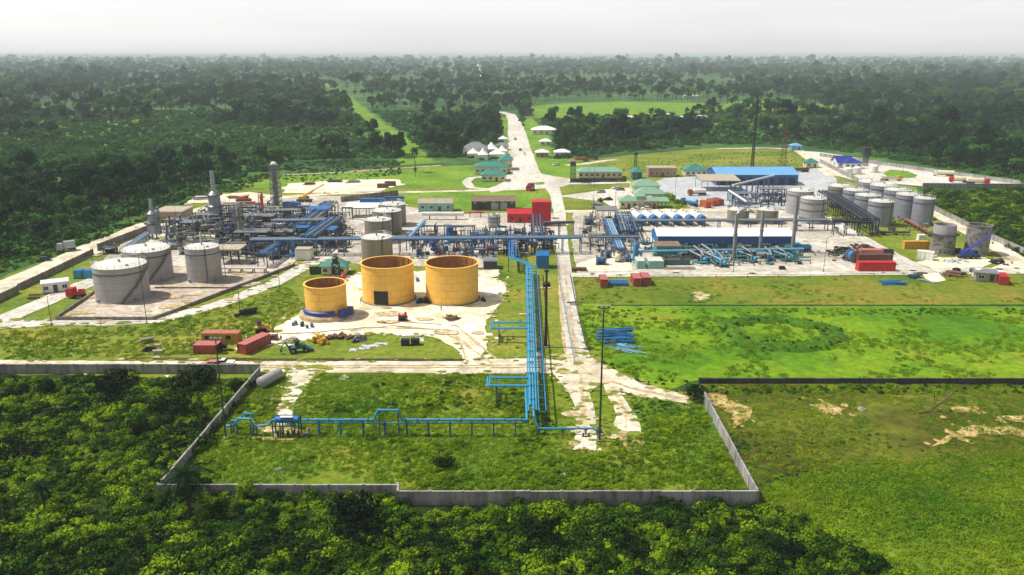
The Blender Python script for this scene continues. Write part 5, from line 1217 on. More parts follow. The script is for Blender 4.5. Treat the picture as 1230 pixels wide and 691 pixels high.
d_ = bpy.context.scene.objects[[o.name for o in SC.objects if o.name.startswith('dish')][0]]; d_.rotation_euler = (-.2, -1.25, 0); d_.location = (0, 0, 2.2); B().cyl((0, 0, 0), (0, 0, 2.2), .12, 6).build('mount', M['steel'], t)
house(718, 250, 4, 3, 1.6, .2, 'small grey kiosk beside the white dish', 'steel', 'steel', 'flat', win=0, name='kiosk', cat='kiosk', over=.1)
# ================================================================ FOREGROUND PIPELINE
def H_post(t, x, y, h, mat='blue', w_=.9, name='support'):
    B().box(x, y-w_/2, 0, .2, .2, h).box(x, y+w_/2, 0, .2, .2, h).box(x, y, h-.2, .18, w_-.2, .16).box(x, y, h*.45, .12, w_-.2, .12).box(x, y-w_/2, 0, .5, .5, .12).box(x, y+w_/2, 0, .5, .5, .12).build(name, M[mat], t)
# the long ladder rack: south end near pixel (645,512)
A = P(645, 513); Bq = P(638, 331); d = Bq-A; ln = d.length; ang = atan2(d.y, d.x)
t = thing('pipe_rack', 'long light blue ladder like pipe rack running towards the camera', 'pipe rack', A, ang); hh = 3.1; wd = 3.2
n = 34
ml = B().box(0, 0, 0, .24, .24, hh).mesh('leg', M['dblue']); mr = B().box(0, 0, hh-.22, .16, wd-.2, .18).mesh('rung', M['blue'])
for i in range(n+1):
    x = ln*i/n
    if i % 2 == 0:
        for s in (-1, 1): link('leg', ml, t, (x, s*wd/2, 0))
    link('rung', mr, t, (x, 0, 0))
for s in (-1, 1): B().box(ln/2, s*wd/2, hh-.02, ln+.3, .2, .26).build('girder', M['cyan' if s > 0 else 'blue'], t)
B().box(ln/2, .1, hh-.02, ln, .12, .16).build('girder', M['cyan'], t)
for o, r in ((1.2, .24), (.62, .2), (.12, .16), (-.3, .1)): B().cyl((-.3 if o < 1.2 else 1.5, o, hh+.2+r), (ln+.3, o, hh+.2+r), r, 9).build('pipe', M['cyan'], t, True)
fl = B().cyl((-.08, 0, 0), (.08, 0, 0), .3, 12).mesh('flange', M['dblue'])
for i in range(16):
    for o, r in ((1.2, .24), (.62, .2)): link('flange', fl, t, (4+ln*i/16.5+(2 if r < .17 else 0), o, hh+.2+r))
# its far continuation with the jog
A2 = P(617, 327); B2 = P(616, 300); d2 = B2-A2
t2 = thing('pipe_rack', 'tall blue pipe rack joining the ladder rack to the main rack', 'pipe rack', A2, atan2(d2.y, d2.x)); l2 = d2.length; hh2 = 4.6
ml = B().box(0, 0, 0, .24, .24, hh2).mesh('leg', M['dblue']); mr = B().box(0, 0, hh2-.22, .16, 3, .2).mesh('beam', M['dblue'])
for i in range(9):
    x = l2*i/8; link('beam', mr, t2, (x, 0, 0))
    for s in (-1, 1):
        if i % 2 == 0: link('leg', ml, t2, (x, s*1.6, 0))
for s in (-1, 1): B().box(l2/2, s*1.6, hh2, l2, .2, .24).build('girder', M['dblue'], t2)
for o in (1.2, .6, 0, -.8): B().cyl((0, o, hh2+.4), (l2+2, o, hh2+.4), .17, 8).build('pipe', M['bblue'], t2, True)
J0, J1 = A2+Vector((0, 0, hh2+.3)), Bq+Vector((-.6, -2, hh+.5))
t3 = thing('pipe_run', 'light blue pipes stepping sideways between the two rack heights', 'pipe run', A2)
for k in range(3):
    o = Vector((.5*k, .5*k, .02*k)); B().tube([J0-A2+o+Vector((-1.2, 1, 0)), J0-A2+o+Vector((-1.2, -1.2, 0)), J1-A2+o+Vector((-.6, 1.4, 0)), J1-A2+o+Vector((-.6, -2, -.1))], .18, 8).build('pipe', M['cyan'], t3, True)
for q in (.3, .7):
    p = (J1-J0)*q+J0-A2; B().box(p.x, p.y+.4, 0, .22, .22, p.z-.15).build('leg', M['dblue'], t3)
# expansion loops on the left of the ladder rack
for k, (x0, ya, yb, lb) in enumerate(((590, 404, 412, 'blue pipe loop sticking out left of the ladder rack, farther one'), (586, 473, 484, 'blue pipe loop sticking out left of the ladder rack, nearer one'))):
    pa, pb = P(x0, ya), P(x0, yb); xr = P(633, (ya+yb)/2).x; t = thing('pipe_loop', lb, 'pipe loop', P((x0+633)/2, (ya+yb)/2)); o = t.location
    z = hh+.45; xl = min(pa.x, pb.x)
    for q in (0, .45):
        B().tube([(xr-o.x+.3, pb.y-o.y+q, z), (xl-o.x+q, pb.y-o.y+q, z), (xl-o.x+q, pa.y-o.y-q, z), (xr-o.x+.3, pa.y-o.y-q, z)], .17, 8).build('pipe', M['cyan'], t, True)
    H_post(t, (xl-o.x)*.55, 0, hh+.2, 'dblue', abs(pa.y-pb.y))
    B().beam(((xl-o.x)*.55, 0, 1), (0, 0, hh), .16).build('brace', M['dblue'], t)
# pipeline across the front
yp = 524; LM = M_(yp)
def X_(px): return P(px, yp).x
o = P(480, yp); zt = 3.15; zl = 5.0
t = thing('pipeline', 'long light blue pipeline on posts crossing the compound', 'pipeline', o)
def v(px, z, dy=0): return (X_(px)-o.x, dy, z)
B().tube([v(364, zt), v(450, zt), v(456, zl), v(479, zl), v(484, zt), v(633, zt), v(633, zt, 14)], .22, 10).build('pipe', M['cyan'], t, True)
B().tube([v(364, zt-.65), v(450, zt-.65), v(633, zt-.65)], .1, 7).build('pipe', M['cyan'], t, True)
for px in (384, 410, 437, 463, 489, 515, 541, 567, 593, 619): H_post(t, X_(px)-o.x, 0, zt-.18, 'dblue' if px % 2 else 'blue')
for px in (456, 479): B().box(X_(px)-o.x, .5, 0, .2, .2, zl-.2).build('support', M['dblue'], t)
fl = B().cyl((-.09, 0, 0), (.09, 0, 0), .34, 12).mesh('flange', M['dblue'])
for px in (372, 397, 424, 443, 488, 502, 528, 554, 580, 606, 626): link('flange', fl, t, v(px, zt))
# return pipe to the tall pole
o2 = P(680, 521); t = thing('pipeline', 'blue pipe dropping from the ladder rack to the tall pole', 'pipeline', o2); e = lambda px, py, z: tuple(P(px, py)-o2+Vector((0, 0, z)))
q0 = P(641, 515); B().tube([(q0.x-o2.x, 8, hh+.35), (q0.x-o2.x, 0, hh+.2), (q0.x-o2.x+.8, -.6, 1.3), (P(712, 521).x-o2.x, -.6, 1.3), (P(716.5, 521).x-o2.x, -.6, .9), (P(717, 521).x-o2.x, -.6, .1)], .2, 9).build('pipe', M['cyan'], t, True)
for px in (648, 676, 703): B().box(P(px, 521).x-o2.x, -.6, 0, .22, .22, 1.15).box(P(px, 521).x-o2.x, -.6, 1.0, .7, .3, .12).build('support', M['dblue'], t)
vb = B(); x_ = P(703, 521).x-o2.x
vb.box(x_, -1.6, 0, 1.6, .3, .3).cyl((x_-.5, -1.6, .3), (x_-.5, -1.6, .9), .15, 7).cyl((x_+.5, -1.6, .3), (x_+.5, -1.6, .9), .15, 7).box(x_+2.5, -.2, 0, .9, .7, .9); vb.build('valve', M['dsteel'], t)
# manifold at the left end
o3 = P(346, 524); t = thing('pipe_manifold', 'blue pig launcher drum on a frame at the left end of the pipeline', 'manifold', o3); f = lambda px: P(px, 524).x-o3.x
B().drum((f(333), 0, 3.2), (f(360), 0, 3.2), .62, 14).build('drum', M['bblue'], t, True)
B().box((f(335)+f(358))/2, -.2, 3.82, 2.2, .7, .05).build('label_plate', M['white'], t)
for px in (330, 339, 353, 361):
    for s in (-1, 1): B().box(f(px), s*.8, 0, .2, .2, 3.5).build('leg', M['dblue'], t)
B().box(0, -.8, 2.2, f(361)-f(330), .16, .16).box(0, .8, 2.2, f(361)-f(330), .16, .16).box(0, .8, 3.5, f(361)-f(330), .16, .16).build('girder', M['dblue'], t)
B().tube([(f(333), 0, 3.2), (f(328), 0, 3.0), (f(324), 0, 2.2), (f(306), 0, 1.9), (f(302), 0, 3.3), (f(288), .2, 3.3), (f(282), .4, 1.9), (f(272), .4, 1.8)], .2, 9).build('pipe', M['cyan'], t, True)
B().tube([(f(304), 2.2, 1.9), (f(300), 2.2, 3.3), (f(290), 2.4, 3.3), (f(284), 2.4, 1.9), (f(273), 2.6, 1.8)], .16, 8).build('pipe', M['cyan'], t, True)
for px in (278, 281, 285, 302, 305, 309): B().box(f(px), .3 if px < 300 else 0, 0, .22, .22, 2.2).box(f(px), .3 if px < 300 else 0, 0, .6, .6, .15).build('support', M['dblue'], t)
b = B()
for i in range(5): b.box(f(336)+i*.9, -.9, 0, .3, .3, .8).cyl((f(336)+i*.9, -.9, .8), (f(336)+i*.9, -.9, 1.4), .25, 7)
b.build('valve', M['dsteel'], t)
t = thing('valve_block', 'small grey valve block beside the blue manifold', 'valve', P(369, 523)); B().box(0, 0, 0, 1, .6, .5).cyl((.4, 0, .5), (.4, 0, 1.5), .18, 8).build('body', M['galv'], t); B().lathe([(.3, 1.5), (.42, 1.55), (.3, 1.6)], 10, .4, 0).build('wheel', M['red'], t)
# grey cylinder lying by the road
c = P(325, 461); hvessel(325, 461, 5.6, 1.15, 'plain grey cylinder tank lying on the grass by the wall corner', 'tank', pi/2-.42, .12, 'lying_tank', 'wood', 'tank')
# ================================================================ PILES AND DEBRIS
t = thing('pipe_pile', 'loose pile of bright blue pipes and beams on the meadow', 'pipe pile', P(740, 409)); R = random.Random(4)
for i in range(28):
    a = R.gauss(.0, .14); y = -3+R.uniform(0, 8); z = .2+.4*(i % 4); l = R.uniform(6.5, 9); x = R.uniform(-.8, .8)
    B().cyl((x-l/2*cos(a), y-l/2*sin(a), z), (x+l/2*cos(a), y+l/2*sin(a), z+R.uniform(0, .3)), .15, 7).build('pipe', M['bblue' if i % 3 else 'blue'], t, True)
for i in range(12):
    a = -.6+R.gauss(0, .25); x, y = R.uniform(-.5, 3), R.uniform(-8, -3); l = R.uniform(5, 8)
    B().beam((x-l/2*cos(a), y-l/2*sin(a), .2), (x+l/2*cos(a), y+l/2*sin(a), .35), .18).build('beam', M['blue'], t)
for i in range(5): B().beam((-3.6+.3*i, 2-i, .1), (-1+.2*i, -3-.5*i, 1.4-.2*i), .12).build('rod', M['dsteel'], t)
def logs(px, py, label, n, l, r, mat, rot=0, name='pipe_pile', spread=1.6, cat='pipe pile'):
    t = thing(name, label, cat, P(px, py), rot); R = random.Random(int(px))
    for i in range(n):
        a = R.gauss(0, .12); x, y = R.uniform(-.6, .6), R.uniform(-spread, spread); q = l*R.uniform(.7, 1.1); z = r+(i % 3)*r*1.4
        B().cyl((x-q/2*cos(a), y-q/2*sin(a), z), (x+q/2*cos(a), y+q/2*sin(a), z), r, 7).build('pipe' if 'pipe' in name else 'log', M[mat], t, True)
logs(1071, 341, 'blue pipes lying on the dry grass at the right', 7, 8, .2, 'bblue')
logs(1146, 332, 'brown logs lying by the right road', 6, 5, .35, 'wood', -.6, 'log_pile', cat='logs')
logs(1113, 338, 'pale pipes lying slanting on the grass near the sand patch', 3, 5, .15, 'galv', -.9)
logs(690, 366, 'short dark pipes lying on the meadow beside the road', 3, 3, .14, 'dsteel', .1)
logs(175, 412, 'pale concrete pipes in a row on the grass by the drain', 5, 3, .3, 'flat', .75)
logs(190, 424, 'grey sandbags in the grass beside the drain', 5, 2, .35, 'flat', 0)
logs(42, 358, 'brown timber on the grass beside the white cabin', 5, 3, .25, 'wood', .2, 'log_pile', cat='logs')
logs(296, 379, 'black culvert pipe lying on the grass slope', 2, 6, .55, 'black', .55, 'culvert_pipe', .4, 'pipe')
logs(240, 240, 'grey steel scrap left of the taller heater', 8, 7, .3, 'steel', .3, 'scrap_pipe', 3, 'scrap')
logs(285, 238, 'rusty pipes in the sandy ground behind the heater', 8, 9, .25, 'rust', .1, 'scrap_pipe', 3, 'scrap')
logs(402, 219, 'dark pipes on the sandy clearing', 6, 8, .3, 'dsteel', .05, 'scrap_pipe', 3, 'scrap')
logs(425, 220, 'grey pipes on the sandy clearing beside the crates', 6, 7, .3, 'steel', .05, 'scrap_pipe', 3, 'scrap')
logs(372, 222, 'rusty pipes by the pale tarpaulins', 5, 6, .3, 'rust', .05, 'scrap_pipe', 3, 'scrap')
def heap(px, py, label, w_, d_, h_, mat, n, seed, name='scrap_heap', cat='scrap heap', m2=None):
    t = thing(name, label, cat, P(px, py)); R = random.Random(seed)
    for k in range(3):
        b = B()
        for i in range(n//3):
            x, y = R.gauss(0, w_/4), R.gauss(0, d_/4); z = max(0, h_*(1-(2*x/w_)**2-(2*y/d_)**2))*R.uniform(.2, .9)
            if R.random() < .5: b.box(x, y, z, R.uniform(.4, 1.6), R.uniform(.3, 1.2), R.uniform(.2, .8), R.uniform(0, 3))
            else: 
                q = Vector((R.uniform(-1, 1), R.uniform(-1, 1), R.uniform(-.2, .6))); p = Vector((x, y, z+.3)); b.cyl(p-q, p+q, R.uniform(.08, .35), 7)
        b.build('scrap', M[mat if k < 2 else (m2 or mat)], t)
heap(1012, 308, 'black scrap heap of tangled steel in the right yard', 12, 14, 3.2, 'black', 90, 1, m2='dsteel')
heap(1036, 300, 'dark brown scrap heap behind the containers', 9, 9, 1.8, 'rust', 50, 2, m2='black')
heap(1140, 331, 'small brown junk heap beside the logs', 4, 3, 1, 'wood', 18, 3)
heap(383, 412, 'yellow heap of sheeting on the rough grass', 4.2, 4.5, 1.6, 'cyellow', 27, 4, 'sheet_heap', 'heap')
heap(432, 409, 'blue grey junk pile at the sand edge', 2.2, 2, 1.5, 'steel', 18, 5, m2='navy')
heap(349, 411, 'pale rubble on the sand by the backhoe', 3, 2.5, .6, 'flat', 18, 6, 'rubble_heap', 'rubble')
heap(410, 407, 'brown timber scraps along the sand edge', 7, 2.5, .7, 'wood', 36, 7)
heap(180, 422, 'dark debris heap beside the concrete pipes', 3, 2, .8, 'black', 15, 8)
heap(1098, 334, 'dark junk on the grass beside the front road', 4, 2.5, 1, 'dsteel', 18, 9, m2='bblue')
heap(1200, 317, 'dark junk pile beside the right perimeter track', 6, 4, 1.6, 'black', 24, 10, m2='navy')
heap(1147, 315, 'pale sheets scattered on the sand in front of the unfinished tanks', 7, 5, .5, 'tarp', 24, 11, 'sheet_heap', 'sheets')
heap(543, 384, 'brown weeds and timber heap on the sand right of the tanks', 3, 3, .8, 'wood', 24, 12)
heap(509, 364, 'dark gear between the two big yellow tanks', 4, 3, 1.2, 'black', 24, 13, m2='navy')
heap(1152, 304, 'rubbish between the two unfinished tanks', 4, 4, 1.2, 'rust', 21, 14)
def slabby(px, py, label, pieces, mat, name='tarpaulin'):
    t = thing(name, label, 'tarpaulin', P(px, py)); R = random.Random(int(px*3))
    for (x, y, w_, d_) in pieces:
        n = 6; b = B(); vs = [(x-w_/2+w_*i/n, y-d_/2+d_*j/n, .06+.22*R.random()) for j in range(n+1) for i in range(n+1)]
        vs2 = [(a+R.gauss(0, w_/30), c_+R.gauss(0, d_/30), z) for a, c_, z in vs]; q = (n+1)**2
        b.add(vs2+[(a, c_, z-.05) for a, c_, z in vs2], [(j*(n+1)+i, j*(n+1)+i+1, (j+1)*(n+1)+i+1, (j+1)*(n+1)+i) for j in range(n) for i in range(n)]+[(q+j*(n+1)+i, q+(j+1)*(n+1)+i, q+(j+1)*(n+1)+i+1, q+j*(n+1)+i+1) for j in range(n) for i in range(n)])
        b.build('sheet', M[mat], t)
slabby(449, 417, 'pale blue grey tarpaulin sheets spread on the rough grass', [(-1, .5, 4, 1.6), (1.5, 2, 3, 1.6), (-2, -1.2, 2.6, 1.2)], 'tarp')
slabby(424, 421, 'small white sheet on the rough grass', [(0, 0, 1.6, 2)], 'tarp')
slabby(494, 408, 'pale tarpaulin behind the two dark boxes', [(-1.6, 0, 2.2, 2), (1.8, 0, 2.4, 2)], 'tarp')
slabby(359, 226, 'pale tarpaulins laid out on the sandy clearing behind the crane', [(-4, 0, 8, 9), (4, 0, 8, 9)], 'white')
slabby(676, 569, 'crumpled white sheet in the compound grass', [(0, 0, .8, 1.4)], 'white')
slabby(1092, 316, 'pale sheet lying beside the red container', [(0, 0, 4, 3)], 'tarp')
for px, py, lb in ((487, 415, 'dark navy box on the grass, left of the pair'), (499, 414.5, 'dark navy box on the grass, right of the pair')):
    t = thing('equipment_box', lb, 'box', P(px, py)); B().box(0, 0, .1, 1.9, 1.4, 1.4).build('body', M['navy'], t); B().box(0, 0, 1.5, 2.0, 1.5, .08).build('lid', M['black'], t); B().box(-.7, -.74, .3, .3, .06, .8).build('door', M['dsteel'], t)
skid(484, 386, 'dark welding set on the sand with a red cylinder beside it', 2.4, 1.6, 'black', h=2.2, m2='red')
for px, py, mt, lb in ((372, 394, 'dblue', 'blue drum at the foot of the small yellow tank'), (503, 364, 'bblue', 'bright blue crate between the big yellow tanks'), (500, 338, 'bblue', 'blue and red drums behind the big yellow tanks'), (581, 362, 'black', 'small dark box on the sand right of the yellow tanks'), (355, 391, 'dteal', 'teal gas cylinders on the sand left of the small yellow tank'), (362, 392, 'black', 'black drums beside the teal cylinders')):
    t = thing('drum', lb, 'drum', P(px, py)); R = random.Random(int(px))
    for i in range(3):
        B().lathe([(.35, 0), (.37, .4), (.35, .45), (.37, .9), (.3, .95), (.01, .95)], 10, R.uniform(-.6, .6), i*.75-.6).build('barrel', M[mt], t, True)
t = thing('ball_tank', 'small round red tank beside the cream hut', 'tank', P(412.5, 337)); B().ball((0, 0, 1.1), .9, 14, 9).build('shell', M['red'], t, True); B().box(-.6, 0, 0, .15, .6, .7).box(.6, 0, 0, .15, .6, .7).build('leg', M['dsteel'], t)
t = thing('cable_reel', 'black cable reel beside the pink roofed container', 'cable reel', P(270, 421), .3)
for s in (-1, 1): B().cyl((s*.5, 0, 1), (s*.42, 0, 1), 1.0, 18).build('flange', M['black'], t)
B().cyl((-.42, 0, 1), (.42, 0, 1), .55, 12).build('cable', M['rubber'], t)
t = thing('cable_reel', 'big pale ended dark drum beside the scrap heap', 'cable reel', P(1024, 315), .2)
for s in (-1, 1): B().cyl((0, s*1.3, 2.1), (0, s*1.1, 2.1), 2.1, 20).build('flange', M['steel'], t)
B().cyl((0, -1.1, 2.1), (0, 1.1, 2.1), 1.7, 16).build('drum', M['bblue'], t)
container(939, 324, 'small dark crate at the front of the right yard', 'black', 1.6, 0, 1.2, 1.1, name='crate')
container(1148, 327, 'dark box at the road edge right of the logs', 'black', 1.6, .2, 1.2, 1.3, name='crate')
container(1168, 328, 'dark drum crate beside the right front road', 'dsteel', 1.4, 0, 1.2, 1.6, name='crate')
# stones
def rock(px, py, r, label, mat='concrete'):
    b = B(); n, m_ = 10, 6; vs = []; R = random.Random(int(px+py))
    for j in range(m_+1):
        for i in range(n):
            a = 2*pi*i/n; th = pi*.55*j/m_; q = r*(1+.35*noise.noise(Vector((cos(a)*sin(th)*1.5+px, sin(a)*sin(th)*1.5, cos(th)*1.5+py))))
            vs.append((q*sin(th)*cos(a), q*sin(th)*sin(a), q*cos(th)*.7))
    fs = [(j*n+i, j*n+(i+1) % n, (j+1)*n+(i+1) % n, (j+1)*n+i) for j in range(m_) for i in range(n)]
    b.add(vs, fs); o = b.build('boulder', M[mat]); o.location = P(px, py)+Vector((0, 0, .05)); tag(o, label, 'boulder')
rock(327, 481, .6, 'pale boulder on the grass below the grey cylinder')
rock(335, 565, .6, 'grey boulder in the compound grass near the front wall')
rock(199, 577, .7, 'pale rock at the foot of the slanting wall')
rock(1035, 493, .8, 'grey rock in the burnt scrubland')
# fallen tree
t = thing('fallen_tree', 'dead grey fallen tree with bare branches in the scrubland', 'fallen tree', P(1118, 496))
B().tube([(-2.5, -.5, .3), (0, 0, .5), (2.2, .6, 2.0), (4.2, 1.2, 3.6)], .16, 6).build('trunk', M['wood'], t)
for pts in ([(0, 0, .5), (.6, .4, 2.4), (.4, .6, 4.2)], [(2.2, .6, 2.0), (3.4, .4, 2.4)], [(-1, -.2, .4), (-1.8, .8, 1.4)], [(.5, .1, .8), (2.6, -.6, 1.0)]): B().tube(pts, .09, 5).build('branch', M['wood'], t)
# ================================================================ PEOPLE (a few pixels tall)
def person(px, py, label, mat, rot=0, step=.2):
    t = thing('person', label, 'person', P(px, py), rot)
    V = [(0, 0, .95), (0, 0, 1.2), (0, 0, 1.42), (0, 0, 1.52), (0, .02, 1.66), (.19, 0, 1.4), (.25, .05, 1.12), (.24, .16, .88), (-.19, 0, 1.4), (-.25, -.05, 1.12), (-.24, .02, .86), (.1, 0, .9), (.11, step*.6, .5), (.11, step*.3, .06), (.11, step*.3+.14, .04), (-.1, 0, .9), (-.11, -step*.3, .5), (-.11, -step, .08), (-.11, -step+.13, .04)]
    E = [(0, 1), (1, 2), (2, 3), (3, 4), (2, 5), (5, 6), (6, 7), (2, 8), (8, 9), (9, 10), (0, 11), (11, 12), (12, 13), (13, 14), (0, 15), (15, 16), (16, 17), (17, 18)]
    Rr = [.15, .15, .15, .06, .11, .07, .05, .04, .07, .05, .04, .1, .07, .05, .04, .1, .07, .05, .04]
    me = bpy.data.meshes.new('body'); me.from_pydata(V, E, []); me.materials.append(M[mat])
    o = link('body', me, t); md = o.modifiers.new('skin', 'SKIN'); o.modifiers.new('sub', 'SUBSURF').levels = 1
    for i, r in enumerate(Rr): me.skin_vertices[0].data[i].radius = (r, r*.8)
    me.skin_vertices[0].data[0].use_root = True
    B().ball((0, .02, 1.68), .125, 10, 7, 1.1).build('head', M['skin'], t, True)
    B().lathe([(.17, 1.72), (.13, 1.75), (.12, 1.82), (.01, 1.86)], 10, 0, .02).build('helmet', M['cyellow'], t)
person(338, 411, 'person in dark clothing standing on the sand near the small red box', 'cloth', .4, .05)
person(433, 366, 'person in orange clothing walking between the small and middle yellow tanks', 'ocloth', 1.2)
person(397, 318, 'person in dark clothing on the road behind the cream hut, left of two', 'cloth', .2)
person(399, 317.5, 'person in orange clothing on the road behind the cream hut, right of two', 'ocloth', -.3)
person(530, 374, 'person in dark clothing standing alone on the sand below the right yellow tank', 'cloth', 2, .05)
# ================================================================ VEGETATION
def leafquad(b, p, nrm, s, R, elong=1.5):
    n = nrm.normalized(); u = n.orthogonal().normalized(); a = R.uniform(0, 6.28)
    u = u*cos(a)+n.cross(u)*sin(a); w_ = n.cross(u); l = s*elong
    b.add([p-u*l*.5, p+w_*s*.42+n*s*.1, p+u*l*.5, p-w_*s*.42+n*s*.06], [(0, 1, 2, 3)])
def crown_mesh(name, seed, rx, rz, lobes, per, leaf, mat, lo=.15):
    """crown: leaf faces spread over many uneven lobes, with gaps between them"""
    R = random.Random(seed); b = B(); cs = []
    for i in range(lobes):
        a = R.uniform(0, 2*pi); e = R.uniform(-.35, 1); q = R.uniform(.35, .85)*sqrt(max(.05, 1-max(0, e)**2*.7))
        cs.append((Vector((rx*q*cos(a), rx*q*sin(a), rz*e*.75)), rx*R.uniform(.28, .5)))
    for c, r in cs:
        for i in range(per):
            d = Vector((R.gauss(0, 1), R.gauss(0, 1), R.gauss(.25, .9))).normalized()
            p = c+d*r*R.uniform(.7, 1.08); p.z = c.z+(p.z-c.z)*.75
            leafquad(b, p, (d+Vector((R.gauss(0, .5), R.gauss(0, .5), R.gauss(.25, .5)))), leaf*R.uniform(.6, 1.35), R)
    return b.mesh(name, mat)
def trunk_mesh(name, h, r, seed, limbs=4, spread=2.0):
    R = random.Random(seed); b = B(); p = Vector((0, 0, 0)); pts = [p]
    for i in range(1, 5): pts.append(Vector((R.gauss(0, .12)*i, R.gauss(0, .12)*i, h*i/4)))
    for i in range(4): b.cyl(pts[i], pts[i+1], r*(1-.18*i), 7, r*(1-.18*(i+1)))
    for k in range(limbs):
        a = 2*pi*k/limbs+R.uniform(-.4, .4); s = pts[2+k % 2]; m_ = s+Vector((cos(a)*spread*.5, sin(a)*spread*.5, h*.18)); e = s+Vector((cos(a)*spread, sin(a)*spread, h*.42))
        b.cyl(s, m_, r*.5, 5, r*.35); b.cyl(m_, e, r*.35, 5, r*.12)
    return b.mesh(name, M['bark'], True)
def palm_mesh(name, seed, n, ln, mat):
    R = random.Random(seed); b = B()
    for k in range(n):
        a = 2*pi*k*.618+R.uniform(-.2, .2); up = 1.25-1.9*(k/n)+R.uniform(-.1, .1); L_ = ln*R.uniform(.8, 1.1); seg = 7; pts = []
        p = Vector((0, 0, 0)); e = up
        for i in range(seg+1):
            pts.append(p.copy()); p += Vector((cos(a)*cos(e), sin(a)*cos(e), sin(e)))*L_/seg; e -= .28
        for i in range(1, seg+1):
            d = (pts[i]-pts[i-1]).normalized(); s = d.cross(Vector((0, 0, 1))).normalized(); w_ = ln*.27*(1-.1*i)*(1 if i < seg else .5)
            for sg in (-1, 1):
                for q in (0, .5):
                    o = pts[i-1]+(pts[i]-pts[i-1])*q; tip = o+s*sg*w_*R.uniform(.85, 1.1)+d*w_*.55-Vector((0, 0, w_*.45)); h_ = (pts[i]-pts[i-1])*.36
                    b.add([o, o+h_, tip], [(0, 1, 2) if sg > 0 else (0, 2, 1)])
            b.add([pts[i-1]+Vector((0, 0, .06)), pts[i-1]-s*.05, pts[i]-s*.04, pts[i]+Vector((0, 0, .05)), pts[i-1]+s*.05, pts[i]+s*.04], [(0, 1, 2, 3), (0, 3, 5, 4)])
    return b.mesh(name, mat)
CR = [crown_mesh('crown', 11, 5.2, 4.2, 13, 46, .95, LEAF['tree']), crown_mesh('crown', 12, 4.4, 4.8, 11, 46, .9, LEAF['dtree']), crown_mesh('crown', 13, 5.8, 3.4, 14, 44, 1.0, LEAF['ltree']), crown_mesh('crown', 14, 3.6, 3.4, 9, 46, .85, LEAF['dtree'])]
TH = [7.5, 8.5, 8.5, 5.5]
TR = [trunk_mesh('trunk', TH[i]*.95, .3, 20+i, 5, 2.4) for i in range(4)]
PM = [palm_mesh('crown', 31, 34, 4.2, LEAF['palm']), palm_mesh('crown', 32, 24, 3.6, LEAF['palm'])]
PT = [trunk_mesh('trunk', 11, .26, 41, 0), trunk_mesh('trunk', 8, .26, 42, 0)]; PH = [11, 8]
BU = [crown_mesh('shrub', 51, 1.5, 1.0, 9, 62, .25, LEAF['bush']), crown_mesh('shrub', 52, 1.9, .9, 10, 62, .27, LEAF['bush']), crown_mesh('shrub', 53, 1.4, 1.2, 9, 62, .24, LEAF['dbush']), crown_mesh('shrub', 54, 2.2, 1.4, 12, 64, .28, LEAF['dbush'])]
UN = [crown_mesh('undergrowth', 55, 2.0, 1.1, 9, 24, .7, LEAF['under']), crown_mesh('undergrowth', 56, 2.4, 1.0, 9, 24, .75, LEAF['under'])]
DK = crown_mesh('shady_bush', 57, 2.6, 1.3, 14, 74, .28, LEAF['black'])
FS = palm_mesh('fern', 61, 14, 1.7, LEAF['palm'])
def tuft_mesh(seed, n, h, mat):
    R = random.Random(seed); b = B()
    for i in range(n):
        a, q = R.uniform(0, 6.28), R.uniform(0, .45); p = Vector((q*cos(a), q*sin(a), 0)); t_ = p+Vector((R.gauss(0, .25), R.gauss(0, .25), h*R.uniform(.6, 1.2))); s = Vector((cos(a+1.6), sin(a+1.6), 0))*.09
        b.add([p-s, p+s, t_], [(0, 1, 2)])
    return b.mesh('grass_tuft', mat)
GT = [crown_mesh('grass_tuft', 71, 1.1, .3, 7, 22, .17, LEAF['grass']), crown_mesh('grass_tuft', 72, .9, .26, 6, 22, .16, LEAF['grass']), crown_mesh('grass_tuft', 73, 1.0, .25, 6, 20, .16, LEAF['dry'])]
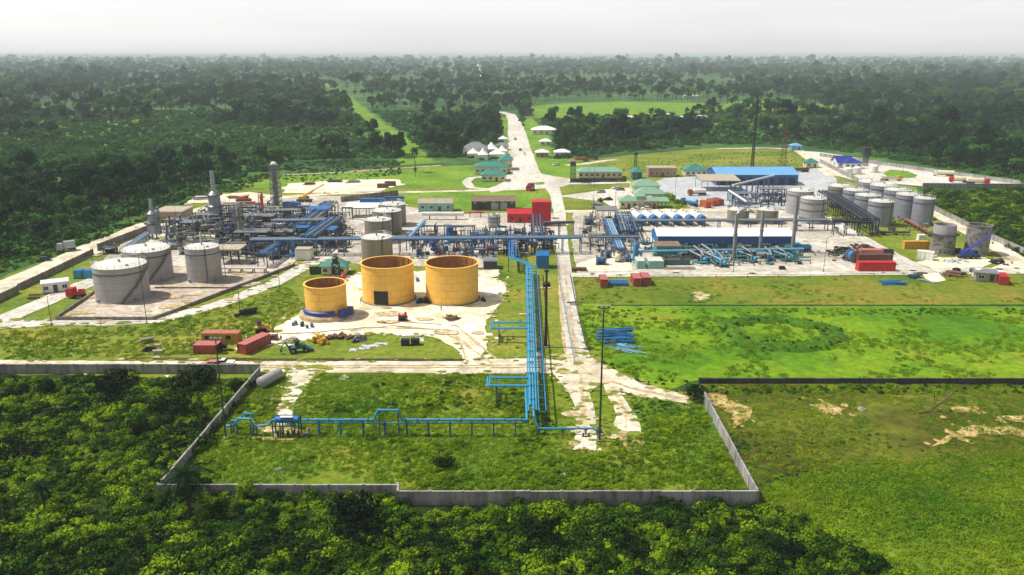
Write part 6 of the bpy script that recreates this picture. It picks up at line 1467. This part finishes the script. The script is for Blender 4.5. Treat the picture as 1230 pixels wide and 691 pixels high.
def scatter(name, pts, protos, label=None, mat=None):
    """one object: points (x,y,z,scale,kind) turned into instances of the proto meshes by geometry nodes"""
    if not pts: return
    me = bpy.data.meshes.new(name); me.from_pydata([p[:3] for p in pts], [], [])
    at = me.attributes.new('sc', 'FLOAT', 'POINT'); at.data.foreach_set('value', [p[3] for p in pts])
    at = me.attributes.new('kd', 'INT', 'POINT'); at.data.foreach_set('value', [p[4] for p in pts])
    at = me.attributes.new('rt', 'FLOAT', 'POINT'); at.data.foreach_set('value', [random.uniform(0, 6.28) for p in pts])
    o = bpy.data.objects.new(name, me); COL.objects.link(o); o['kind'] = 'stuff'
    if label: o['label'] = label
    g = bpy.data.node_groups.new(name, 'GeometryNodeTree')
    g.interface.new_socket('Geometry', in_out='INPUT', socket_type='NodeSocketGeometry'); g.interface.new_socket('Geometry', in_out='OUTPUT', socket_type='NodeSocketGeometry')
    N = g.nodes; gi_, go = N.new('NodeGroupInput'), N.new('NodeGroupOutput'); prev = None; jn = N.new('GeometryNodeJoinGeometry')
    def attr(nm, ty):
        a = N.new('GeometryNodeInputNamedAttribute'); a.data_type = ty; a.inputs['Name'].default_value = nm; return a.outputs['Attribute']
    kd, sc_, rt = attr('kd', 'INT'), attr('sc', 'FLOAT'), attr('rt', 'FLOAT')
    cx = N.new('ShaderNodeCombineXYZ'); g.links.new(rt, cx.inputs['Z'])
    for k, pr in enumerate(protos):
        cmp_ = N.new('FunctionNodeCompare'); cmp_.data_type = 'INT'; cmp_.operation = 'EQUAL'
        g.links.new(kd, cmp_.inputs[2]); cmp_.inputs[3].default_value = k
        ip = N.new('GeometryNodeInstanceOnPoints'); g.links.new(gi_.outputs[0], ip.inputs['Points']); g.links.new(cmp_.outputs[0], ip.inputs['Selection'])
        if isinstance(pr, (list, tuple)):
            jj = N.new('GeometryNodeJoinGeometry')
            for q, z in pr:
                oi = N.new('GeometryNodeObjectInfo'); oi.inputs['Object'].default_value = q
                tf = N.new('GeometryNodeTransform'); tf.inputs['Translation'].default_value = (0, 0, z)
                g.links.new(oi.outputs['Geometry'], tf.inputs['Geometry']); g.links.new(tf.outputs[0], jj.inputs[0])
            src = jj.outputs[0]
        else:
            oi = N.new('GeometryNodeObjectInfo'); oi.inputs['Object'].default_value = pr; src = oi.outputs['Geometry']
        g.links.new(src, ip.inputs['Instance']); g.links.new(sc_, ip.inputs['Scale']); g.links.new(cx.outputs[0], ip.inputs['Rotation'])
        g.links.new(ip.outputs[0], jn.inputs[0])
    g.links.new(jn.outputs[0], go.inputs[0]); md = o.modifiers.new('scatter', 'NODES'); md.node_group = g
    return o
# the proto objects (real plants of the scene are linked below; these give the scatter its meshes)
def raw(me): return bpy.data.objects.new(me.name, me)
PRc, PRt, PRp, PRq = [raw(m_) for m_ in CR], [raw(m_) for m_ in TR], [raw(m_) for m_ in PM], [raw(m_) for m_ in PT]
TREEP = [[(PRc[i], TH[i]), (PRt[i], 0)] for i in range(4)]+[[(PRp[i], PH[i]), (PRq[i], 0)] for i in range(2)]
UNP = [raw(m_) for m_ in UN]
BUSHP = [raw(m_) for m_ in BU]+[raw(FS), raw(DK)]
GRASSP = [raw(m_) for m_ in GT]
# forest map in photo coordinates
EDGE = [(-900, 520), (-400, 430), (-60, 345), (0, 308), (60, 296), (130, 264), (200, 241), (262, 216), (300, 206), (350, 203), (420, 199), (484, 195), (505, 189), (560, 190), (600, 186), (612, 160), (628, 160), (652, 192), (700, 187), (780, 180), (850, 172), (960, 173), (1000, 180), (1085, 193), (1230, 216), (1330, 240), (1700, 330), (2200, 450)]
def edge_y(x):
    for (a, b_), (c, d) in zip(EDGE, EDGE[1:]):
        if a <= x <= c: return b_+(d-b_)*(x-a)/(c-a)
    return 500
CLEAR = [[(640, 144), (636, 127), (680, 123), (760, 121), (850, 123), (850, 136), (800, 144)],
         [(425, 136), (402, 112), (380, 96), (394, 96), (418, 112), (450, 136), (484, 160), (530, 198), (474, 202), (484, 186), (455, 160)], [(598, 200), (603, 160), (594, 133), (622, 133), (632, 165), (640, 200)], [(577, 102), (571, 73), (573.5, 73), (583, 102)],
         [(560, 195), (560, 180), (606, 168), (606, 195)], [(634, 195), (628, 140), (645, 140), (668, 165), (668, 193)], [(330, 206), (345, 196), (400, 190), (484, 190), (484, 206)], [(700, 150), (700, 142), (850, 140), (850, 150)]]
SPARSE = [[(45, 151), (50, 141), (110, 138), (180, 140), (184, 151), (120, 154)], [(850, 170), (845, 118), (900, 116), (1012, 124), (1015, 148), (990, 165)], [(640, 125), (640, 115), (860, 112), (860, 124)], [(380, 100), (400, 130), (430, 130), (440, 100)]]
near, far = [], []
R = random.Random(5)
Y = 230.0
while Y < 14000:
    sp = max(6.6, Y*.0083) if Y < 900 else (Y*.0088 if Y < 5000 else Y*.012)
    hw = Y*.72+60; X = -hw+R.uniform(0, sp)
    while X < hw:
        x, y = X+R.uniform(-.45, .45)*sp, Y+R.uniform(-.45, .45)*sp; X += sp
        px, py = PIX(x, y)
        if py > edge_y(px)-1.0: continue
        cl = False
        for c in CLEAR:
            if inpoly(px, py, c): cl = True; break
        if cl: continue
        dens = .36+1.0*noise.noise(Vector((x*.006, y*.006, 7)))+.7*noise.noise(Vector((x*.0016, y*.0016, 3)))
        if px > 950 and py > 105: dens += .3
        for c in SPARSE:
            if inpoly(px, py, c): dens = .13
        if R.random() > dens: continue
        pal = R.random() < (.38 if px > 640 or y > 600 else .28)
        k = 4+R.randrange(2) if pal else R.choice((0, 0, 1, 1, 3, 3, 2))
        s = R.uniform(.55, 1.35)*(1+.22*noise.noise(Vector((x*.02, y*.02, 2))))
        if y > 900: s *= min(3.2, 1+(y-900)/2600)
        if dens == .13: s *= 1.15
        if not pal and R.random() < .35 and y < 900: s *= .55
        if not pal and R.random() < .05: s *= 1.5
        (near if -40 < px < 1270 and y < 800 else far).append((x, y, 0, s, k, px, py))
    Y += sp
near.sort(key=lambda q: q[1]/q[3]); tops = near[:290]; rest = near[290:]
ZN = lambda px: 'left of the plant' if px < 420 else ('between the green strip and the entrance road' if px < 640 else ('behind the offices' if px < 960 else 'behind the truck park'))
KN = ['round crowned tree', 'dark upright tree', 'broad flat crowned tree', 'small dark bushy tree', 'tall oil palm', 'short oil palm']
protot = {}
for x, y, z, s, k, px, py in tops:
    nm = 'palm_tree' if k > 3 else 'jungle_tree'; lb = KN[k]+' in the jungle '+ZN(px)
    gp = KN[k]+'s '+ZN(px); rot = R.uniform(0, 6.28)
    if k not in protot:
        t = thing(nm, lb, 'palm' if k > 3 else 'tree', (x, y, 0), rot, gp); t.scale = (s,)*3
        link('trunk', TR[k] if k < 4 else PT[k-4], t); link('crown', CR[k] if k < 4 else PM[k-4], t, (0, 0, TH[k] if k < 4 else PH[k-4])); protot[k] = t
    else: dup(protot[k], (x, y, 0), rot, lb, gp, s)
scatter('jungle', [q[:5] for q in rest+far], TREEP, 'dense hazy jungle of trees and palms beyond the plant')
# understory between the trees
us = []; Y = 225.0
while Y < 1000:
    sp = 4.6 if Y < 420 else (6.5 if Y < 650 else 9); hw = Y*.72+20; X = -hw
    while X < hw:
        x, y = X+R.uniform(-.5, .5)*sp, Y+R.uniform(-.5, .5)*sp; X += sp; px, py = PIX(x, y)
        if py > edge_y(px)+(5 if px < 300 else 1) or any(inpoly(px, py, c) for c in CLEAR): continue
        us.append((x, y, .2, R.uniform(.8, 2.0), R.randrange(2)))
    Y += sp
scatter('undergrowth', us, UNP, 'green undergrowth below the jungle trees')
# shrub ground in the foreground
def fill(poly, sp, s0, s1, kinds, keep=1.0, nsc=.05, thr=-9, z=.1):
    ws = [P(*q) for q in poly]; x0, x1 = min(q.x for q in ws), max(q.x for q in ws); y0, y1 = min(q.y for q in ws), max(q.y for q in ws); out = []
    wp = [(q.x, q.y) for q in ws]; Y = y0
    while Y < y1:
        X = x0
        while X < x1:
            x, y = X+R.uniform(-.5, .5)*sp, Y+R.uniform(-.5, .5)*sp; X += sp
            if R.random() > keep or not inpoly(x, y, wp): continue
            nv = noise.noise(Vector((x*nsc, y*nsc, 4)))+.5*noise.noise(Vector((x*nsc*3, y*nsc*3, 8)))
            if nv < thr: continue
            if any(q[1] < x < q[2] and q[3] < y < q[4] and inpoly(x, y, q[0]) for q in BARE): continue
            out.append((x, y, z, R.uniform(s0, s1)*(1+.35*nv), R.choice(kinds)))
        Y += sp
    return out
LW = [(-260, 760), (-260, 450), (0, 455), (306, 456), (196, 592), (190, 595.5), (477, 595.5), (478, 608.5), (912, 608.5), (1000, 640), (1100, 700), (1100, 780), (-260, 780)]
pts = fill(LW, 1.6, .45, 1.2, [0, 0, 1, 1, 2, 0, 3, 4], .92)
pts += fill([(-260, 780), (-260, 650), (300, 650), (620, 632), (900, 645), (1000, 690), (1000, 780)], 2.5, .45, 1.15, [5, 5, 3, 2, 4, 4, 2], .85)
pts += fill([(-260, 780), (-260, 600), (180, 610), (480, 625), (900, 620), (1000, 680), (1000, 780)], 4.5, 1.0, 1.7, [4], .6)
pts += fill([(-260, 780), (-260, 620), (300, 628), (620, 620), (900, 625), (1050, 690), (1050, 780)], 3.4, .5, 1.0, [5, 3], .6, .05, -.05)
pts += fill([(-260, 640), (-200, 455), (300, 455), (215, 545), (185, 620)], 3.0, .55, 1.25, [5, 3, 5, 2], .75, .05, .02)
scatter('shrubbery', pts, BUSHP, 'dense green shrubs and creepers covering the foreground')
pts = fill([(914, 612), (905, 590), (1000, 556), (1230, 540), (1420, 540), (1600, 780), (1080, 780), (1000, 640)], 1.1, .1, .24, [0, 1, 1, 0], .5, .07, .05)
scatter('shrubbery', pts, BUSHP, 'low weedy grass and shrubs at the bottom right')
pts = fill([(312, 455), (380, 520), (480, 455), (560, 452), (640, 455), (684, 470), (690, 545), (760, 560), (790, 500), (838, 478), (900, 588), (480, 596), (200, 588)], 1.4, .2, .5, [0, 1, 1, 0], .8, .09, .08)
pts += fill([(480, 540), (640, 525), (700, 550), (780, 520), (835, 485), (895, 585), (490, 592)], 1.2, .25, .55, [0, 1, 0, 1], .85, .09, -.2)
pts += fill([(380, 490), (400, 465), (560, 458), (632, 470), (632, 495), (380, 496)], 1.2, .25, .55, [0, 1, 2, 0], .85, .09, -.2)
pts += fill([(738, 462), (800, 482), (838, 486), (845, 505), (776, 535), (768, 500)], 1.1, .15, .38, [0, 1, 0, 1], .85)
scatter('low_shrubs', pts, BUSHP, 'low shrubs and weeds inside the walled compound')
pts = fill([(845, 470), (1500, 470), (1500, 545), (1000, 556), (905, 580)], 1.6, .12, .3, [0, 1], .7, .06, .1)
pts += fill([(838, 464), (1500, 464), (1500, 474), (845, 474)], 1.2, .25, .5, [0, 1, 2], .9)
scatter('low_shrubs', pts, BUSHP, 'low weeds over the burnt scrubland')
pts = fill([(1110, 232), (1240, 230), (1420, 300), (1300, 325), (1190, 285), (1128, 254)], 2.6, .7, 1.7, [0, 1, 2, 3], .95)
pts += fill([(1190, 290), (1235, 312), (1280, 322), (1280, 300), (1230, 290)], 3, .9, 1.6, [2, 3], .7)
scatter('shrubbery', pts, BUSHP, 'rolling green and olive shrubs right of the tank farm')
pts = fill([(735, 378), (735, 371), (1500, 371), (1500, 380)], 1.7, .2, .42, [0, 1, 0], .8, .12, -.1)
c0 = P(937, 401)
for i in range(260):
    a = R.uniform(0, 6.28); rr = R.gauss(1, .14); pts.append((c0.x+12.5*rr*cos(a), c0.y+10.5*rr*sin(a), .7, R.uniform(.12, .36), R.choice((0, 2, 2, 1))))
pts += fill([(700, 400), (735, 372), (800, 374), (840, 395), (800, 410), (740, 398)], 2.2, .2, .45, [0, 1], .5, .08, .1)
pts += fill([(700, 440), (730, 436), (838, 462), (838, 476), (790, 474)], 1.8, .2, .45, [0, 1, 2], .8)
pts += fill([(0, 432), (0, 405), (180, 396), (300, 385), (290, 425), (150, 430)], 2.0, .15, .4, [0, 1, 0], .7, .07, .15)
pts += fill([(600, 420), (590, 400), (610, 345), (660, 335), (668, 425)], 2.0, .15, .3, [0, 1], .5, .07, .05)
pts += fill([(0, 306), (110, 262), (250, 222), (330, 208), (330, 214), (250, 236), (120, 290), (0, 330)], 3, .3, .9, [0, 1, 2], .7)
pts += fill([(300, 214), (480, 208), (480, 216), (340, 220)], 3.5, .2, .5, [0, 1], .3)
scatter('low_shrubs', pts, BUSHP, 'weeds and low bushes dotted over the meadows and verges')
pts = fill([(690, 206), (696, 200), (850, 184), (955, 181), (970, 198), (950, 206)], 3.2, .1, .24, [0, 1], .8, .05, -.2)
pts += fill([(300, 218), (340, 207), (480, 202), (484, 214), (420, 214), (345, 219)], 3.2, .15, .5, [0, 1], .85, .05, -.25)
pts += fill([(330, 206), (345, 198), (400, 192), (484, 192), (484, 203)], 3.5, .25, .8, [0, 1], .8, .05, -.2)
pts += fill([(0, 330), (0, 308), (130, 264), (250, 222), (330, 207), (330, 216), (250, 240), (130, 288)], 3.0, .2, .7, [0, 1], .75, .05, -.2)
scatter('undergrowth', pts, UNP, 'rough green weeds between the plant and the jungle')
# grass tufts
pts = fill([(690, 455), (690, 372), (735, 372), (1320, 372), (1320, 454)], 1.5, .5, 1.1, [0, 1, 0, 1], .75, .07, .0)
pts += fill([(690, 364), (690, 336), (1250, 334), (1250, 364)], 2.0, .4, .9, [0, 2, 2], .6, .06, .1)
pts += fill([(312, 452), (560, 450), (684, 452), (692, 540), (790, 500), (838, 478), (902, 588), (480, 597), (200, 590)], .8, .45, .8, [0, 1, 1], .8, .05, -.5)
pts += fill([(842, 464), (1330, 464), (1330, 640), (905, 612), (860, 500)], .95, .4, .8, [0, 1, 1, 2], .75, .05, -.4)
pts += fill([(-20, 434), (-20, 400), (180, 392), (300, 360), (345, 345), (370, 370), (330, 392), (290, 425)], 1.3, .6, 1.1, [0, 1, 2], .8, .05, -.4)
pts += fill([(914, 612), (905, 590), (1000, 556), (1500, 538), (1600, 790), (1060, 790), (1000, 645)], .95, .5, 1.1, [0, 1, 0, 1], .9)
scatter('grass_tufts', pts, GRASSP, 'rough grass tufts over the meadows')
# grass creeping over the edges of tracks and sand
pts = []
for poly, x0, x1, y0, y1 in BARE:
    if y0 > 300: continue
    for p in poly:
        if p[1] < 330:
            for k in range(3):
                if R.random() < .75: pts.append((p[0]+R.gauss(0, .9), p[1]+R.gauss(0, .9), .03, R.uniform(.05, .15), R.choice((0, 1))))
scatter('verge_weeds', pts, BUSHP, 'weeds creeping over the edges of tracks and sand')
def patches(name, polys, mat, n, r0, r1, sprd, level, seed, inside=False):
    R2 = random.Random(seed); bm = bmesh.new(); NS[0] += 1
    for k in range(n):
        po = polys[R2.randrange(len(polys))]
        if inside:
            for _ in range(30):
                p = Vector((R2.uniform(po[1], po[2]), R2.uniform(po[3], po[4])))
                if inpoly(p.x, p.y, po[0]): break
        else: p = Vector(po[0][R2.randrange(len(po[0]))])+Vector((R2.gauss(0, sprd), R2.gauss(0, sprd)))
        r = R2.uniform(r0, r1)*(1 if R2.random() < .8 else 1.8); m_ = 14; z = .02*level+.014*k/n
        bm.faces.new([bm.verts.new((p.x+r*R2.uniform(.5, 1.25)*cos(2*pi*i/m_)*1.5, p.y+r*R2.uniform(.5, 1.25)*sin(2*pi*i/m_), z)) for i in range(m_)])
    bmesh.ops.triangulate(bm, faces=bm.faces[:]); me = bpy.data.meshes.new(name); bm.to_mesh(me); bm.free(); me.materials.append(mat)
    o = bpy.data.objects.new(name, me); COL.objects.link(o); o['kind'] = 'structure'
NEAR = [q for q in BARE if q[3] < 215 and q[4] < 330 and q[2] > -120]
patches('grass_patch', NEAR, G['yard'], 900, .15, .7, .7, 12, 3)
APR = [q for q in BARE if 150 < q[3] < 200 and (q[2]-q[1]) > 40 and (q[4]-q[3]) > 40]
patches('dirt_patch', APR or NEAR, G['rut'], 90, .3, 1.6, 0, 12.8, 4, True)
patches('dirt_patch', NEAR, G['rut'], 140, .2, .8, 1.0, 13.6, 5)
YRD = [q for q in BARE if 225 < q[3] < 260 and (q[2]-q[1]) > 60]
patches('oil_stain', YRD, G['mud'], 60, .3, 1.0, 0, 14.4, 6, True)
# single plants worth naming
def shrub(px, py, s, k, label, cat='shrub', nm='shrub'):
    t = thing(nm, label, cat, P(px, py), R.uniform(0, 6)); t.scale = (s,)*3
    link('crown', BU[k] if k < 4 else DK, t, (0, 0, .9 if k < 4 else 1.5)); link('stem', TR[3], t, (0, 0, 0)).scale = (.2, .2, .16); return t
shrub(533, 562, .7, 4, 'dark round bush in the middle of the compound grass')
shrub(835, 480, 1.0, 4, 'dark bush at the back end of the sunlit wall')
shrub(247, 590, 1.0, 2, 'dark bush beside the palm at the wall corner')
shrub(430, 634, 1.6, 4, 'big dark bush in front of the short wall return')
shrub(405, 618, 1.4, 2, 'dark bush left of the big bush in front of the wall')
shrub(653, 628, 1.6, 0, 'pale green bush growing over the front wall')
shrub(640, 645, 1.0, 4, 'dark bush below the pale one at the front wall')
shrub(140, 470, 1.5, 4, 'large dark bush right of the first row below the long wall')
shrub(235, 470, 1.7, 4, 'large dark bush in the corner of the long wall')
shrub(160, 520, 1.9, 2, 'grey green bush in the middle of the left shrubs')
shrub(205, 500, 1.5, 4, 'wide dark bush left of the slanting wall')
shrub(52, 475, 1.7, 2, 'dark bush below the long wall at the far left')
shrub(720, 244, 1.2, 2, 'round dark bush on the office lawn')
shrub(735, 640, 1.4, 3, 'dark bush in front of the wall, right of the pale one')
shrub(300, 595, 1.2, 0, 'slender pale shrub in front of the stained wall')
def palm(px, py, k, s, label, h=None):
    t = thing('palm_tree', label, 'palm', P(px, py), R.uniform(0, 6)); t.scale = (s,)*3
    hh_ = PH[k] if h is None else h/s
    tr = link('trunk', PT[k], t); tr.scale = (1, 1, hh_/PH[k]); link('crown', PM[k], t, (0, 0, hh_)); return t
palm(229, 618, 0, 1.2, 'dark oil palm leaning over the left wall corner', 6.2)
palm(55, 618, 1, .8, 'dead dark palm stump among the left shrubs', 4.5)
palm(150, 690, 1, .9, 'low palm with spreading fronds at the bottom left', 1.0)
palm(740, 655, 1, .7, 'low palm clump in front of the wall', .8)
palm(926, 652, 1, .6, 'small palm among shrubs right of the wall corner', .8)
palm(499, 207, 0, 1.15, 'tall lone palm at the end of the green strip')
palm(499, 213, 1, .6, 'short palm just below the tall lone palm')
palm(537, 562, 1, .55, 'small palm beside the dark round bush', .9)
palm(836, 252, 1, .5, 'small palm on the lawn behind the offices', 2)
palm(48, 222, 1, 1.3, 'dark palm standing above the jungle at the far left')
palm(150, 226, 0, 1.35, 'tall dark palm in the jungle left of the heaters')
for px, py, s, k, lb in ((815, 248, 1.6, 0, 'yellow green hedge tree beside the offices'), (806, 240, 1.7, 1, 'yellow green rounded tree behind the offices'), (812, 254, 1.2, 0, 'small yellow green bush by the plant street')):
    shrub(px, py, s, k, lb, 'bush', 'shrub')
# ================================================================ HAZE
def haze():
    b = B(); b.box(0, 14300, -1, 60400, 30000, 73.5)
    m_ = bpy.data.materials.new('haze'); m_.use_nodes = True; t = m_.node_tree; t.nodes.clear()
    vp = t.nodes.new('ShaderNodeVolumePrincipled'); vp.inputs['Color'].default_value = (.74, .83, .9, 1); vp.inputs['Density'].default_value = .00013; vp.inputs['Anisotropy'].default_value = 0.0
    ou = t.nodes.new('ShaderNodeOutputMaterial'); t.links.new(vp.outputs[0], ou.inputs['Volume'])
    o = b.build('haze', m_); o['kind'] = 'stuff'
haze()
